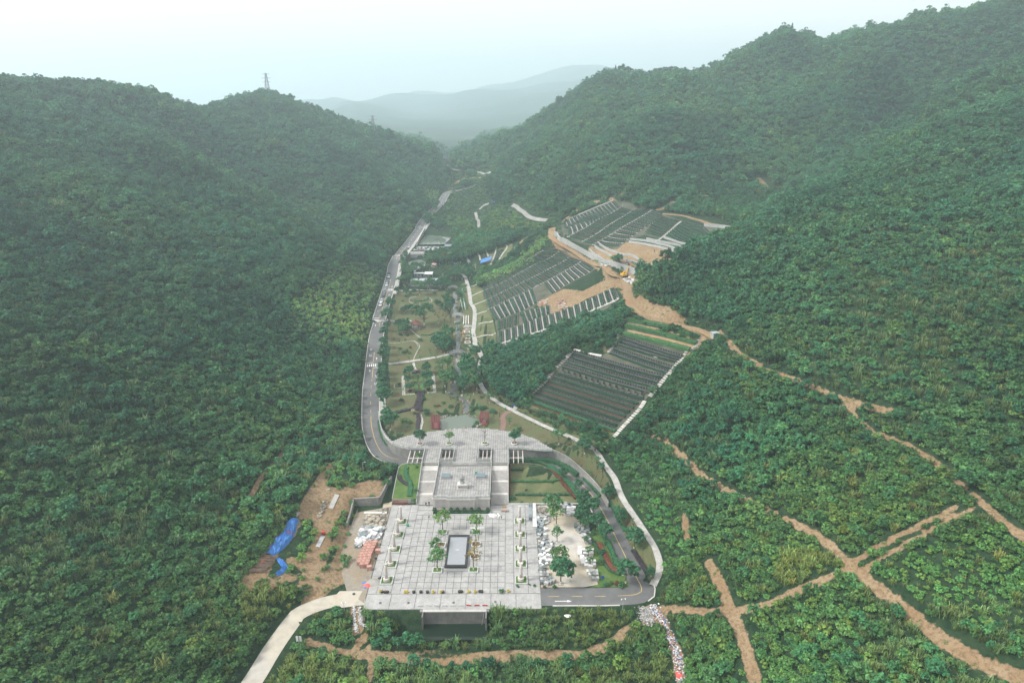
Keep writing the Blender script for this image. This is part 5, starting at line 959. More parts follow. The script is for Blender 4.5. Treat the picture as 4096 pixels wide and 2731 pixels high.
hz_line([iz(260,680,3.2), iz(300,780,3.0), iz(400,860,2.8), iz(470,890,2.7)], 1.5, .4, 'short hedge arm branching on the lawn roof', 'leaf_purple')
hz_line([iz(110,1310,.05), iz(300,1325,.05), iz(455,1320,.05)], .7, .6, 'reddish low hedge before the lettered wall', 'leaf_red')
for x, y, z, r, k, lb in ((490,1230,.1,1.3,'dark','dark bush at the corner of the lawn roof building'),(590,1290,.1,1.2,'light','pale yellow green bush beside the left staircase foot'),(640,1050,1.9,1.1,'green','leafy bush against the left staircase wall'),(690,300,3.6,1.5,'light','yellow green bush under the left beam grid'),(660,520,3.4,.9,'light','small pale bush high on the lawn roof')): p = iz(x, y, z); shrub(k, (p[0], p[1], z), r, lb, None, 1.2)
# ramp and stone walls round the yard
rpoly = [atz('A',235,777,.0), atz('A',300,777,.0), atz('A',321,592,.6), atz('A',287,590,.6)]; tag(MB().add(rpoly+[(p[0],p[1],-.3) for p in rpoly], [(0,1,2,3),(0,4,5,1),(1,5,6,2),(3,2,6,7),(0,3,7,4)]).build('ramp', 'concrete_sand'), 'narrow pale concrete ramp left of the lawn roof', 'ramp')
w1 = [atz('A',22,712,2.9), atz('A',120,704,3.0), atz('A',212,700,3.1)]; wall_line('stone_wall', [np.array(p) for p in w1], [2.9,3.0,3.1], [-.3]*3, .5, 'wall_stone', 'dark rubble stone wall at the back of the storage yard')
w2 = [atz('A',212,698,3.1), atz('A',240,650,3.2), atz('A',270,590,3.2), atz('A',300,548,3.2)]; wall_line('stone_wall', [np.array(p) for p in w2], [3.1,3.2,3.2,3.2], [-.3]*4, .5, 'wall_stone', 'dark stone wall rising along the concrete ramp'); w3 = [atz('A',24,714,2.8), atz('A',5,800,2.2), atz('A',-30,900,1.6)]; wall_line('stone_wall', [np.array(p) for p in w3], [2.8,2.2,1.4], [-.3]*3, .5, 'wall_stone', 'grey stone wall on the left side of the storage yard')
hedge([atz('A',215,470,3.0)[:2], atz('A',275,480,2.6)[:2], atz('A',345,500,2.0)[:2]], 1.6, 2.2, 'row of dark pointed conifers beside the left road', 'needles')
# storage yard floor and stores
yd = [atz('Q',600,105,0),atz('Q',120,190,0),(-50.5,196,0),(-50.5,168,0),(-45.2,155,0),(-39.4,150,0),(-39.4,196,0)]; struct(drape('yard', yd, 'soil_grey', .03, 3.0, 0.0), 'dusty yard left of the plaza with building stone')
def heap(name, c, z, poly, nst, s0, s1, m, label, cat, hgt=1.2, box=False):
    q = [atz(c, x, y, z)[:2] for x, y in poly]; xs_, ys_ = [p[0] for p in q], [p[1] for p in q]; b = MB(); k = 0; tries = 0
    while k < nst and tries < nst*30:
        tries += 1; x, y = random.uniform(min(xs_), max(xs_)), random.uniform(min(ys_), max(ys_))
        if not in_poly(np.array(x), np.array(y), q): continue
        e = float(seg_dist(x, y, q, True)); s = random.uniform(s0, s1); zz = z + min(hgt, e*.7)*random.uniform(.1, 1)
        if box: b.box((x, y, zz+s*.2), (s*1.5, s, s*.6), random.uniform(0, 3.1), random.randint(0, 2), random.uniform(-.35, .35))
        else:
            v = []; ph = random.uniform(0, 6)
            for a, (rr, zf) in enumerate(((.6,-.3),(1,.1),(.75,.5))):
                for i in range(6): t_ = ph+i*1.047; g_ = rr*random.uniform(.75, 1.15); v.append((x+s*g_*math.cos(t_)*.6, y+s*g_*math.sin(t_)*.6, zz+s*zf))
            v.append((x, y, zz+s*.62)); b.add(v, [(a*6+i, a*6+(i+1)%6, (a+1)*6+(i+1)%6, (a+1)*6+i) for a in range(2) for i in range(6)]+[(12+i, 12+(i+1)%6, 18) for i in range(6)], random.randint(0, 1))
        k += 1
    o = b.build(name, m); tag(o, label, cat, kind='stuff'); return o
heap('boulder_heap', 'Q', 0, [(240,260),(550,240),(540,340),(490,420),(230,420)], 130, .7, 1.5, ['rock','rock_dark'], 'heap of tan boulders in the storage yard', 'boulders', 1.0)
heap('stone_heap', 'Q', 0, [(190,430),(530,420),(480,560),(450,620),(250,660),(60,800),(90,680),(130,600)], 230, .55, 1.2, ['block_white','block_blue','block_grey'], 'jumbled heap of cut grey stone in the storage yard', 'cut stone', .9, True)
heap('rubble_strip', 'Q', 0, [(380,190),(600,120),(590,200),(540,230)], 40, .4, .8, ['rock','rock_dark'], 'strip of broken stone at the back of the yard', 'rubble', .4)
tag(MB().box((*atz('Q',400,210,0)[:2],.25),(7.5,1.1,.5),.0).build('stone_bench', 'stone_white'), 'long pale stone slab behind the boulders', 'stone slab')
bpm = MB().box((0,0,.08),(1.45,1.15,.16)).mesh('pallet', 'planks'); bkm = MB()
for lay in range(5): bkm.box((0,0,.28+lay*.24),(1.36-.03*(lay%2),1.08-.03*(lay%2),.225))
bkm = bkm.mesh('bricks', 'brick_pink'); strap = MB().box((0,0,.78),(.06,1.10,1.27)).mesh('strap', 'stone_white'); kb = 0
for j in range(9):
    for i in range(3 if j < 8 else 2):
        qx, qy = 395-i*63-j*20, 680+j*43+i*6
        if j > 5: qx += 20
        p = atz('Q', qx, qy+30, 0); t = thing('brick_pallet', 'shrink wrapped pallet of pink bricks, %s row from the back, %s from the right' % (ORD[j], ORD[i]), 'brick pallet', (p[0], p[1]+.3, .03), random.uniform(-.05,.05), 'pallets of pink bricks'); link('pallet', bpm, t); link('bricks', bkm, t); link('strap', strap, t)
for x, y in ((440,800),(305,1060)): p = atz('Q', x, y+30, 0); t = thing('brick_pallet', 'lone pallet of pink bricks %s' % ('right of the main stack' if x > 400 else 'at the front of the main stack'), 'brick pallet', (p[0], p[1], .03), .2, 'pallets of pink bricks'); link('pallet', bpm, t); link('bricks', bkm, t); link('strap', strap, t)
def mound(name, p, rx_, ry_, h, m, label, cat, seed=0):
    b = MB(); n = 20; rings = 6; rng = random.Random(seed)
    for j in range(rings):
        f = j/(rings-1); 
        for i in range(n): a = 2*math.pi*i/n; r = (1-f)*(1+.12*math.sin(3*a+seed)+rng.uniform(-.05,.05)); b.v.append((r*rx_*math.cos(a), r*ry_*math.sin(a), h*(1-(1-f)**1.6)-.05))
    for j in range(rings-1):
        for i in range(n): b.f.append((j*n+i, j*n+(i+1)%n, (j+1)*n+(i+1)%n, (j+1)*n+i)); b.m.append(0)
    o = b.build(name, m, None, p, None, True); return tag(o, label, cat)
p = atz('Q', 370, 1290, .03); mound('sand_heap', p, 2.6, 1.9, .8, 'sand_pile', 'grey gravel heap at the lower left of the plaza', 'gravel heap', 3)
p = atz('Q', 280, 1330, .03); mound('red_tarp', (p[0],p[1],.05), 1.3, .9, .5, 'tarp_red', 'crumpled red sheet beside the gravel heap', 'tarp', 5); p = atz('Q', 245, 1295, .03); mound('blue_tarp', (p[0],p[1],.04), 1.3, .5, .3, 'tarp_blue', 'crumpled blue sheet behind the red one', 'tarp', 8); p = atz('Q', 235, 1370, .03); mound('blue_bag', (p[0],p[1],.04), .5, .45, .3, 'tarp_blue', 'small blue bag beside the red sheet', 'bag', 9)
mound('sand_heap', (*atz('Q',190,1220,0)[:2],.03), 2.8, 1.3, .5, 'soil_grey', 'low tan sand heap in the yard before the bricks', 'sand heap', 4)
for k, (x, y) in enumerate(((403,915),(460,1225),(490,1208),(60,1470))): p = atz('Q', x, y, .03); tag(MB().lathe([(.2,0),(.36,0),(.4,.1),(.36,.2),(.2,.2)], 14, cap=False).build('tyre', 'tyre', None, (p[0],p[1],.035)), ('old tyre lying right of the brick pallets','old tyre beside the gravel heap, nearer the bricks','old tyre beside the gravel heap, nearer the column','old tyre on the sandy corner by the cream road')[k], 'tyre')
struct(drape('verge', [p[:2] for p in (atz('A',-75,1380,0),atz('A',90,1380,0),atz('A',30,1490,0),atz('A',-60,1500,0),atz('A',-130,1440,0))], 'concrete_sand', .045, 3.0, 0.0), 'sandy concrete apron at the front left of the plaza')
# ------------------------------------------------------------------ parking yard with stone blocks
pkp = [atz('K',*q,0)[:2] for q in ((390,150),(1010,150),(1200,560),(1330,1380),(900,1430),(1100,1432),(440,1455))]; struct(drape('parking_yard', [(8.9,196.4),(20.5,196.4),atz('K',1190,560,0)[:2],atz('K',1340,1400,0)[:2],atz('K',1120,1440,0)[:2],(8.9,156.0)], 'concrete_sand', .035, 3.0, 0.0), 'sandy concrete parking yard right of the plaza')
struct(drape('lawn', [atz('K',*q,0)[:2] for q in ((1195,580),(1300,500),(1400,620),(1560,900),(1680,1120),(1790,1300),(1830,1440),(1200,1445),(1345,1400))], 'turf', .05, 2.5, .02), 'green verge between the parking yard and the road')
struct(drape('lawn', [p[:2] for p in (atz('A',1148,755,.0),atz('A',1640,751,.0),atz('A',1648,690,.2),atz('A',1560,590,.5),atz('A',1460,510,.8),atz('A',1380,462,.8),atz('A',1150,448,.8))], 'lawn_green', .08, 2.5), 'terraced green lawn right of the stairs')
tag(MB().bx(-.1,23.4,196.8,197.15,-.1,.4).build('kerb_wall', 'stone_rail'), 'low kerb wall between the parking yard and the lawn', 'wall')
BL = {k: MB().box((0,0,.45),(1.25,.95,.8)).box((0,0,.93),(1.32,1.02,.14)).mesh('stone_block', m) for k, m in (('w','block_white'),('b','block_blue'),('g','block_grey'))}; BLB = MB().box((0,0,.3),(1.0,.55,.6)).bx(-.5,.5,-.45,-.28,0,1.0).mesh('stone_block', 'block_blue'); BLG = MB().box((0,0,.28),(1.5,.6,.56)).mesh('stone_block', 'block_grey')
def block(c, x, y, me, rz, label, group, s=1.0, z=.04): p = atz(c, x, y, .4+z-.04); o = link('stone_block', me, None, (p[0], p[1], z), (0,0,rz), (s,s,s)); return tag(o, label, 'stone block', group)
for i in range(9): block('K', 285, 160+i*25, BL['b'], 0, 'blue grey stone block, %s from the back in the narrow stack' % ORD[i], 'narrow stack of blue grey blocks')
for i in range(13): block('K', 333+i*1.6, 160+i*28.5, BL['w'], 0, 'white capped stone block, %s from the back in the tidy row' % ORD[i], 'tidy row of white capped blocks')
def clutter(polyK, n, label, group, mix, smin=.95):
    q = [atz('K', *p, 0)[:2] for p in polyK]; xs_, ys_ = [p[0] for p in q], [p[1] for p in q]; got = []; tr = 0
    while len(got) < n and tr < 6000:
        tr += 1; x, y = random.uniform(min(xs_), max(xs_)), random.uniform(min(ys_), max(ys_))
        if not in_poly(np.array(x), np.array(y), q) or any(math.hypot(x-a, y-b) < smin for a, b in got): continue
        got.append((x, y)); k = random.choice(mix); me = {'w': BL['w'], 'b': BL['b'], 'g': BL['g'], 'x': BLB, 'y': BLG}[k]; s = random.uniform(.72, .98); col = {'w':'white','b':'blue grey','g':'grey','x':'blue grey L shaped','y':'grey bar shaped'}[k]
        o = link('stone_block', me, None, (x, y, .04), (0,0,random.uniform(-.6,.6)+random.choice((0,1.57))), (s,s,s)); tag(o, '%s stone block %s' % (col, label), 'stone block', '%s %s' % (col, group))
clutter([(385,340),(570,335),(600,420),(500,470),(400,480)], 20, 'in the jumble below the dark rubble heap', 'blocks below the rubble heap', 'wwgyyb'); clutter([(385,400),(470,470),(540,560),(520,620),(540,760),(410,760),(385,560)], 28, 'in the dark jumble by the plaza', 'blocks in the dark jumble', 'xxxbbgw'); clutter([(410,770),(500,760),(650,740),(650,880),(600,960),(420,960)], 22, 'in the middle of the plaza edge jumble', 'blocks mid jumble', 'wwgxb')
clutter([(420,960),(620,950),(720,900),(640,1000),(560,1080),(440,1080)], 16, 'in the pale jumble behind the leafy yard tree', 'blocks behind the yard tree', 'wwwgy'); clutter([(430,1080),(560,1070),(510,1140),(500,1190),(430,1190)], 8, 'in the dark group near the jumble front', 'blocks near the front', 'xbw')
for j in range(2):
    for i in range(3): block('K', 458+i*40, 1225+j*42, BL['g'], 0, 'grey stone block in the neat six, %s row, %s from left' % (('back','front')[j], ORD[i]), 'neat group of six grey blocks')
for i, (x, y, r) in enumerate(((600,1315,-.6),(630,1345,-.6),(510,1330,-.2),(555,1335,-.4),(580,1365,-.4),(470,1330,.1),(465,1370,.1),(530,1385,-.3))): block('K', x, y, BL['g'] if i % 3 else BL['b'], r, 'tilted stone block at the front of the jumble, %s of eight' % ORD[i], 'tilted blocks at the front of the jumble')
for i in range(4): block('K', 1055, 830+i*35, BL['w'], .05, 'white block in the outer verge row, %s from the back' % ORD[i], 'outer white row, upper')
for i in range(4): block('K', 1090+i*4, 975+i*33, BL['w'], .05, 'white block in the lower outer verge row, %s from the back' % ORD[i], 'outer white row, lower')
for i, (x, y) in enumerate(((1122,870),(1140,925),(1232,920),(1235,865),(1150,1010),(1160,1055),(1160,1110),(1225,1120),(1272,1100),(1272,1050),(1190,1010))): block('K', x, y, BL['w'], .05, 'white block in the inner verge group, %s from the back' % ORD[i], 'inner white blocks by the verge')
for i, (x, y) in enumerate(((1195,1205),(1225,1205),(1225,1255),(1270,1205),(1305,1205),(1275,1255),(1310,1250),(1275,1310),(1318,1310))): block('K', x, y, BL['w' if i < 4 else 'g'], 0, 'block in the last verge group by the blue sign, %s from back' % ORD[i], 'last group by the verge')
for i, (x, y) in enumerate(((885,220),(955,210),(925,245),(880,265),(940,290),(885,305))): block('K', x, y, BL['w'], -.35, 'white block in the corner stack behind the tree, %s from back' % ORD[i], 'white corner stack', 1.15)
clutter([(725,165),(870,150),(960,165),(860,200),(850,290),(760,270)], 16, 'in the dark corner stack by the kerb wall', 'blocks in the dark corner', 'xxbgg', .85); clutter([(980,470),(1190,500),(1200,610),(1080,620),(1000,560)], 16, 'in the row under the roadside trees', 'blocks under the roadside trees', 'xyygb', .85); clutter([(1075,640),(1200,650),(1230,780),(1140,760)], 8, 'in the dark group right of the yard', 'blocks right of the yard', 'xxg', .9)
heap('rubble_heap', 'K', .03, [(395,220),(440,180),(520,200),(560,260),(520,300),(580,320),(420,330)], 120, .35, .8, ['rock_dark','rock_dark'], 'dark rubble heap at the back of the parking yard', 'rubble', .9)
for i, (x, y, r, key, lb) in enumerate(((640,300,2.3,'light0','bright green tree at the back of the parking yard'),(690,420,1.9,'yellow','pale green tree at the back of the parking yard, nearer the front'),(700,720,1.35,'light1','small tree in the middle of the parking yard'),(735,1090,1.9,'yellow','airy pale tree in the parking yard behind the dark one'),(760,1290,2.3,'street0','dark round tree at the front of the parking yard'))):
    p = lift('K', x, y-60, r*1.5); tree(key, p, r*1.15, lb); tag(MB().lathe([(1.0,0),(1.0,.12),(.8,.12),(.8,.05)], 4, cap=False).build('tree_pit', 'stone_grey', None, (p[0],p[1],.04), (0,0,.785)), 'square kerb round the %s' % lb.split(' in the')[0].split(' at the')[0] + ' (%s pit from the back)' % ORD[i], 'tree pit')
tag(MB().tube((0,0,0),(.1,0,1.6),.09,.05).tube((.1,0,1.6),(.5,.1,2.8),.05,.02).tube((.08,0,1.3),(-.3,.1,2.3),.04,.015).build('bare_sapling', 'bark', None, lift('K',735,920,.2)), 'dead bare sapling behind the airy tree in the parking yard', 'sapling')
# lawn terraces and hedges right of the stairs
hl = lambda z, *q: [atz('A', x, y, z)[:2] for x, y in q]
hedge(hl(1.2,(1152,445),(1260,436),(1380,448),(1440,475)), 1.3, 1.1, 'dark hedge at the top of the terraced lawn'); hedge(hl(1.0,(1165,505),(1290,502),(1390,512)), .8, .8, 'upper of the three straight hedges across the terraced lawn'); hedge(hl(.9,(1165,590),(1320,590),(1520,590)), 1.1, .8, 'middle of the three straight hedges across the terraced lawn', 'leaf_mid'); hedge(hl(.7,(1195,680),(1400,682),(1610,680)), 1.0, .8, 'lower of the three straight hedges across the terraced lawn')
hedge(hl(1.0,(1152,450),(1152,560),(1150,690)), .9, .8, 'red leaved hedge along the right staircase wall', 'leaf_red'); hedge(hl(1.1,(1375,490),(1440,535),(1520,585),(1580,640),(1635,700)), 1.2, 1.0, 'reddish hedge curving along the edge of the terraced lawn', 'leaf_red'); hedge(hl(1.0,(1440,475),(1520,540),(1600,620),(1650,690),(1690,740)), 2.2, 1.3, 'dark roadside hedge outside the terraced lawn', 'leaf_dark')
for x, y, r, k, lb in ((1175,715,1.2,'dark','dark bush at the lower left of the terraced lawn'),(1275,655,.6,'purple','small purple shrub on the terraced lawn'),(1490,570,1.0,'green','green bush beside the middle hedge of the lawn'),(1240,735,.6,'green','small green bush near the kerb wall')): p = atz('A', x, y, .5); shrub(k, (p[0], p[1], Tz(*p[:2])), r, lb)
# planting along the road
for i, (c, x, y, r, key) in enumerate((('A',1545,520,1.9,'street0'),('A',1658,605,1.7,'street1'),('A',1690,695,2.5,'street2'),('A',1760,765,2.5,'street0'),('A',1690,790,2.3,'street1'),('A',1790,860,2.5,'street2'),('A',1850,940,2.3,'street0'),('A',1895,1030,1.7,'thin'),('A',1668,845,2.3,'street1'),('A',2000,1230,3.0,'street2'),('A',1695,905,1.4,'light0'),('A',1710,1010,1.1,'light1'),('A',1725,1085,1.2,'light0'),('A',1742,1165,1.2,'light1'),('A',1750,1262,1.0,'thin'))):
    tree(key, lift(c, x, y, r*1.5), r, '%s tree %s' % (('dark round' if r > 2 else 'small'), 'inside the curving road, %s counting from the deck' % ORD[i]), 'inner roadside trees')
for i, (x, y, r, key) in enumerate(((1870,660,2.4,'street1'),(1955,830,2.3,'street2'),(2060,985,2.9,'street0'),(2045,875,1.1,'thin'),(1735,530,1.4,'thin'),(1580,430,1.2,'street1'),(2175,1240,1.4,'street2'))): tree(key, lift('A', x, y, r*1.5), r, '%s tree between road and outer footpath, %s from the corner up' % (('dark round' if r > 2 else 'small'), ORD[6-i]), 'outer roadside trees')
hedge([(p[0]-.2, p[1]-1.3) for p in RWALL[1:24:3]], 1.4, 1.5, 'dark hedge at the foot of the right wing wall', 'leaf_dark', z=(.7,.7)); hedge(hl(.9,(1600,475),(1680,545),(1750,620),(1815,690)), 1.4, 1.2, 'dark hedge beside the outer road kerb near the wing wall', 'leaf_dark'); hedge(hl(.5,(1885,740),(1920,810),(1950,870),(1990,945)), 1.3, .9, 'green hedge strip on the outer verge of the road', 'leaf_dark'); hedge(hl(.3,(2050,1085),(2095,1160),(2150,1250)), 1.5, .7, 'dark purple hedge strip near the outer road corner', 'leaf_purple')
hedge(hl(.4,(1800,930),(1860,1020),(1900,1110),(1930,1190)), 1.4, 1.0, 'dark hedge along the inner road kerb', 'leaf_dark'); hedge(hl(.3,(1800,1030),(1840,1100),(1870,1170),(1900,1220),(1960,1245)), 1.6, .6, 'reddish ground hedge on the green verge', 'leaf_red'); hedge(hl(.3,(1720,960),(1780,1060),(1830,1170),(1880,1235),(1950,1260)), .7, .7, 'thin green hedge bordering the reddish one', 'leaf_hedge')
for i, (x, y, r, k) in enumerate(((1770,1025,.7,'purple'),(1760,960,1.0,'green'),(1820,1100,1.4,'dark'),(1815,1170,1.3,'green'),(1855,1335,1.0,'dark'),(1890,1318,.75,'light'),(1930,1325,1.0,'red'),(1960,1335,1.3,'green'),(1850,1035,1.0,'green'),(1480,1345,.8,'green'),(1405,1345,.6,'yellow'))): p = atz('A', x, y, .5); shrub(k, (p[0], p[1], .05), r, '%s shrub on the parking yard verge, %s from the back' % ({'purple':'purple','green':'green','dark':'dark green','light':'pale round','red':'red tinged','yellow':'yellowish'}[k], ORD[i]))
lwh = spline([atz('A',436,412,1.3), atz('A',372,398,1.6), atz('A',315,365,2.1), atz('A',270,322,2.7), atz('A',240,275,3.3), atz('A',222,225,3.9), atz('A',210,160,4.6)], 1.0); o = link('hedge', hedge_mesh(lwh, 1.3, 1.1, 'leaf_dark', (1.2, 4.6), 6, .32, 77)); tag(o, 'dark hedge at the foot of the left wing wall', 'hedge'); o['tint'] = [1,1,1]
# ------------------------------------------------------------------ park lawns and walks
def xy(ps): return [tuple(p[:2]) for p in ps]
iF = int(np.argmin(np.hypot(FPATH[:,0]-at('A',1745,345)[0], FPATH[:,1]-at('A',1745,345)[1])))
L1 = xy(ats('M', (350,1010),(335,1030),(335,1190),(320,1280),(345,1400),(400,1530))) + arc2[1:] + [(16.3,224.2)] + xy(FPATH[iF:1:-3]) + xy(PPATH[::-3][:-8]) + xy(ats('N', (1480,590),(1190,640),(560,640),(510,720),(480,900),(450,1100),(400,1180),(395,1400),(400,1540)) + ats('M', (400,100),(420,300),(400,430),(420,560),(430,700),(440,900)))
struct(drape('lawn', L1, 'lawn', .05, 2.2), 'dry tan green park lawn between the road and the footpath')
struct(drape('lawn', xy(atzs('A', 5.4, (1464,356),(1530,387))+atzs('A',4.6,(1585,417),(1650,472))+atzs('A',3.5,(1720,537),(1790,612),(1830,667))+ats('A',(1885,750),(1945,890),(1995,990),(2045,1090),(2105,1200),(2165,1310),(2200,1290),(2215,1180),(2180,1065),(2110,960),(2030,850),(1945,710),(1870,570),(1800,440),(1755,360))), 'lawn', .22, 1.5), 'dry grass strip between the road and the outer footpath')
struct(drape('lawn', xy(ats('B', (835,815),(870,815),(960,830),(1080,900),(1100,935),(1030,985),(920,935),(860,880))), 'lawn', .05, 2.2), 'tan grass between the footpath and the wooded belt')
struct(drape('lawn', xy(ats('B', (1040,1000),(1110,952),(1300,1010),(1500,1080),(1668,1142),(1575,1245),(1500,1215),(1260,1105),(1120,1040))), 'lawn_green', .05, 2.2), 'green and tan grass below the lower right graves')
struct(drape('lawn', xy(ats('N', (1690,590),(1840,530),(1920,640),(1960,780),(1980,930),(2050,1110),(2090,1300),(2095,1500),(2090,1560)) + ats('M', (1890,185),(1800,60)) + ats('N', (1790,1440),(1770,1300),(1790,1180),(1800,1040),(1790,930),(1735,830),(1715,740),(1700,640))), 'lawn_green', .05, 2.2), 'pale green lawn plots between the walk and the middle graves')
def walk(c, pts, hw, m, label, dz=.12, name='path'): return struct(ribbon(name, spline(ats(c, *pts), 1.5), hw, hw, m, dz), label)
walk('M', ((395,412),(600,392),(780,368),(1000,335),(1200,300),(1380,258)), 1.0, 'path_pave', 'pale straight path from the lower crossing to the first arch bridge'); walk('N', ((435,1108),(600,1110),(770,1112)), .9, 'path_pave', 'pale path from the middle crossing into the park'); walk('N', ((570,628),(760,628),(1000,632),(1190,632)), .9, 'path_pave', 'pale path along the top of the park lawn')
walk('M', ((2335,1150),(2250,1185),(2200,1260),(2212,1340),(2190,1445)), 1.0, 'path_brown', 'curving brown path right of the pond'); walk('O', ((270,625),(500,628),(800,625),(1030,622)), 2.0, 'concrete', 'concrete lane over the twin arch bridge'); walk('O', ((1380,0),(1400,90),(1430,170),(1425,240)), 1.3, 'concrete_old', 'short concrete lane on the wooded knoll'); walk('X', ((1245,1130),(1310,1070),(1390,1040)), 1.3, 'concrete_old', 'upper end of the concrete lane on the knoll')
walk('X', ((1760,1060),(1850,1110),(1930,1165),(2000,1230),(2110,1275),(2300,1300)), 1.4, 'concrete_old', 'concrete lane joining the haul road from the left'); walk('X', ((740,470),(830,500),(960,520)), 1.5, 'concrete_old', 'far road beyond the valley bend'); walk('X', ((1030,535),(1150,548),(1280,560),(1450,575)), 1.5, 'concrete_old', 'far road at the foot of the wooded slope'); walk('X', ((715,345),(720,380),(735,450)), 3.0, 'concrete_old', 'far road climbing to the gap')
struct(ribbon('haul_road', HAUL[:-4], 1.9, 1.9, 'dirt', .10, HAUL[:-4, 2], 2, .3), 'bare earth haul road between the grave fields')
def stones(c, pts, label, sp=.75, s=.5, m='stone_white', jit=.12, wide=1):
    p = spline(ats(c, *pts), sp); nr = frame_dirs(p); b = MB()
    for i in range(len(p)):
        for k in range(wide):
            o = (k-(wide-1)/2)*s*1.05; x, y = p[i, 0]+nr[i, 0]*o+random.uniform(-jit, jit), p[i, 1]+nr[i, 1]*o+random.uniform(-jit, jit); z = Tz(x, y); q = s*random.uniform(.7, 1.05); b.box((x, y, z+.08), (q, q*.8, .16), random.uniform(0, 3))
    o = b.build('stepping_stones', m); tag(o, label, 'stone path', kind='stuff')
stones('M', ((805,392),(808,460),(845,512)), 'stepping stones from the straight path to the hedge garden', .6, .6, wide=2); stones('M', ((800,345),(845,240),(895,130),(820,60)), 'stepping stones crossing the middle lawn'); stones('N', ((415,1458),(600,1452),(800,1430),(870,1500)), 'stepping stone line across the lawn from the road'); stones('N', ((740,1230),(800,1290),(880,1360),(920,1390)), 'stepping stones from the pavilion'); stones('N', ((890,850),(950,880),(955,920),(890,970)), 'stepping stones south of the ring path', .6)
stones('N', [(910+178*math.cos(a), 790+64*math.sin(a)) for a in np.linspace(-1.1, 4.3, 26)], 'ring of stepping stones round the tall tree', .6, .55); stones('M', ((640,605),(640,750),(648,900)), 'left pebble border of the hedge garden', .5, .45, wide=3); stones('M', ((1102,570),(1118,700),(1135,860)), 'right pebble border of the hedge garden', .5, .45, wide=3); stones('M', ((655,898),(730,892),(810,885)), 'front left pebble border of the hedge garden', .5, .45, wide=2); stones('M', ((1020,866),(1150,856)), 'front right pebble border of the hedge garden', .5, .45, wide=2)
stones('M', ((660,745),(810,735)), 'left cross line of pebbles in the hedge garden', .55, .4); stones('M', ((870,725),(1110,712)), 'right cross line of pebbles in the hedge garden', .55, .4); stones('M', ((500,740),(500,780),(560,795),(620,790)), 'curved pebble edge round the clipped bush', .5, .4); stones('M', ((905,1210),(935,1290),(925,1380),(900,1470)), 'pebble strip beside the purple hedge', .5, .5, wide=2)
# hedges of the park
ph = lambda *q: xy(ats('M', *q))
hedge(ph((480,1195),(600,1165),(720,1138),(835,1115)), 1.9, .7, 'purple hedge running from the road towards the pond garden', 'leaf_purple'); hedge(ph((885,880),(890,960),(850,1060),(850,1150)), 2.0, .7, 'purple hedge below the hedge garden, left lane', 'leaf_purple'); hedge(ph((945,880),(920,980),(905,1080),(920,1165)), 1.6, .7, 'purple hedge below the hedge garden, right lane', 'leaf_purple'); hedge(ph((868,1190),(885,1290),(870,1400),(850,1500)), 1.6, .7, 'purple hedge reaching down to the deck edge', 'leaf_purple'); hedge(ph((795,572),(850,530),(935,562)), 1.9, .8, 'dark arched hedge at the head of the hedge garden', 'leaf_purple'); hedge(ph((825,870),(900,860),(985,862)), 1.6, .7, 'purple hedge closing the foot of the hedge garden', 'leaf_purple')
for i, (a, b_) in enumerate((((825,585),(832,700)),((910,585),(920,695)),((838,722),(848,840)),((925,720),(940,835)))): hedge(ph(a, b_), 1.7, .45, 'pale green strip hedge of the garden, %s' % ('back left','back right','front left','front right')[i], 'leaf_light', 'four strip hedges of the garden')
for i, (x, y, k) in enumerate(((740,860,'purple'),(1035,835,'purple'),(665,560,'dark'))): p = at('M', x, y); shrub(k, p, 1.3, 'dark %s shrub in the hedge garden, %s' % (k, ('front left','front right','back left')[i]))
hedge(xy(ats('N',(920,1330),(990,1345),(1060,1335),(1150,1290))), .6, .5, 'thin curved hedge under the big tree'); hedge(xy(ats('N',(1480,580),(1560,575),(1640,560))), .8, .7, 'short clipped hedge beside the third bridge'); hedge(xy(ats('N',(810,800),(900,805),(1000,790),(1020,750))), 1.4, .6, 'dark low hedge round the foot of the tall tree', 'leaf_dark')
for i, (x0, y0, x1, y1) in enumerate(((1505,600,1590,930),(1545,595,1640,925),(1580,590,1610,665))): hedge(xy(ats('N',(x0,y0),(x1,y1))), 1.0, .7, 'clipped hedge strip beside the walk, %s from the creek' % ORD[i], 'leaf_dark', 'strip hedges beside the walk')
for i, (x0, y0, x1, y1) in enumerate(((1530,740,1575,935),(1565,600,1610,935),(1590,1035,1585,1165),(1625,1030,1620,1165),(1660,1030,1662,1165))): tag(ribbon('kerb_strip', spline(ats('N',(x0,y0),(x1,y1)),2.0), .25, .25, 'stone_white', .3, None, 1, .4), 'white stone strip beside the walk, %s' % ('outer long one','inner long one','left of the lower three','middle of the lower three','right of the lower three')[i], 'kerb')
# ponds, creek
def pond(pts, z, m, label, rocks, rk, rs=.8):
    o = struct(drape('water', xy(pts[:-1:2]), m, 0, 3.0, z-.42), label)
    for i in range(rocks):
        k = random.randrange(len(pts)); p = pts[k]; link('stone', ROCKM[i % 4], o, (p[0]+random.uniform(-.4,.4), p[1]+random.uniform(-.4,.4), z-.3), (0,0,random.uniform(0,6)), (rs*random.uniform(.5,1.2),)*3)
    return o
def rock_mesh(seed, m):
    rng = random.Random(seed); b = MB(); v = []
    for rr, zf in ((.8,-.35),(1,.05),(.7,.45)):
        for i in range(7): a = i*.8976; g_ = rr*rng.uniform(.7,1.15)*.6; v.append((g_*math.cos(a), g_*math.sin(a)*.8, zf*rng.uniform(.8,1.1)))
    v.append((0,0,.6)); return b.add(v, [(a*7+i, a*7+(i+1)%7, (a+1)*7+(i+1)%7, (a+1)*7+i) for a in range(2) for i in range(7)]+[(14+i, 14+(i+1)%7, 21) for i in range(7)]).mesh('stone', m)
ROCKM = [rock_mesh(i, 'rock' if i % 2 else 'rock_dark') for i in range(4)]
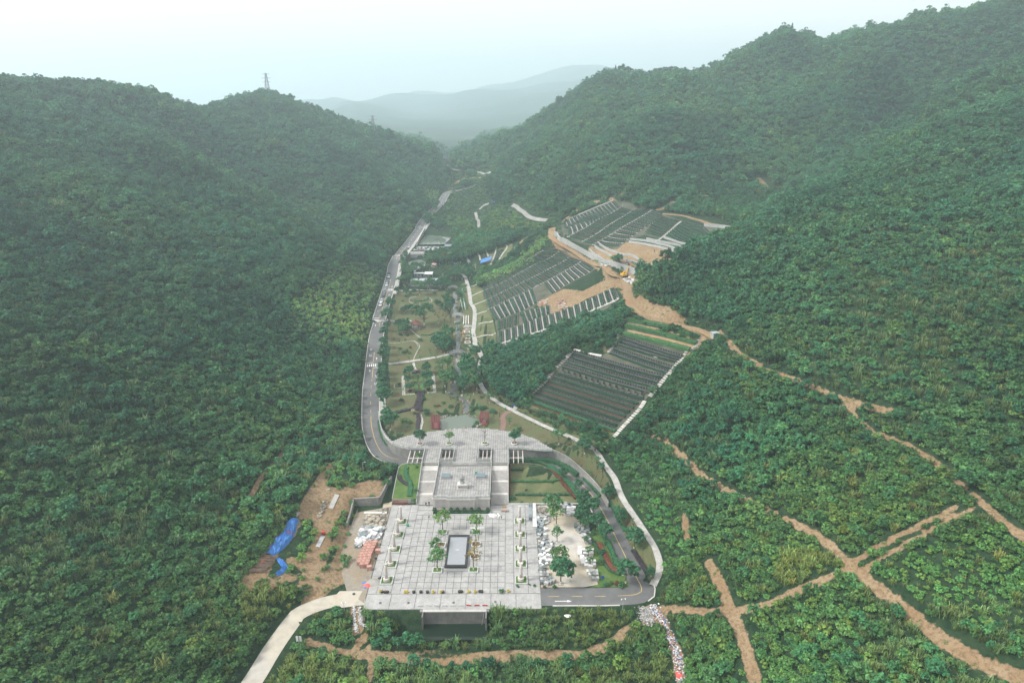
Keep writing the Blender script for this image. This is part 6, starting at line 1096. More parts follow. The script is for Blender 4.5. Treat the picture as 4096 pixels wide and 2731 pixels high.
pond(POND1, PZ1, 'pond_water', 'green pond between two red pergolas behind the deck', 70, 1); pond(POND2, PZ2, 'pond_water', 'pond below the twin arch bridge', 24, 1); pond(POND3, PZ3, 'pond_water', 'upper pond beside the arcaded road wall', 10, 1)
cr_ = struct(ribbon('creek', CREEK, 1.25, 1.25, 'creek_water', -.62, CREEK[:, 2], 2), 'narrow creek running down through the park')
for i in range(110): p = CREEK[random.randrange(len(CREEK))]; s = random.choice((-1,1))*random.uniform(.9,2.2); link('stone', ROCKM[i % 4], cr_, (p[0]+s, p[1]+random.uniform(-.5,.5), p[2]-.45), (0,0,random.uniform(0,6)), (random.uniform(.5,1.1),)*3)
# red pergolas
def pergola(p, rz, label, l=6.2, w=3.6):
    t = thing('pergola', label, 'pergola', p, rz, 'red pergolas by the pond')
    MB().bx(-w/2,w/2,-l/2,l/2,0,.2).build('floor', 'pergola_red', t)
    for sx in (-1,1):
        for k in range(4): MB().bx(sx*w*.4-.1,sx*w*.4+.1,-l*.45+k*l*.3-.1,-l*.45+k*l*.3+.1,.2,2.7).build('post', 'pergola_red', t)
        MB().bx(sx*w*.4-.12,sx*w*.4+.12,-l/2,l/2,2.7,2.95).build('beam', 'pergola_red', t); MB().bx(sx*w*.4-.2,sx*w*.4+.2,-l*.42,l*.42,.55,.65).build('bench', 'pergola_red', t)
    for k in range(12): y = -l/2+l*k/11; MB().bx(-w/2-.1,w/2+.1,y-.07,y+.07,2.952,3.1).build('slat', 'pergola_red', t)
    for x in (-w*.25, 0, w*.25): MB().bx(x-.07,x+.07,-l/2,l/2,3.121,3.2).build('batten', 'pergola_red', t)
    return t
p = at('M',1145,1395); pergola((p[0],p[1]+1,p[2]+.05), .12, 'red timber pergola on the left bank of the pond'); p = at('M',1910,1340); pergola((p[0],p[1]+1,p[2]+.05), -.05, 'red timber pergola on the right bank of the pond')
# arch bridges
def bridge(a, b_, w, nar, label, rise=.9, hgt=1.4, rad=None, cat='bridge', arcr=None):
    a = np.array(a); b_ = np.array(b_); Lb = float(np.linalg.norm(b_[:2]-a[:2])); th = math.atan2(b_[1]-a[1], b_[0]-a[0]); c = (a+b_)/2; t = thing('arch_bridge', label, cat, (c[0],c[1],c[2]), th, 'stone arch bridges'); n = 28; xs_ = np.linspace(-Lb/2, Lb/2, n+1); dz = rise*(1-(2*xs_/Lb)**2)
    rr = arcr or min(Lb/(2.6*nar), hgt+rise*.7); cen = [(-Lb/2+Lb*(k+.5)/nar)*.62 for k in range(nar)]
    def und(x): return max([math.sqrt(max(0, rr*rr-(x-cx)**2)) for cx in cen])-hgt
    sp = MB()
    for s in (-1, 1):
        k = len(sp.v)
        for x, z in zip(xs_, dz): sp.v += [(x, s*w/2, min(und(x), z-.25)), (x, s*w/2, z)]
        for i in range(n): q = (k+2*i, k+2*i+2, k+2*i+3, k+2*i+1); sp.f.append(q if s < 0 else q[::-1]); sp.m.append(0)
    k = len(sp.v)
    for x, z in zip(xs_, dz): sp.v += [(x, -w/2, min(und(x), z-.25)), (x, w/2, min(und(x), z-.25))]
    for i in range(n): sp.f.append((k+2*i, k+2*i+1, k+2*i+3, k+2*i+2)); sp.m.append(0)
    sp.build('arch', 'stone_grey', t); d = MB(); k = 0
    for x, z in zip(xs_, dz): d.v += [(x, -w/2, z+.012), (x, w/2, z+.012)]
    for i in range(n): d.f.append((2*i, 2*i+2, 2*i+3, 2*i+1)); d.m.append(0)
    d.build('deck', 'path_pave', t)
    for s in (-1, 1):
        r_ = MB()
        for i in range(0, n, 2): r_.beam((xs_[i], s*(w/2-.1), dz[i]+.75), (xs_[i+2], s*(w/2-.1), dz[i+2]+.75), .14, .14); r_.beam((xs_[i], s*(w/2-.1), dz[i]+.35), (xs_[i+2], s*(w/2-.1), dz[i+2]+.35), .08, .3)
        r_.build('rail', 'stone_rail', t)
        for i in range(0, n+1, 4): MB().bx(xs_[i]-.11,xs_[i]+.11,s*(w/2-.1)-.11,s*(w/2-.1)+.11,dz[i],dz[i]+1.0).build('post', 'stone_rail', t)
    return t
bridge(at('M',1365,258), at('M',1610,240), 2.4, 1, 'stone arch bridge at the end of the straight park path', 1.0); bridge(at('N',1408,1040), at('N',1590,1030), 2.4, 1, 'stone arch bridge halfway up the creek', .9); bridge(at('N',1335,605), at('N',1485,590), 2.4, 1, 'stone arch bridge at the top of the park lawn', .9)
zb = PZ2+2.9; a_ = atz('O',360,650,zb); b_ = atz('O',800,640,zb); bridge(a_, b_, 3.6, 2, 'wide twin arch stone bridge across the middle pond', .1, 3.0, arcr=2.35)
# arcade along the road at the upper pond
t = thing('arcade_wall', 'white arcaded road wall beside the upper pond', 'wall', at('O',460,520)); o_ = np.array(at('O',460,520)); e_ = np.array(at('O',585,285))
for k in range(13):
    q = (e_-o_)*k/12; MB().bx(q[0]-.3,q[0]+.3,q[1]-.3,q[1]+.3,q[2]-1.5,q[2]+2.6).build('pier', 'stone_white', t)
MB().beam(Vector((0,0,2.8)), Vector(e_-o_)+Vector((0,0,2.8)), .7, .5).build('coping', 'stone_white', t); MB().beam(Vector((-.5,0,.8)), Vector(e_-o_)+Vector((-.5,0,.8)), .3, 3.4).build('back_wall', 'concrete_dark', t)
# buildings of the park
def building(p, w, d, h, rz, label, wall, roof, pitch=0.0, over=.4, win=4, name='building', glass='glass'):
    t = thing(name, label, 'building', p, rz); MB().bx(-w/2,w/2,-d/2,d/2,-1.0,h).build('wall', wall, t)
    if pitch: 
        r_ = MB(); wo2, do = w/2+over, d/2+over
        for s in (-1, 1): r_.add([(-wo2,s*do,h-.05),(wo2,s*do,h-.05),(wo2,0,h+pitch),(-wo2,0,h+pitch),(-wo2,s*do,h+.1),(wo2,s*do,h+.1),(wo2,0,h+pitch+.15),(-wo2,0,h+pitch+.15)], [(0,1,2,3),(4,5,6,7),(0,1,5,4),(1,2,6,5),(3,2,6,7),(0,3,7,4)])
        r_.build('roof', roof, t)
    else: MB().bx(-w/2-over,w/2+over,-d/2-over,d/2+over,h+.002,h+.25).build('roof', roof, t)
    for k in range(win):
        x = -w/2+w*(k+.5)/win; f = MB().bx(x-w/win*.36,x+w/win*.36,-d/2-.06,-d/2+.02,h*.3,h*.82).build('window', 'metal_grey', t); MB().bx(x-w/win*.32,x+w/win*.32,-d/2-.08,-d/2-.062,h*.34,h*.78).build('pane', glass, f)
    MB().bx(w*.32,w*.32+.9,-d/2-.09,-d/2-.01,0,h*.7).build('door', 'machine_dark', t); return t
p = at('O',610,1155); building((p[0],p[1]+2.5,p[2]), 20.5, 5.5, 3.6, 0, 'long low glass fronted hall with pale grey roof', 'metal_grey', 'roof_grey', 0, .3, 8, glass='skylight_glass')
p = at('O',642,1020); building((p[0],p[1]+3.2,p[2]), 5.0, 6.4, 2.4, 0, 'small shed with wide white and grey panel roof', 'metal_grey', 'roof_white', .5, .3, 2); p = at('O',495,1010); building((p[0],p[1]+1.2,p[2]), 6.6, 2.4, 2.4, 0, 'low shed with long white roof beside the panel roof shed', 'metal_grey', 'roof_white', .25, .2, 3)
p = at('O',418,985); building((p[0],p[1]+.8,p[2]), 1.6, 1.6, 2.6, 0, 'tiny blue kiosk with white roof', 'sign_blue', 'roof_white', 0, .15, 1, 'kiosk'); p = at('O',955,590); building((p[0],p[1]+2.5,p[2]), 4.8, 5.0, 3.0, -.1, 'dark timber house with blue grey roof by the upper pond', 'timber', 'roof_slate', 1.0, .5, 2); p = at('O',735,865); building((p[0],p[1]+1,p[2]), 3.4, 2.4, 2.2, -.5, 'brown roofed hut in the trees above the white sheds', 'wall_tan', 'wall_tan', .8, .2, 1, 'hut')
p = at('D',1641,776); building(p, 2.6, 2.2, 2.2, .3, 'small grey hut at the edge of the wood above the dirt road', 'concrete', 'roof_grey', 0, .2, 1, 'hut'); p = at('X',717,340); building((p[0],p[1],p[2]), 14, 5, 5, 0, 'distant white building in the valley gap', 'wall_white', 'roof_grey', 0, .4, 4)
p = at('O',1265,800); t = thing('memorial_tower', 'small white shrine with dark tiled roof above the walk', 'shrine', p); MB().bx(-.9,.9,-.9,.9,0,.4).build('base', 'stone_white', t); MB().bx(-.6,.6,-.6,.6,.4,2.2).build('body', 'wall_white', t); MB().lathe([(1.6,2.2),(.9,2.7),(.1,3.2)], 4).build('roof', 'roof_slate', t, None, (0,0,.785))
# pavilion under the big tree
p = at('N',835,1240); t = thing('pavilion', 'hexagonal pavilion with dark red roof beside the big tree', 'pavilion', (p[0],p[1]+1.5,p[2]), .2)
MB().lathe([(3.0,0),(3.0,.35)], 6).build('floor', 'stone_grey', t)
for k in range(6): a = k*1.0472; MB().tube((2.5*math.cos(a),2.5*math.sin(a),.35),(2.5*math.cos(a),2.5*math.sin(a),3.0),.12,.12,8).build('post', 'roof_red', t); MB().beam((2.5*math.cos(a),2.5*math.sin(a),.8),(2.5*math.cos(a+1.0472),2.5*math.sin(a+1.0472),.8),.12,.1).build('rail', 'roof_red', t)
MB().lathe([(3.4,2.95),(3.4,3.1),(2.0,3.6),(.8,4.3),(.12,5.0)], 6).build('roof', 'roof_red', t); MB().lathe([(.15,5.0),(.2,5.2),(.03,5.6)], 8).build('finial', 'roof_red', t)
# white carved border plots beside the walk
def ringplot(c, x, y, rx_, ry_, label, oval=True):
    p = at(c, x, y); b = MB(); n = 24 if oval else 4; ang = 0 if oval else math.pi/4; k = 1 if oval else 1.414; v = []
    for rr, zz in ((1,0),(1,.45),(.72,.45),(.72,0)):
        for i in range(n): a = 2*math.pi*i/n+ang; v.append((rx_*k*rr*math.cos(a), ry_*k*rr*math.sin(a), zz))
    b.add(v, [(j*n+i, j*n+(i+1)%n, (j+1)*n+(i+1)%n, (j+1)*n+i) for j in range(3) for i in range(n)]); t = thing('border_plot', label, 'border', p, .1, 'white border plots'); b.build('border', 'stone_white', t)
    MB().lathe([(.7,0),(.7,.2),(.02,.22)], n).build('soil', 'soil_bed', t, None, (0,0,ang)).scale = (rx_*k, ry_*k, 1); return t
for c, x, y, a, b_, ov, lb in (('N',1625,1215,1.5,.8,True,'tilted oval white border plot nearest the paving'),('N',1655,1245,1.3,.7,True,'small oval white border plot below the tilted one'),('N',1640,1290,1.5,1.6,False,'upper rectangular white border plot'),('N',1650,1345,1.0,.5,False,'small square white border plot between the larger ones'),('N',1652,1395,1.2,.6,False,'second small square white border plot'),('N',1648,1455,1.5,1.7,False,'lower rectangular white border plot'),('N',1650,1510,1.5,1.1,True,'large oval white border plot at the lower end'),('N',1690,1550,1.6,.7,True,'last oval white border plot by the bend of the walk')): ringplot(c, x, y, a, b_, lb, ov)
tag(ribbon('paved_apron', spline(ats('N',(1590,1190),(1660,1190),(1725,1200)),1.0), 1.2, 1.2, 'footpath_pave', .14, None, 2, .2), 'grey paved apron above the white border plots', 'paving')
# ------------------------------------------------------------------ trees of the park
def trees(c, lst, where, group):
    for i, (x, y, r, key) in enumerate(lst):
        lk = {'s':'dark round','l':'leafy green','y':'pale green','t':'slender young','b':'broad spreading','p':'yellowish sparse'}[key]; kk = {'s':'street%d' % (i % 3),'l':'light%d' % (i % 2),'y':'yellow','t':'thin','b':'big','p':'sparse'}[key]
        tree(kk, lift(c, x, y, r*1.55), r, '%s tree %s, %s' % (lk, where, ORD[i] if i < 20 else 'further one'), group)
trees('M', ((430,1310,2.6,'s'),(362,1180,1.7,'s'),(325,900,2.7,'s'),(320,790,2.0,'s'),(308,665,2.3,'s'),(318,560,1.9,'s'),(310,470,2.0,'s'),(330,290,2.4,'s'),(340,185,1.9,'s'),(325,75,1.8,'s')), 'along the park side of the road counting up from the deck', 'park street trees')
trees('N', ((345,1290,2.0,'s'),(370,1190,1.3,'s'),(395,1005,2.5,'s'),(440,845,2.2,'s'),(535,640,1.5,'s')), 'on the upper park roadside counting up', 'upper park street trees')
trees('M', ((735,545,1.7,'s'),(715,660,1.5,'s'),(740,770,1.4,'s'),(1005,490,1.8,'s'),(1010,620,2.0,'s'),(1045,745,1.7,'s')), 'inside the hedge garden counting from back left', 'hedge garden trees')
trees('M', ((1250,440,2.2,'l'),(1330,400,2.0,'y'),(1290,640,2.6,'l'),(1300,720,2.8,'l'),(1420,640,2.2,'s'),(1390,560,1.8,'y'),(1190,530,1.4,'l')), 'on the left bank of the creek below the first bridge', 'creek left bank trees'); trees('M', ((1780,250,2.3,'s'),(1650,380,2.7,'s'),(1600,450,2.2,'s'),(1700,470,2.4,'s'),(1640,560,2.6,'s'),(1600,680,2.5,'s'),(1690,640,2.5,'l'),(1740,770,2.4,'l'),(1790,700,2.2,'s'),(1560,760,1.8,'s')), 'on the right bank of the creek below the first bridge', 'creek right bank trees')
trees('M', ((1880,540,2.3,'s'),(1960,590,1.9,'p'),(1990,290,2.4,'l'),(2060,400,2.4,'s'),(1930,420,2.0,'s'),(2040,560,2.3,'s'),(2200,420,2.6,'s'),(2290,560,2.5,'s')), 'right of the footpath at the edge of the wooded belt', 'belt edge trees')
trees('M', ((570,250,1.2,'t'),(740,335,1.2,'t'),(880,235,1.2,'t'),(910,330,1.1,'t'),(1050,220,1.2,'t'),(1070,290,1.2,'t'),(1160,330,1.1,'t'),(565,370,1.0,'t'),(1170,250,1.1,'t')), 'beside the straight park path', 'saplings by the straight path'); trees('M', ((640,850,1.0,'t'),(1215,780,1.0,'t'),(1060,890,.9,'t'),(690,1310,1.3,'t'),(700,1380,.9,'t'),(1990,945,1.5,'l'),(1960,990,1.3,'t'),(2150,1200,1.4,'p'),(2045,1255,1.0,'t'),(2310,1320,1.3,'t'),(1390,985,.9,'t'),(975,1270,.8,'t')), 'on the lower park lawn', 'lower park saplings')
trees('A', ((1512,270,1.9,'l'),(1465,260,1.0,'t'),(1700,330,2.2,'s'),(1740,290,1.6,'l'),(1820,480,1.0,'s'),(1790,440,1.0,'l'),(1155,160,.9,'t'),(1425,290,.7,'t'),(1640,90,1.0,'t')), 'on the grass near the outer footpath', 'trees near the outer footpath')
tree('big', lift('N',965,1090,3.4), 4.6, 'very broad old tree beside the pavilion in the middle of the park', tint=[1.05,1.0,.9]); tree('light0', lift('N',890,590,5.0), 3.0, 'tall pale green tree inside the ring path', tint=[1.15,1.05,.85])
trees('N', ((560,1180,1.8,'s'),(680,1165,2.1,'s'),(640,1255,1.7,'s'),(710,1240,1.5,'s'),(590,1240,1.4,'l')), 'in the dark clump beside the pavilion', 'pavilion clump'); trees('N', ((700,930,1.6,'s'),(770,900,1.5,'s'),(650,940,1.4,'s'),(690,650,1.5,'s'),(700,740,1.2,'s'),(810,650,1.3,'s')), 'in clumps left of the ring path', 'left ring clumps'); trees('N', ((1180,850,1.6,'s'),(1240,880,1.4,'s'),(1210,790,.9,'t'),(1290,945,1.2,'s'),(1350,690,1.9,'s'),(1360,840,2.5,'s'),(1340,910,2.0,'s'),(1300,760,1.8,'s'),(1500,700,1.4,'s')), 'in clumps right of the ring path', 'right ring clumps')
trees('N', ((1190,1060,2.2,'p'),(1290,1090,2.0,'p'),(1230,1150,1.7,'p'),(1390,1130,1.7,'p'),(1370,1330,2.3,'l'),(1290,1290,2.4,'l'),(1220,1390,2.5,'s'),(1150,1440,2.2,'s'),(1310,1440,2.5,'s'),(1230,1490,2.2,'s'),(1430,1420,1.9,'p'),(1390,1500,2.0,'s'),(1490,1200,1.3,'l'),(1510,1290,1.3,'l'),(1480,930,1.1,'l')), 'between the big tree and the creek', 'trees between the big tree and the creek'); trees('M', ((1240,70,2.2,'s'),(1330,130,2.3,'s'),(1420,60,2.0,'p'),(1160,100,1.6,'s'),(1280,170,1.9,'s'),(1620,190,1.7,'l')), 'above the first arch bridge', 'trees above the first bridge')
def grove(c, poly, n, r0, r1, keys, label, group):
    q = xy(ats(c, *poly)); xs_, ys_ = [p[0] for p in q], [p[1] for p in q]; got = []; tr = 0
    while len(got) < n and tr < 4000:
        tr += 1; x, y = random.uniform(min(xs_), max(xs_)), random.uniform(min(ys_), max(ys_))
        if not in_poly(np.array(x), np.array(y), q) or any(math.hypot(x-a, y-b) < r0*1.25 for a, b in got): continue
        got.append((x, y)); k = random.choice(keys); lk = {'s':'dark green','l':'leafy green','y':'pale green','p':'yellowish'}[k]; tree({'s':'street%d' % (tr % 3),'l':'light%d' % (tr % 2),'y':'yellow','p':'sparse'}[k], (x, y, Tz(x, y)), random.uniform(r0, r1), '%s tree %s' % (lk, label), '%s %s' % (lk, group))
grove('O', [(590,800),(640,740),(1080,680),(1160,760),(1120,830),(860,840),(640,850)], 30, 1.9, 2.7, 'sslp', 'in the grove right of the twin arch bridge', 'bridge grove'); grove('O', [(180,1000),(380,960),(350,1180),(160,1200)], 10, 1.8, 2.6, 'ssl', 'in the grove between the road and the glass hall', 'roadside grove'); grove('O', [(200,860),(250,740),(300,660),(280,900),(260,960)], 9, 1.2, 1.9, 'sly', 'on the bank between the road and the middle pond', 'pond bank trees'); grove('O', [(430,1190),(800,1195),(960,1130),(940,1220),(800,1240),(430,1230)], 11, 1.6, 2.4, 'ssl', 'in the row before the glass fronted hall', 'hall trees'); grove('O', [(870,950),(1100,920),(1190,1000),(1180,1080),(900,1080)], 13, 1.7, 2.6, 'sslp', 'in the thicket right of the glass fronted hall', 'hall thicket'); grove('O', [(1230,930),(1330,980),(1300,1060),(1250,1040)], 5, 1.8, 2.4, 's', 'at the upper end of the walk', 'upper walk trees'); grove('O', [(380,890),(560,880),(700,900),(700,930),(400,930)], 8, 1.1, 1.7, 'sl', 'between the middle pond and the white sheds', 'shed trees'); grove('O', [(1040,570),(1200,640),(1180,740),(1050,660)], 8, 1.7, 2.4, 'ss', 'behind the dark timber house', 'house trees'); grove('X', [(360,1380),(400,1280),(470,1300),(480,1400)], 5, 2.0, 2.6, 's', 'by the road above the upper pond', 'upper road trees'); grove('X', [(540,1190),(520,1110),(610,1080),(620,1130)], 4, 1.9, 2.4, 's', 'at the road bend above the upper pond', 'bend trees'); grove('O', [(720,240),(830,180),(880,280),(720,300)], 6, 1.9, 2.5, 'ss', 'on the far bank of the upper pond', 'upper pond trees'); grove('X', [(880,790),(1000,760),(1150,700),(1160,730),(1000,800)], 8, 1.8, 2.4, 's', 'along the far bend of the road', 'far bend trees')
# shrubs
for i, (c, x, y, r, k, lb) in enumerate((('M',617,990,1.15,'dark','round dark shrub on the lawn below the hedge garden'),('M',963,975,1.15,'dark','round dark shrub right of the purple lanes'),('M',640,250,1.5,'dark','large round shrub in the clump on the middle lawn'),('M',700,225,1.3,'green','upright shrub beside the large round one'),('M',585,190,1.2,'green','loose shrub behind the large round one'),('M',735,255,1.1,'light','pale shrub at the right of the middle clump'),('M',755,165,.9,'purple','dark upright shrub alone on the middle lawn'),('M',1020,1200,2.3,'dark','broad dark shrub behind the left pergola'),('M',1140,1085,.9,'dark','small round shrub left of the pond inlet'),('M',1195,1080,.9,'red','reddish shrub left of the pond inlet'),('M',1265,1040,1.0,'green','shrub on the lawn above the pond'),('M',1300,1165,1.2,'green','shrub on the upper pond edge'),('M',1380,1095,1.3,'dark','leafy shrub behind the upper pond edge'),('M',1180,1180,.9,'green','small shrub at the pond corner by the left pergola'),('M',1495,955,1.0,'green','round shrub beside the creek rocks'),('M',1400,895,.8,'green','round shrub where the creek bends'),('M',1720,1140,1.9,'green','full shrub behind the right pergola'),('M',1840,1130,1.8,'dark','dark shrub behind the right pergola'),('M',1915,1115,1.6,'green','spreading shrub above the right pergola'),('M',2035,1185,1.9,'dark','rounded dark tree shrub right of the right pergola'),('M',1860,950,1.0,'green','shrub between the creek and the footpath'),('M',1790,1360,1.4,'green','leafy shrub at the right end of the pond'),('M',1748,1398,.75,'dark','clipped ball at the pond front edge'),('M',560,1540,1.0,'dark','left of the clipped shrubs at the left deck tip'),('M',610,1535,1.0,'green','right of the clipped shrubs at the left deck tip'),('M',580,745,1.2,'dark','clipped bush inside the pebble curve'),('M',900,55,1.7,'green','flat clipped shrub island on the middle lawn'),('M',800,1190,1.2,'light','base foliage of the pampas clump'),('M',640,1330,1.7,'light','bright yellow green shrub left of the purple hedge'),('M',740,1345,1.3,'light','second yellow green shrub left of the purple hedge'),('M',1830,870,.8,'purple','purple ball shrub by the footpath'),('M',575,65,.7,'red','tiny red shrub on the middle lawn'),('N',600,1335,1.6,'dark','large clipped ball below the pavilion clump'),('N',710,1345,1.1,'dark','smaller clipped ball below the pavilion clump'),('N',670,1415,.8,'green','lone small shrub on the lawn by the road'),('N',1135,680,1.2,'dark','clipped shrub right of the tall tree'),('N',1245,722,1.1,'green','loose shrub right of the tall tree'),('N',745,690,1.2,'dark','dark shrub left of the tall tree'),('N',630,805,.8,'dark','small dark shrub left of the ring path'),('N',490,1400,.6,'red','tiny bare shrub on the lawn edge'),('P',1660,90,1.5,'green','low shrub island behind the right deck tree'),('P',1695,50,.7,'purple','purple ball on the low shrub island'),('P',960,35,.9,'dark','dark clipped ball on the deck back edge by the pond'))):
    p = at(c, x, y) if c != 'P' else (*atz(c, x, y, DECK)[:2], DECK-.1); shrub(k, p, r, lb, None, .85 if r > 1.5 else 1.0)
pmp = mesh_np('pampas_plume', *blades(401, 60, 2.2, .9, .12), MAT['leaf_plume']); o = link('pampas_clump', pmp, None, at('M',795,1200), None, (1.1,1.1,1.0)); tag(o, 'pampas grass clump with cream plumes beside the purple hedge', 'pampas grass'); o['tint'] = [1,1,1]; o = link('pampas_clump', pmp, None, at('M',1410,530), None, (.9,.9,.9)); tag(o, 'cream pampas plumes beside the creek', 'pampas grass'); o['tint'] = [1,1,1]
# ------------------------------------------------------------------ grave fields
mat('grave_ground', (.058,.070,.048), .95, .3, 1.2, .4, 4, col2=(.085,.085,.062)); mat('gravel_pale', (.30,.295,.285), .9, .2, 2)
def hs_mesh(kind):
    b = MB(); b.box((0,0,.1),(1.15,.75,.2),0,1)
    if kind == 'arch':
        n = 9; w = .40; pts = [(-w,.2),(w,.2)] + [(w*math.cos(a), .62+w*.8*math.sin(a)) for a in np.linspace(0, math.pi, n)]; k = len(pts); vs = [(x,-.05,z) for x, z in pts]+[(x,.12,z) for x, z in pts]
        b.add(vs, [tuple(range(k)), tuple(reversed(range(k,2*k)))]+[(i,k+i,k+(i+1)%k,(i+1)%k) for i in range(k)], 0); b.box((-.53,0,.45),(.16,.3,.7),0,1); b.box((.53,0,.45),(.16,.3,.7),0,1); b.box((0,-.3,.24),(.5,.12,.09),0,0)
    elif kind == 'square': b.box((0,.05,.62),(.72,.16,.86),0,0); b.box((0,-.1,.3),(.9,.4,.2),0,0); b.box((0,.05,1.08),(.5,.18,.08),0,0)
    else: b.box((0,.1,1.0),(1.0,.22,1.6),0,0); b.box((0,-.35,.3),(1.7,1.1,.2),0,1); b.box((-.85,-.2,.5),(.16,.9,.5),0,1); b.box((.85,-.2,.5),(.16,.9,.5),0,1)
    return b
HS = {k: hs_mesh(k) for k in ('arch','square','tall')}; HSM = {k: HS[k].mesh('headstone', ['headstone','grave_slab']) for k in HS}
far_hs = MB(); NHS = 0
def ordn(i):
    if i < 20: return ORD[i]
    t, u = divmod(i+1, 10); return (('twentieth','thirtieth','fortieth','fiftieth')[t-2] if u == 0 else ('twenty','thirty','forty','fifty')[t-2]+'-'+ORD[u-1])
def stone_row(a, b, sp, kind, label, group, single, jit=.0):
    """headstones between two ground points; single ones are things, the rest join the far ones"""
    global NHS; a = np.array(a[:2]); b = np.array(b[:2]); Lr = np.linalg.norm(b-a); n = max(1, int(Lr/sp)); th = math.atan2(b[1]-a[1], b[0]-a[0])
    for i in range(n):
        q = a+(b-a)*(i+.5)/n; z = Tz(q[0], q[1])
        if single and NHS < 300: NHS += 1; tag(link('headstone', HSM[kind], None, (q[0],q[1],z+.02), (0,0,th)), label % ordn(i), 'headstone', group)
        else:
            c, s = math.cos(th), math.sin(th); far_hs.box((q[0],q[1],z+.5),(.72,.2,.95),th,0); far_hs.box((q[0]+s*.3,q[1]-c*.3,z+.12),(.85,.6,.16),th,1)
def ground(c, poly, label, m='grave_ground', dz=.07): return struct(drape('grave_ground', xy(ats(c, *poly)), m, dz, 2.2), label)
# lower right field
ground('U', ((185,1090),(770,475),(1115,545),(1235,480),(1400,265),(1440,85),(2335,300),(2230,470),(2110,560),(1320,1500)), 'terraced ground of the lower right grave field')
RL = [(250,1105),(290,1040),(330,990),(380,945),(430,890),(480,845),(530,790),(600,745),(640,665),(690,605),(735,545),(775,495),(1235,490),(1290,445),(1335,385),(1365,350),(1395,312)]; RR = [(1290,1455),(1335,1390),(1385,1325),(1440,1280),(1490,1220),(1545,1170),(1600,1115),(1665,1060),(1735,985),(1795,915),(1850,860),(1905,800),(1955,745),(2010,690),(2085,610),(2115,580),(2140,555)]
for k, (l, r) in enumerate(zip(RL, RR)):
    a, b = np.array(at('U', *l)), np.array(at('U', *r)); d = (b-a)[:2]; d /= np.linalg.norm(d); up = np.array([-d[1], d[0]]); w = 'counting from the grass'
    o = ribbon('terrace_strip', spline([a, (a+b)/2, b], 2.0), .75, .65, 'grave_slab' if k > 7 else 'grave_ground', .16, None, 1, .25); struct(o)
    kind = 'tall' if k == 7 else ('arch' if k < 7 else 'square')
    stone_row(a, b, 2.9 if k == 7 else (1.62 if k < 7 else 1.22), kind, '%s headstone, %%s from the left in the %s row of the lower right field' % ({'tall':'large dark','arch':'dark arched','square':'black square'}[kind], ORD[k]), '%s row of the lower right grave field' % ORD[k], True)
    off = -up*(1.35 if k < 8 else 1.1)
    hedge([a[:2]+off, b[:2]+off], 1.25 if k < 8 else .7, .85 if k < 8 else .7, 'clipped hedge below the %s row of the lower right field' % ORD[k], 'leaf_hedge' if k % 3 else 'leaf_dark', 'hedges of the lower right grave field')['tint'] = [.45,.48,.5]
    if k in (0, 3, 5): hedge([a[:2]+off*1.5, b[:2]+off*1.5], .5, .6, 'thin reddish hedge before the %s row' % ORD[k], 'leaf_red', 'reddish hedges of the lower right grave field', dens=3)
a, b = np.array(at('U',190,1105)), np.array(at('U',1290,1500)); hedge([a[:2], b[:2]], 1.6, 1.1, 'tall front hedge between the grass and the first grave row', 'leaf_dark')
for k, q in enumerate((((1440,90),(1900,175),(2335,315)),((1415,170),(1850,265),(2315,395)),((1385,270),(1800,365),(2225,475)))): hedge(xy(ats('U', *q)), 2.6, 1.3, 'broad bushy hedge at the top of the lower right field, %s from the dirt road' % ORD[k], 'leaf_mid', 'broad top hedges')
for k, q in enumerate((((1440,150),(1870,230),(2310,345)),((1430,235),(1830,320),(2290,430)))): struct(ribbon('earth_strip', spline(ats('U', *q), 2.0), .8, .8, 'dirt', .12, None, 1))
tag(MB().beam(Vector(at('U',1775,560))+Vector((0,0,.3)), Vector(at('U',1900,585))+Vector((0,0,.3)), .5, .25).build('stone_sill', 'stone_white'), 'long white stone sill in the upper rows', 'sill')
def stair_line(c, pts, hw, label, m='stone_white', sp=.9, parent=None):
    p = spline(ats(c, *pts), sp); nr = frame_dirs(p); b = MB(); z = T(p[:, 0], p[:, 1])
    for i in range(len(p)-1):
        q, r = p[i, :2], p[i+1, :2]; mid = (q+r)/2; th = math.atan2(r[1]-q[1], r[0]-q[0]); b.box((mid[0], mid[1], max(z[i], z[i+1])-.05+(.06 if i % 2 else 0)), (np.linalg.norm(r-q)*.86, 2*hw, .42), th, 0 if i % 7 else 1)
    o = b.build('hill_steps', [m, 'concrete']); return tag(o, label, 'steps')
stair_line('U', ((20,1215),(100,1150),(190,1075),(245,1015),(300,970),(350,920),(405,870),(445,815),(490,770),(545,700),(600,650),(650,600),(695,550),(745,490)), .9, 'pale steps up the left edge of the lower right graves'); stair_line('U', ((1270,1560),(1370,1455),(1480,1340),(1600,1210),(1660,1110)), .8, 'pale steps up the lower half of the right edge of the lower graves'); stair_line('U', ((1720,1060),(1800,970),(1880,870),(1970,770),(2060,660),(2140,570)), .9, 'pale steps up the upper half of the right edge of the lower graves', 'landing'); stair_line('U', ((1200,510),(1255,440),(1300,370),(1330,280),(1320,210),(1370,150),(1440,75)), .6, 'narrow stone steps climbing to the dirt road left of the top hedges', 'stone_grey'); stair_line('U', ((2150,545),(2210,470),(2300,430),(2340,340)), .6, 'short stone steps at the right end of the top hedges', 'stone_grey')
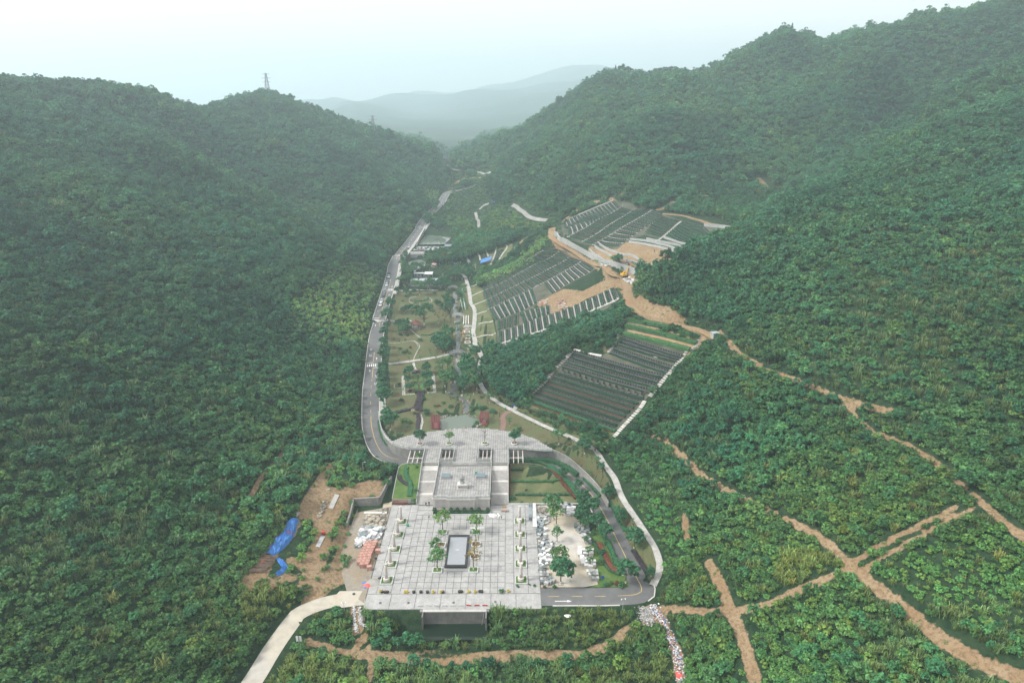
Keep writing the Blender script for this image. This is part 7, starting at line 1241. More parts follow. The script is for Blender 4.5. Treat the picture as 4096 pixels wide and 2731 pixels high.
tag(ribbon('kerb_wall', spline(ats('U',(770,470),(880,500),(1000,530),(1115,548)),1.5), .35, .35, 'stone_white', .5, None, 1, .7), 'curved pale kerb wall above the left grave rows', 'wall'); hedge(xy(ats('U',(830,465),(940,495),(1080,515))), .8, .7, 'small curved hedge behind the pale kerb wall'); struct(drape('lawn', xy(ats('U',(850,440),(1000,340),(1160,320),(1285,370),(1200,500),(1050,500))), 'lawn', .06, 2.0), 'rough grass patch above the kerb wall'); struct(drape('lawn', xy(ats('U',(150,1060),(320,870),(520,640),(720,480),(745,490),(540,720),(340,930),(190,1070))), 'turf', .06, 2.0), 'green grass lane left of the steps')
# middle field
PB = [[(215,415),(450,295),(700,180),(1020,10)],[(245,525),(560,385),(930,175),(1220,20)],[(280,640),(640,465),(980,300),(1340,95)],[(315,755),(690,575),(1060,395),(1490,150)]]
ground('V', ((215,410),(700,175),(1030,0),(1300,20),(1500,130),(1660,240),(1480,350),(1100,575),(950,660),(880,740),(420,890),(310,755)), 'terraced ground of the middle grave field, upper part'); ground('V', ((405,890),(880,740),(1000,700),(1080,810),(1310,740),(1620,600),(1900,460),(1970,610),(1620,880),(1200,1070),(720,1250),(500,1300),(420,1190),(430,1035)), 'terraced ground of the middle grave field, lower part')
def lerp_path(c, pts):
    q = np.array(ats(c, *pts)); d = np.concatenate([[0], np.cumsum(np.hypot(*np.diff(q[:, :2], axis=0).T))]); d /= d[-1]; return lambda u: np.array([np.interp(u, d, q[:, 0]), np.interp(u, d, q[:, 1])])
def strip(c, pa, pb, n, what, hw=1.1, hh=.8, pale=False, sp=1.05, ua=0., ub=1., mt='leaf_hedge', stones_=True, nm='strip hedges'):
    fa, fb = lerp_path(c, pa), lerp_path(c, pb)
    for k in range(n):
        u = ua+(ub-ua)*(k+.5)/n; du = (ub-ua)/n; a, b = fa(u), fb(u); g = (b-a)/np.linalg.norm(b-a)*.55; a, b = a+g, b-g
        hedge([a, b], hw, hh, 'hedge in the %s, %s from the walk' % (what, ORD[min(k,19)]), mt if k % 4 else 'leaf_dark', 'hedges of the %s' % what, dens=4.0, leaf=.4)['tint'] = [.72,.76,.8]
        a2, b2 = fa(min(1, u+du*.42)), fb(min(1, u+du*.42))
        if stones_: stone_row(a2+g, b2-g, sp, 'square', '', '', False)
        if pale: a3, b3 = fa(min(1, u+du*.68)), fb(min(1, u+du*.68)); struct(ribbon('grave_path', spline([(*a3,0),(*((a3+b3)/2),0),(*b3,0)], 2.0),   .32, .32, 'gravel_pale', .16, None, 1))
strip('V', PB[0], PB[1], 17, 'top strip of the middle field'); strip('V', PB[1], PB[2], 17, 'second strip of the middle field'); strip('V', PB[2], PB[3], 16, 'third strip of the middle field')
strip('V', [(315,755),(690,575),(880,480)], [(400,890),(560,830),(720,775),(940,660)], 9, 'lower left strip of the middle field', pale=True); strip('V', [(1000,430),(1250,290),(1490,150)], [(1110,570),(1260,460),(1480,340),(1650,240)], 9, 'upper right strip of the middle field', .6, .6, True, .95)
B5a, B5b, B6 = [(435,1035),(690,960),(920,860),(1110,810),(1310,740),(1620,605),(1900,470)], [(440,1190),(700,1110),(960,1025),(1250,930),(1560,790),(1960,610)], [(510,1295),(720,1240),(1000,1140),(1200,1065),(1400,975),(1600,880)]
strip('V', B5a, B5b, 19, 'long row above the bottom stairs', 1.0, .9, True, 1.0); strip('V', [(440,1200),(700,1120),(960,1035),(1250,940),(1500,825)], B6, 14, 'row below the bottom stairs', 1.0, .8, True, 1.0); strip('V', [(420,900),(560,850),(700,800)], [(430,1020),(560,980),(700,940)], 4, 'small corner plot by the walk', 1.2, .8)
strip('V', [(700,790),(900,740),(1090,690)], [(760,930),(920,860),(1100,800)], 6, 'mixed plot in the middle of the lower part', 1.2, .8, True)
for k in range(4): stair_line('V', PB[k], .42, 'pale stair lane of the middle field, %s from the top' % ORD[k], 'gravel_pale', 1.4)
stair_line('V', [(250,1262),(340,1225),(430,1195)]+B5b[1:], .95, 'broad pale staircase along the bottom of the middle field'); 
for k, q in enumerate((((90,460),(160,445),(215,415)),((110,575),(180,550),(240,525)),((130,690),(210,665),(280,640)),((180,805),(240,785),(310,765)),((180,935),(280,910),(385,893)),((165,1095),(290,1070),(415,1045)))): stair_line('V', q, .45, 'white stepping stairs across the lawn plots, %s from the top' % ORD[k], 'stone_white', .8)
heap('rubble_heap', 'V', 24, [(0,0),(1,0),(1,1)], 0, 1, 2, ['brick_pink'], '', '') if False else None
def heap_t(name, c, poly, nst, s0, s1, m, label, cat, hgt=.6, box=True):
    q = xy(ats(c, *poly)); xs_, ys_ = [p[0] for p in q], [p[1] for p in q]; b = MB(); k = tr = 0; nm = len(m)
    while k < nst and tr < nst*30:
        tr += 1; x, y = random.uniform(min(xs_), max(xs_)), random.uniform(min(ys_), max(ys_))
        if not in_poly(np.array(x), np.array(y), q): continue
        s = random.uniform(s0, s1); z = Tz(x, y)+min(hgt, float(seg_dist(x, y, q, True))*.5)*random.random(); b.box((x, y, z+s*.2), (s*1.3, s, s*.6), random.uniform(0, 3.1), random.randrange(nm), random.uniform(-.4, .4)); k += 1
    return tag(b.build(name, m), label, cat, kind='stuff')
heap_t('brick_rubble', 'V', [(950,650),(1070,620),(1060,690),(980,690)], 60, .5, 1.1, ['brick_pink','rock'], 'pink broken brick at the left of the bare earth slope', 'rubble'); heap_t('brick_rubble', 'V', [(1170,640),(1280,620),(1310,740),(1200,760)], 90, .5, 1.1, ['brick_pink','rock'], 'pink broken brick on the bare earth slope', 'rubble'); heap_t('rock_heap', 'W', [(930,1160),(990,1120),(1090,1150),(1060,1200),(960,1190)], 80, .6, 1.5, ['rock','block_white'], 'pale rock heap beside the excavator', 'rocks', 1.2); heap_t('gravel_heap', 'W', [(600,980),(680,960),(720,1010),(640,1010)], 60, .5, 1.2, ['rock','block_white'], 'pale gravel heap under the long retaining wall', 'gravel', 1.0)
# upper field
QB = [[(150,450),(450,320),(800,175)],[(215,640),(480,490),(700,360),(880,260)],[(400,690),(600,580),(800,440),(1030,300)],[(530,735),(780,590),(1040,430),(1280,285)],[(840,760),(1010,640),(1120,560),(1280,470),(1420,345)]]
ground('W', ((70,590),(150,450),(800,165),(1280,275),(1420,335),(1640,410),(1930,475),(2300,520),(2280,600),(2140,670),(1900,720),(1450,650),(1180,600),(1010,650),(850,770),(530,740),(380,700),(160,680)), 'terraced ground of the upper grave field')
strip('W', QB[0], QB[1], 15, 'white striped strip of the upper field', .8, .7, True, 1.2); strip('W', QB[1], QB[2], 15, 'second strip of the upper field', 1.0, .7, False, 1.2); strip('W', QB[2], QB[3], 14, 'third strip of the upper field', 1.0, .7, False, 1.2, mt='leaf_dark'); strip('W', QB[3], QB[4], 13, 'fourth strip of the upper field', .9, .7, True, 1.2)
strip('W', [(1180,575),(1280,460),(1370,360)], [(1390,640),(1500,530),(1640,430)], 8, 'centre block of the upper field', .9, .7, False, 1.2); strip('W', [(1450,605),(1560,510),(1660,430)], [(1900,720),(1930,600),(1930,475)], 9, 'right block of the upper field', 1.1, .7, False, 1.3, mt='leaf_dark'); strip('W', [(1820,640),(1880,570),(1930,505)], [(2140,660),(2200,600),(2290,545)], 5, 'far right block of the upper field', .6, .5, True, 1.3)
for k in (1, 2, 3): stair_line('W', QB[k], .55, 'pale stair lane of the upper field, %s from the left' % ORD[k-1], 'gravel_pale', 1.6)
stair_line('W', [(1300,700),(1420,620),(1530,530),(1640,430)], .6, 'concrete stair lane right of the centre block', 'concrete', 1.6)
def slope_wall(c, pts, h, th, label, m='wall_grey', base=-1.2):
    p = np.array(spline(ats(c, *pts), 3.0)); z = T(p[:, 0], p[:, 1]); return wall_line('terrace_wall', p, list(z+h), list(z+base), th, m, label)
slope_wall('W', [(60,600),(100,650),(160,690),(270,750),(380,810),(500,880),(640,945),(780,990),(900,1030),(1020,1065),(1140,1100)], 3.0, .6, 'long grey retaining wall between the haul road and the upper field')
for k, q in enumerate((((500,790),(570,860),(650,905),(800,950),(980,985)),((560,745),(650,805),(740,850),(900,900),(1040,940),(1200,990)),((600,705),(700,770),(820,820),(950,850),(1080,890),(1340,975)),((990,690),(1150,712),(1290,740),(1420,770),(1560,800)),((1000,655),(1180,675),(1320,705),(1520,755),(1720,800)),((1210,650),(1400,690),(1560,725),(1750,770)),((1430,635),(1560,680),(1700,720),(1790,750)))): slope_wall('W', q, 1.15, .5, 'grey terrace wall on the bare earth of the upper field, %s from the front' % ORD[k])
slope_wall('W', [(1930,490),(2050,500),(2180,510),(2300,525)], 1.8, .4, 'grey wall at the far right end of the upper field'); slope_wall('W', [(130,460),(400,330),(600,245),(790,170)], .8, .4, 'pale coping wall on the left top edge of the upper field', 'stone_white'); slope_wall('W', [(1160,1075),(1200,1085),(1230,1060)], 1.5, .5, 'short wall end beside the stacked headstones')
a, b = at('W',970,960), at('W',1150,1030); stone_row(a, b, 1.3, 'square', '', '', False); a, b = at('W',1000,930), at('W',1190,990); stone_row(a, b, 1.3, 'square', '', '', False); a, b = at('W',960,1000), at('W',1140,1060); stone_row(a, b, 1.3, 'square', '', '', False)
hedge(xy(ats('W',(400,800),(520,870),(640,935),(780,985),(920,1015))), 1.0, .7, 'green hedge on top of the long retaining wall', 'leaf_mid'); hedge(xy(ats('W',(170,655),(280,715),(390,780))), 1.0, .9, 'dark hedge at the left end of the long retaining wall', 'leaf_dark')
# little terraces above the middle pond
ground('O', ((1380,600),(1540,560),(1700,540),(1840,480),(1960,470),(1960,560),(1850,700),(1700,790),(1600,830),(1460,750)), 'small terraced garden plots above the pond', 'lawn_green'); ground('O', ((1140,860),(1240,810),(1390,790),(1390,920),(1250,970)), 'terraced green bank beside the walk', 'turf')
for k, q in enumerate((((1385,610),(1440,680),(1452,755)),((1540,572),(1578,695)),((1708,548),(1690,640),(1620,820)),((1832,490),(1875,550),(1800,660),(1735,760)),((1275,790),(1312,920)),((1232,690),(1300,790)))): stair_line('O', q, .5, 'cream stair lane in the small terraced plots, %s from the left' % ORD[(2,3,4,5,1,0)[k]], 'stone_white', 1.0)
strip('O', [(1400,620),(1450,690),(1460,740)], [(1540,590),(1570,660),(1575,690)], 5, 'small plots left of the blue shelter', .9, .6, False, 1.4); strip('O', [(1560,590),(1575,660)], [(1695,570),(1690,640)], 4, 'small plots behind the blue shelter', .9, .6, False, 1.4); strip('O', [(1700,600),(1680,680),(1640,800)], [(1850,560),(1810,640),(1730,750)], 6, 'small plots right of the blue shelter', .9, .6, False, 1.4); strip('O', [(1285,800),(1310,900)], [(1385,795),(1380,900)], 4, 'small plots beside the shrine', .7, .5, True, 1.5); strip('O', [(1160,850),(1240,830)], [(1200,930),(1270,950)], 4, 'green bank beside the walk', .8, .5, False, 2, stones_=False, mt='leaf_mid')
tag(far_hs.build('headstones', ['headstone','grave_slab']), 'rows of small dark headstones between the hedges of the grave fields', 'headstones', kind='stuff')
# ------------------------------------------------------------------ spillway wall and basin
yw = 145.9; zt = aty('G',1200,272,yw)[2]; zbm = aty('G',1200,556,yw)[2]; xl, xr = aty('G',560,300,yw)[0], aty('G',2008,300,yw)[0]
t = thing('spillway_wall', 'stained dark concrete spillway wall below the plaza front', 'wall', ((xl+xr)/2, yw, zbm)); hw_ = (xr-xl)/2
for k in range(7): MB().bx(-hw_+2*hw_*k/7+.012, -hw_+2*hw_*(k+1)/7-.012, 0, .6, -1.5, zt-zbm).build('wall_panel', 'concrete_dark', t)
MB().bx(-hw_-.3,hw_+.3,-.12,.8,zt-zbm+.003,zt-zbm+.22).build('coping', 'concrete', t); MB().bx(-hw_-.4,-hw_-.01,-2.0,.8,-1.5,zt-zbm+.1).build('side_wall', 'concrete_dark', t); MB().bx(hw_+.01,hw_+.4,-2.4,.8,-1.5,zt-zbm+.1).build('side_wall', 'concrete_dark', t); MB().tube((hw_-1.0,-.35,0),(hw_-.3,-.05,zt-zbm),.06).build('pole', 'metal_grey', t)
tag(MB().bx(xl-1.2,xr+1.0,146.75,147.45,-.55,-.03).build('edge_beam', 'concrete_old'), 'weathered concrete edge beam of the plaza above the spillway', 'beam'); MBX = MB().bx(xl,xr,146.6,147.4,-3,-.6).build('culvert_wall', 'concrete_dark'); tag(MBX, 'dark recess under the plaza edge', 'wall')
struct(drape('water', [(xl-1.0,140.2),(xr+1.0,140.2),(xr+.1,yw),(xl-.1,yw)], 'basin_water', 0, 3.0, zbm+.05), 'dark still water below the spillway wall')
for k in range(9):
    p = atz('G', 480+k*190, 135, .05); tt = thing('barrier', 'low red and white barrier panel on the plaza edge, %s from the left' % ORD[k], 'barrier', (p[0], p[1], .03), random.uniform(-.1,.1), 'barrier panels on the plaza edge'); MB().bx(-.7,.7,-.04,.04,.12,.5).build('board', 'paint_white' if k < 6 else 'paint_red', tt); MB().bx(-.6,-.5,-.2,.2,0,.12).build('foot', 'metal_grey', tt); MB().bx(.5,.6,-.2,.2,0,.12).build('foot', 'metal_grey', tt)
# ------------------------------------------------------------------ vehicles
def car_meshes(van=False):
    L_, W_, H_ = 4.4, 1.8, (1.75 if van else 1.42); b = MB(); secs = [(-2.2,.42,.62,.72),(-2.12,.28,.8,.84),(-1.4,.22,.86,.9),(0,.2,.88,.9),(1.2,.22,.84,.9),(1.95,.26,.72,.86),(2.2,.36,.58,.74)]
    for x, z0, z1, hw in secs: b.v += [(x,-hw,z0),(x,-hw*1.0,z1-.08),(x,-hw*.88,z1),(x,hw*.88,z1),(x,hw,z1-.08),(x,hw,z0)]
    for i in range(len(secs)-1):
        for j in range(6): b.f.append((i*6+j, i*6+(j+1)%6, (i+1)*6+(j+1)%6, (i+1)*6+j)); b.m.append(0)
    b.f += [tuple(reversed(range(6))), tuple(range(36,42))]; b.m += [0,0]
    c = MB(); q = [(-1.95,.80),(-1.45 if not van else -1.8,H_-.03),(-.9,H_),(.15,H_-.02),(1.05,.82)]
    for x, z in q: hw = .80 if z < 1 else .62; c.v += [(x,-hw,z),(x,hw,z)]
    k = len(q); c.f = [tuple(2*i for i in range(k)), tuple(reversed([2*i+1 for i in range(k)]))]+[(2*i,2*i+1,2*i+3,2*i+2) for i in range(k-1)]; c.m = [0]*len(c.f); r = MB().bx(-1.35,.1,-.60,.60,H_-.005,H_+.03)
    w = MB(); n = 14
    for s in (-.1,.1): w.v += [(.31*math.cos(2*math.pi*i/n), s, .31*math.sin(2*math.pi*i/n)) for i in range(n)]
    w.f = [tuple(range(n)), tuple(reversed(range(n,2*n)))]+[(i,n+i,n+(i+1)%n,(i+1)%n) for i in range(n)]; w.m = [0]*len(w.f); h = MB().bx(-.04,.04,-.16,.16,-.07,.07); return b, c, r, w, h
CB, CC, CRF, CW, CH = car_meshes(); CCm, CWm, CHm = CC.mesh('glass','glass'), CW.mesh('wheel','tyre'), CH.mesh('headlight','lamp_glass'); CBm, CRm = {}, {}
def car(p, th, col, label):
    if col not in CBm: CBm[col] = CB.mesh('body', col, True); CRm[col] = CRF.mesh('roof', col)
    t = thing('parked_car', label, 'car', p, th); link('body', CBm[col], t); link('glass', CCm, t); link('roof', CRm[col], t)
    for x in (-1.35,1.35):
        for y in (-.8,.8): link('wheel', CWm, t, (x,y,.31))
    for y in (-.6,.6): link('headlight', CHm, t, (2.16,y,.6)); return t
def road_th(p): s = s_of(p); a = [np.interp(s, cum, ROAD[:, i]) for i in range(2)]; b = [np.interp(s+1, cum, ROAD[:, i]) for i in range(2)]; return math.atan2(b[1]-a[1], b[0]-a[0])
for c, x, y, col, lb in (('N',283,872,'car_white','white car, lowest of the row parked on the left of the road'),('N',298,815,'car_white','white car second from the bottom of the parked row'),('N',332,725,'car_black','black car third from the bottom of the parked row'),('N',344,675,'car_grey','dark grey car fourth from the bottom of the parked row'),('N',358,615,'car_silver','silver car beside the upper zebra crossing'),('N',380,558,'car_white','white car just above the upper zebra crossing'),('N',392,515,'car_blue','blue grey car above the white one in the parked row'),('N',410,428,'car_white','white car second from the top of the parked row'),('N',414,375,'car_black','black car at the top of the parked row'),('N',613,98,'car_black','black car on the right lane near the twin arch bridge'),('O',338,545,'car_white','white car beside the upper pond'),('O',313,575,'car_grey','dark car just below the white one by the upper pond')):
    p = at(c, x, y); s = s_of(p); z = np.interp(s, cum, ROAD[:, 2]); car((p[0], p[1], z+.03), road_th(p)+(0 if 'right lane' in lb else math.pi), col, lb)
p = at('O',655,622); t = thing('tank_truck', 'white tank truck on the lane behind the twin arch bridge', 'truck', (p[0],p[1],p[2]+.1)); MB().bx(1.6,3.2,-.95,.95,.5,2.3).build('cab', 'car_white', t); MB().bx(-3.2,3.2,-.5,.5,.45,.7).build('chassis', 'machine_dark', t); o = MB().lathe([(.3,-2.3),(.85,-2.2),(.85,2.2),(.3,2.3)], 14).build('tank', 'car_silver', t, (-1.0,0,1.5), (0,R(90),0)); MB().bx(3.2,3.23,-.8,.8,1.3,2.1).build('windscreen', 'glass', t)
for x in (-2.3,-1.2,2.3):
    for y in (-.85,.85): o = link('wheel', CWm, t, (x,y,.42)); o.scale = (1.35,1.35,1.35)
p = at('O',532,610); t = thing('forklift', 'small orange forklift on the lane behind the bridge', 'forklift', p); MB().bx(-.9,.5,-.6,.6,.35,1.1).build('body', 'paint_red', t); MB().bx(-.5,.3,-.5,.5,1.95,2.05).build('canopy', 'machine_dark', t); MB().bx(.6,.7,-.45,.45,.1,2.4).build('mast', 'machine_dark', t); MB().bx(.7,1.6,-.4,-.25,.15,.2).build('fork', 'metal_grey', t); MB().bx(.7,1.6,.25,.4,.15,.2).build('fork', 'metal_grey', t)
for x, y in ((-.5,-.5),(.3,-.45),(.3,.45),(-.5,.5)): MB().bx(x-.03,x+.03,y-.03,y+.03,1.1,1.95).build('post', 'machine_dark', t); link('wheel', CWm, t, (x,y*1.2,.31))
# excavator
p = at('W',930,1125); t = thing('excavator', 'yellow excavator standing on the haul road', 'excavator', (p[0],p[1],p[2]+.1), .5)
for s in (-1,1):
    tr = MB().bx(-1.7,1.7,s*1.0-.3,s*1.0+.3,.12,.75).bx(-1.45,1.45,s*1.0-.3,s*1.0+.3,0,.118).bx(-1.5,1.5,s*1.0-.3,s*1.0+.3,.752,.86).build('track', 'machine_dark', t)
MB().bx(-.7,.7,-.7,.7,.5,1.0).build('undercarriage', 'machine_dark', t); MB().bx(-1.9,1.1,-1.2,1.2,1.0,1.75).bx(-1.95,-.6,-1.2,1.2,1.752,2.2).build('house', 'machine_yellow', t); MB().bx(-.2,1.2,.25,1.2,1.752,2.9).build('cab', 'machine_yellow', t); MB().bx(1.2,1.23,.35,1.1,1.9,2.75).bx(-.05,1.05,1.2,1.23,2.0,2.75).build('cab_glass', 'glass', t); MB().beam((.9,-.3,1.7),(2.2,-.3,4.9),.4,.55).build('boom', 'machine_yellow', t); MB().beam((2.1,-.3,4.9),(3.9,-.3,6.0),.36,.45).build('boom_end', 'machine_yellow', t); MB().beam((3.8,-.3,6.1),(4.7,-.3,3.4),.32,.4).build('arm', 'machine_yellow', t); MB().prism([(-.4,0),(.5,0),(.7,.8),(-.3,.9)], -.5, .5).build('bucket', 'machine_dark', t, (4.6,-.3,2.7), (R(90),0,0)); MB().tube((1.3,-.3,2.0),(2.4,-.3,4.2),.08).build('ram', 'steel', t)
# blue shelters and tarps
def shelter(c, corners, h, label, m='tarp_blue'):
    q = [np.array(at(c, *k)) for k in corners]; o = q[0]; t = thing('tarp_shelter', label, 'shelter', tuple(o)); hs = h if isinstance(h, tuple) else (h,)*4
    v = [tuple(k-o+np.array([0,0,hh])) for k, hh in zip(q, hs)]; mid = tuple(np.mean(v, 0)-np.array([0,0,.25])); MB().add(v+[mid], [(0,1,4),(1,2,4),(2,3,4),(3,0,4)]+[(1,0,4),(2,1,4),(3,2,4),(0,3,4)][:0]).build('sheet', m, t)
    for k in v: MB().tube((k[0],k[1],k[2]-3.2),(k[0],k[1],k[2]),.06).build('pole', 'timber', t)
    return t
shelter('O', ((1450,840),(1610,800),(1640,755),(1470,790)), (2.0,2.6,3.2,2.6), 'large blue tarp shelter below the small terraced plots'); shelter('W', ((1610,905),(1650,915),(1670,860),(1630,870)), (2.2,2.0,2.4,3.0), 'blue tent at the right edge of the bare earth'); shelter('X', ((1440,1060),(1490,1060),(1480,1035),(1440,1035)), 2.2, 'small blue awning at the foot of the far wood'); shelter('O', ((1045,855),(1085,855),(1085,840),(1045,840)), 2.2, 'small blue sunshade at the head of the walk')
def tarp_run(c, pts, hws, h, m, label, name='tarp', seed=0):
    p = spline(ats(c, *pts), .7); n = len(p); nr = frame_dirs(p); hw = np.interp(np.linspace(0,1,n), np.linspace(0,1,len(hws)), hws); b = MB(); k = 13; rng = np.random.default_rng(seed); nz_ = rng.normal(size=(n,k))*.17+np.sin(np.arange(n)*.9)[:,None]*.12
    for i in range(n):
        e = min(1, 4*i/n+.35, 4*(n-1-i)/n+.35)
        for j in range(k): u = -1+2*j/(k-1); x, y = p[i,0]+nr[i,0]*u*hw[i], p[i,1]+nr[i,1]*u*hw[i]; b.v.append((x, y, Tz(x, y)+.1+h*e*max(0,1-u*u)**.6+nz_[i,j]*(abs(u) < .95)))
    for i in range(n-1):
        for j in range(k-1): b.f.append((i*k+j, (i+1)*k+j, (i+1)*k+j+1, i*k+j+1)); b.m.append(0)
    return tag(b.build(name, m, None, None, None, False), label, 'tarp')
tarp_run('J', [(745,715),(690,760),(660,850),(610,930),(560,990),(500,1060),(440,1120),(400,1160)], [1.0,1.5,1.7,1.9,2.0,1.7,1.3], 1.1, 'tarp_blue', 'long bright blue tarp over a timber stack on the earth bench', seed=1); tarp_run('J', [(500,1200),(560,1260),(590,1310),(560,1370),(490,1410)], [.5,.8,.9,.8,.6], .35, 'tarp_blue', 'curved loose blue tarp at the foot of the timber', seed=2); tarp_run('J', [(375,1195),(330,1240),(290,1290),(250,1350)], [.25,.4,.4,.25], .25, 'tarp_red', 'narrow red tarp edge beside the bare timber', seed=3); tarp_run('J', [(590,895),(640,905),(700,915)], [.25,.3,.25], 1.35, 'tarp_red', 'pink red strip across the blue tarp', seed=4)
t = thing('timber_stack', 'stack of bare brown poles lying below the blue tarp', 'timber', at('J',390,1290)); o_ = np.array(at('J',390,1290)); rng_ = random.Random(5)
for k in range(54): q = np.array(at('J', 420-k*3.2+rng_.uniform(-12,12), 1190+k*3.6)); d = np.array([2.0, .55]); a = q[:2]-d*rng_.uniform(.6,1.0); b_ = q[:2]+d*rng_.uniform(.7,1.1); MB().tube((a[0]-o_[0],a[1]-o_[1],Tz(*a)-o_[2]+rng_.uniform(.1,.8)),(b_[0]-o_[0],b_[1]-o_[1],Tz(*b_)-o_[2]+rng_.uniform(.1,.8)),.09,.07,5).build('pole', 'timber', t)
t = thing('timber_stack', 'fan of pale planks sticking out above the blue tarp', 'timber', at('J',745,700)); o_ = np.array(at('J',745,700))
for k in range(10): a = 1.2+k*.12; MB().beam((0,0,.8),(2.2*math.cos(a),2.2*math.sin(a),.9+.05*k),.14,.05).build('plank', 'stone_grey', t)
tag(ribbon('concrete_strip', spline(ats('J',(1250,405),(1215,480),(1170,580)),1.0), .7, .7, 'concrete', .25, None, 2, .4), 'pale concrete slab on the earth bench', 'slab'); tag(ribbon('grey_sheet', spline(ats('J',(1075,925),(1040,990),(1005,1060)),1.0), .6, .6, 'sheet_grey', .2, None, 2, .1), 'grey sheet lying on the earth track', 'sheet'); p = at('J',1078,895); t = thing('red_box', 'small red machine on the earth track', 'machine', p); MB().bx(-.45,.45,-.35,.35,.2,.95).build('body', 'paint_red', t); MB().bx(-.5,.5,-.4,.4,0,.18).build('skid', 'machine_dark', t)
heap_t('earth_stones', 'J', [(1080,480),(1140,480),(1080,620),(1020,700),(1000,680)], 60, .25, .6, ['rock','rock_dark'], 'scattered stones along the earth track', 'stones', .1); o = link('boulder', ROCKM[1], None, at('J',1145,345), None, (1.5,1.2,1.2)); tag(o, 'single pale boulder on the earth bench', 'boulder')
# refuse tip and gravel at the road corner
def litter(c, pts, hw, n, label, name, mats, s0=.15, s1=.6):
    p = spline(ats(c, *pts), .6); nr = frame_dirs(p); b = MB()
    for k in range(n):
        i = random.randrange(len(p)); o = random.gauss(0, .5)*hw; f = random.uniform(-.5, .5); x, y = p[i,0]+nr[i,0]*o+nr[i,1]*f, p[i,1]+nr[i,1]*o-nr[i,0]*f; s = random.uniform(s0, s1); b.box((x, y, Tz(x, y)+.12+random.uniform(0,.4)*max(0,1-abs(o)/hw)), (s, s*random.uniform(.4,1), s*random.uniform(.15,.5)), random.uniform(0,3), random.choices(range(len(mats)), [10,4,3,2,1.2][:len(mats)])[0], random.uniform(-.6,.6))
    return tag(b.build(name, mats), label, 'refuse', kind='stuff')
litter('E', ((655,310),(720,420),(800,520),(850,620),(900,740),(960,860),(1010,960),(1060,1090),(1090,1200),(1095,1320),(1100,1450),(1120,1560)), 1.25, 850, 'trail of white, blue and red refuse down the bank', 'litter', ['cloth_light','soil_bed','paint_white','tarp_blue','tarp_red'], .12, .45); litter('E', ((560,340),(560,450),(540,560),(650,560)), 2.0, 700, 'grey gravel spill at the head of the refuse trail', 'gravel', ['block_grey','block_white','rock'], .12, .35); litter('F', ((604,275),(610,330),(620,380)), .5, 120, 'white stone rubble on the left bank track', 'gravel', ['block_white','block_grey'], .15, .5); litter('F', ((634,275),(640,330),(650,360)), .5, 120, 'white stone rubble on the right bank track', 'gravel', ['block_white','block_grey'], .15, .5)
p = at('E',1090,1440); mound('red_sheet', (p[0],p[1],p[2]+.3), .9, 1.1, .3, 'tarp_red', 'crumpled red sheet near the end of the refuse trail', 'sheet', 2); p = at('F',1612,320); mound('white_sheet', (p[0],p[1],p[2]+.9), .9, .6, .3, 'paint_white', 'white sheet caught in the reeds below the road', 'sheet', 6)
litter('P', ((1230,1430),(1290,1420),(1340,1430)), 1.0, 60, 'white scrap sheets beside the right staircase foot', 'scrap', ['paint_white','cloth_light'], .3, .9); p = atz('P',1440,1345,.03); tag(MB().bx(-1.0,1.0,-.5,.5,0,.55).bx(-1.05,1.05,-.55,.55,.552,.66).build('crate', ['wall_tan']), 'brown and white crate by the right staircase', 'crate').location = (p[0],p[1],.04); p = atz('P',1440,1275,.03); t = thing('plank_stack', 'stack of boards against the right staircase foot', 'boards', (p[0],p[1],.04))
for k in range(8): MB().bx(-.9+k*.22,-.72+k*.22,-.6,.7,0,.12+.05*(k%3)).build('board', 'planks', t)
tag(MB().bx(-2.3,2.3,-.09,.09,0,.09).bx(-2.2,2.4,.12,.3,0,.09).build('white_pipes', 'paint_white', None, (*atz('Q',1990,437,.03)[:2],.04)), 'two white pipes lying behind the right corner planter', 'pipes')
# ------------------------------------------------------------------ bins, signs, poles, pylons
bn = MB().lathe([(.28,0),(.33,.1),(.36,.85)], 10).mesh('body', 'bin_green'); bl_ = MB().lathe([(.39,.85),(.39,.95),(.2,1.05),(.02,1.08)], 10).mesh('lid', 'bin_green')
for c, x, y, lb in (('N',1697,590,'top'),('N',1717,697,'second'),('N',1735,845,'third'),('N',1792,988,'fourth'),('N',1798,1168,'fifth'),('N',1710,1345,'sixth')): p = at(c, x, y); t = thing('litter_bin', 'green litter bin beside the walk, %s one from the top' % lb, 'bin', p, 0, 'green bins'); link('body', bn, t); link('lid', bl_, t)
for c, x, y, z, lb in (('M',2240,1130,None,'green litter bin where the brown path meets the footpath'),('M',337,1050,None,'green litter bin on the pavement beside the left road'),('P',1000,765,TZ_,'green litter bin beside the right roof light on the terrace'),('Q',908,410,0.03,'green and white litter bin beside the left column row')): p = at(c, x, y) if z is None else atz(c, x, y, z); t = thing('litter_bin', lb, 'bin', p); link('body', bn, t); link('lid', bl_, t)
def pole(p, h, label, head='camera'):
    t = thing('lamp_post' if head == 'lamp' else 'camera_pole', label, 'pole', p); MB().tube((0,0,0),(0,0,h),.07,.05,8).build('mast', 'metal_grey', t)
    if head == 'camera': MB().beam((-.5,0,h),(.5,0,h),.08,.08).build('bracket', 'metal_grey', t); MB().box((-.5,-.1,h-.1),(.2,.45,.18)).build('camera', 'paint_white', t); MB().box((.5,-.1,h+.05),(.2,.45,.18)).build('camera', 'paint_white', t)
    else: MB().beam((0,0,h),(.9,0,h+.15),.08,.08).build('bracket', 'metal_grey', t); MB().box((.9,0,h+.12),(.5,.2,.1)).build('lamp_head', 'paint_white', t)
    return t
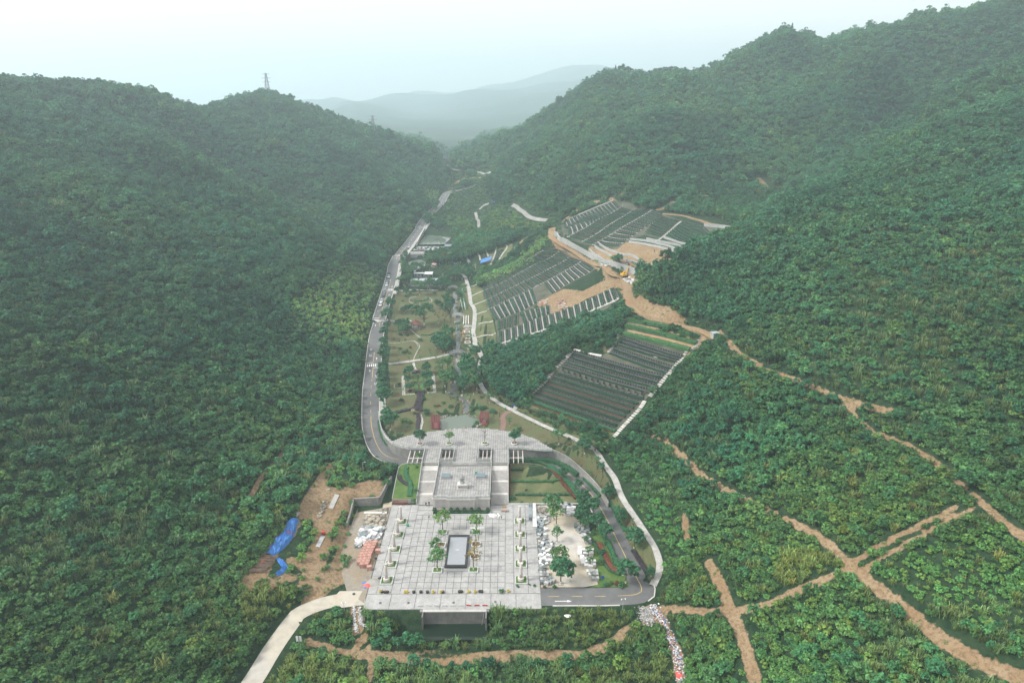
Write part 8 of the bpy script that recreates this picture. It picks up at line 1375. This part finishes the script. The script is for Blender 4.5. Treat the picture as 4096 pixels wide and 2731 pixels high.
pole(at('E',167,360), 3.6, 'white camera pole at the front edge of the road'); pole(at('L',2278,445), 3.6, 'thin grey pole in the bushes by the left road', 'lamp'); pole(at('F',562,285), 2.8, 'white camera pole at the edge of the cream road'); pole(at('W',110,640), 3.5, 'white camera pole at the left corner of the upper field'); pole(at('W',805,170), 3.5, 'white camera pole at the top corner of the upper field'); pole(at('W',910,240), 3.5, 'white camera pole behind the upper field', 'lamp'); pole(at('W',880,1240), 6.0, 'tall dark post where the dirt road meets the graves', 'lamp')
def sign(p, w, h, z, m, label, rz=0, two=True):
    t = thing('sign_board', label, 'sign', p, rz)
    for x in ((-w*.4, w*.4) if two else (0,)): MB().tube((x,0,0),(x,0,z+h),.05).build('post', 'metal_grey', t)
    MB().bx(-w/2,w/2,-.08,-.03,z,z+h).build('board', m, t); return t
sign(at('A',1177,60), 1.1, .9, 1.1, 'sign_blue', 'blue and white sign board beside the footpath steps'); sign(at('A',1618,312), .9, .5, 1.4, 'paint_white', 'white sign on two posts beside the outer footpath'); sign(at('F',343,440), .6, 1.6, .9, 'paint_white', 'left of the two white panels beside the cream road'); sign(at('F',358,440), .6, 1.6, .9, 'paint_white', 'right of the two white panels beside the cream road'); sign((*atz('K',1412,1320,.05)[:2],.05), .9, 1.1, .3, 'sign_blue', 'blue sign standing on the green verge'); sign((*atz('K',2165,1290,.3)[:2],.3), .35, .8, .1, 'paint_white', 'small white marker at the outer road corner', 0, False)
def pylon(p, h, label):
    t = thing('pylon', label, 'pylon', p); b = MB(); w0, w1 = h*.11, h*.022
    for sx in (-1,1):
        for sy in (-1,1): MB().beam((sx*w0,sy*w0,0),(sx*w1,sy*w1,h),.34,.34).build('leg', 'steel', t)
    n = 7
    for k in range(n):
        za, zb2 = h*(k/n)**.9, h*((k+1)/n)**.9; wa, wb = w0+(w1-w0)*za/h, w0+(w1-w0)*zb2/h
        for s in (-1,1): b.beam((-wa,s*wa,za),(wb,s*wb,zb2),.12,.12).beam((wa,s*wa,za),(-wb,s*wb,zb2),.12,.12).beam((s*wa,-wa,za),(s*wb,wb,zb2),.12,.12).beam((s*wa,wa,za),(s*wb,-wb,zb2),.12,.12).beam((-wb,s*wb,zb2),(wb,s*wb,zb2),.12,.12)
    b.build('bracing', 'steel', t)
    for f, l in ((.97,.16),(.80,.22),(.64,.18)): z = h*f; MB().beam((-h*l,0,z),(h*l,0,z),.25,.2).beam((-h*l,0,z),(0,0,z+h*.05),.12,.12).beam((h*l,0,z),(0,0,z+h*.05),.12,.12).build('cross_arm', 'steel', t)
p = aty('D',615,212,738); pylon((p[0],p[1],Tz(p[0],p[1])-.5), 23, 'lattice pylon on the pointed left hilltop'); p = aty('D',858,306,788); pylon((p[0],p[1],Tz(p[0],p[1])-.5), 23, 'lattice pylon lower down the left ridge')
# ------------------------------------------------------------------ people
def person_mesh(name, pose, top, legs):
    bm = bmesh.new(); J = dict(pel=(0,0,.95), ch=(0,.0,1.32), nk=(0,0,1.47), hd=(0,-.02,1.62), ht=(0,-.01,1.74))
    for s, k in ((-1,'l'),(1,'r')):
        st = pose*s; J.update({k+'hip':(s*.1,0,.9), k+'kn':(s*.11,-.18*st-.03,.5), k+'an':(s*.11,-.28*st,.09), k+'to':(s*.12,-.28*st-.16,.04), k+'sh':(s*.19,0,1.4), k+'el':(s*.25,.14*st,1.14), k+'wr':(s*.24,.12*st-.12,.92), k+'ha':(s*.24,.12*st-.16,.84)})
    rad = dict(pel=.15, ch=.16, nk=.065, hd=.105, ht=.07, hip=.1, kn=.075, an=.05, to=.045, sh=.075, el=.055, wr=.04, ha=.04); V = {k: bm.verts.new(v) for k, v in J.items()}
    for a, b in (('pel','ch'),('ch','nk'),('nk','hd'),('hd','ht')): bm.edges.new((V[a], V[b]))
    for k in 'lr':
        for a, b in (('pel',k+'hip'),(k+'hip',k+'kn'),(k+'kn',k+'an'),(k+'an',k+'to'),('ch',k+'sh'),(k+'sh',k+'el'),(k+'el',k+'wr'),(k+'wr',k+'ha')): bm.edges.new((V[a], V[b]))
    me = bpy.data.meshes.new(name); bm.verts.index_update(); idx = {k: v.index for k, v in V.items()}; bm.to_mesh(me); bm.free(); o = bpy.data.objects.new(name, me); md = o.modifiers.new('skin', 'SKIN'); md.use_smooth_shade = True
    if not me.skin_vertices: 
        COL.objects.link(o); bpy.context.view_layer.objects.active = o; bpy.ops.object.modifier_remove(modifier='skin'); o.modifiers.new('skin', 'SKIN').use_smooth_shade = True; COL.objects.unlink(o)
    for k, i in idx.items(): r = rad[k[1:] if k[0] in 'lr' and k[1:] in rad else k]; d = me.skin_vertices[0].data[i]; d.radius = (r, r*(.75 if k in ('ch','pel') else 1)); d.use_root = (k == 'pel')
    o.modifiers.new('sub', 'SUBSURF').levels = 1; o.modifiers['sub'].render_levels = 1; COL.objects.link(o); dg = bpy.context.evaluated_depsgraph_get(); m2 = bpy.data.meshes.new_from_object(o.evaluated_get(dg)); COL.objects.unlink(o); bpy.data.objects.remove(o)
    m2.materials.clear()
    for m in (top, legs, 'skin', 'hair'): m2.materials.append(MAT[m])
    for p in m2.polygons: z = p.center[2]; p.material_index = 3 if z > 1.68 or (z > 1.58 and p.center[1] > .03) else (2 if z > 1.5 or (z < .98 and z > .78 and abs(p.center[0]) > .2) else (0 if z > .98 else (1 if z > .1 else 3)))
    return m2
PM = [person_mesh('person', .9, 'cloth_dark', 'cloth_dark'), person_mesh('person', .2, 'cloth_red', 'cloth_dark'), person_mesh('person', .5, 'cloth_light', 'cloth_dark')]
for c, x, y, z, k, lb in (('P',213,1270,.04,0,'person in dark clothes at the foot of the left staircase'),('P',262,1262,.04,0,'second person in dark clothes leaning by the left staircase'),('P',258,1450,.04,2,'person in pale top left of the terrace hedge'),('P',1395,1470,.04,2,'person in pale top standing right of the terrace'),('N',1745,1360,None,0,'person in dark clothes walking down the wide walk'),('N',845,912,None,0,'left of two dark dressed persons on the park lawn'),('N',932,912,None,0,'right of two dark dressed persons on the park lawn'),('U',1732,1005,None,1,'person in red at the end of the upper grave rows'),('U',1660,1035,None,1,'person in red among the large headstones'),('W',1310,815,None,0,'person standing on the bare earth of the upper field'),('W',1472,690,None,0,'person on the terrace wall of the upper field'),('A',1772,372,None,0,'person in dark clothes on the bend of the outer footpath'),('W',785,1115,None,1,'person in red beside the haul road')):
    p = at(c, x, y) if z is None else (*atz(c, x, y, z)[:2], z); tag(link('person', PM[k], None, (p[0], p[1], p[2]+.03), (0,0,random.uniform(0,6.28))), lb, 'person')
# storage yard by the upper pond, rockery
heap_t('stone_heap', 'O', [(400,600),(460,545),(880,545),(890,590),(560,610)], 150, .5, 1.4, ['block_white','block_grey','block_blue'], 'grey stone slabs stored beside the upper pond', 'cut stone', .6); heap_t('rockery', 'O', [(860,960),(1000,950),(1010,1050),(880,1050)], 70, .6, 1.6, ['rock_dark','rock'], 'dark rockery right of the white sheds', 'rocks', 1.2); heap_t('gravel_patch', 'M', [(1490,290),(1530,300),(1520,420),(1450,400)], 40, .3, .9, ['rock_dark','rock'], 'dark rocks in the creek below the first bridge', 'rocks', .2); p = at('O',1185,470); t = thing('viewing_tower', 'slim white stone monument with small roof in the trees', 'monument', p); MB().lathe([(1.0,0),(.9,.4),(.45,.5),(.4,3.2)], 8).build('shaft', 'stone_white', t); MB().lathe([(1.0,3.2),(.5,3.7),(.05,4.4)], 8).build('roof', 'roof_slate', t)
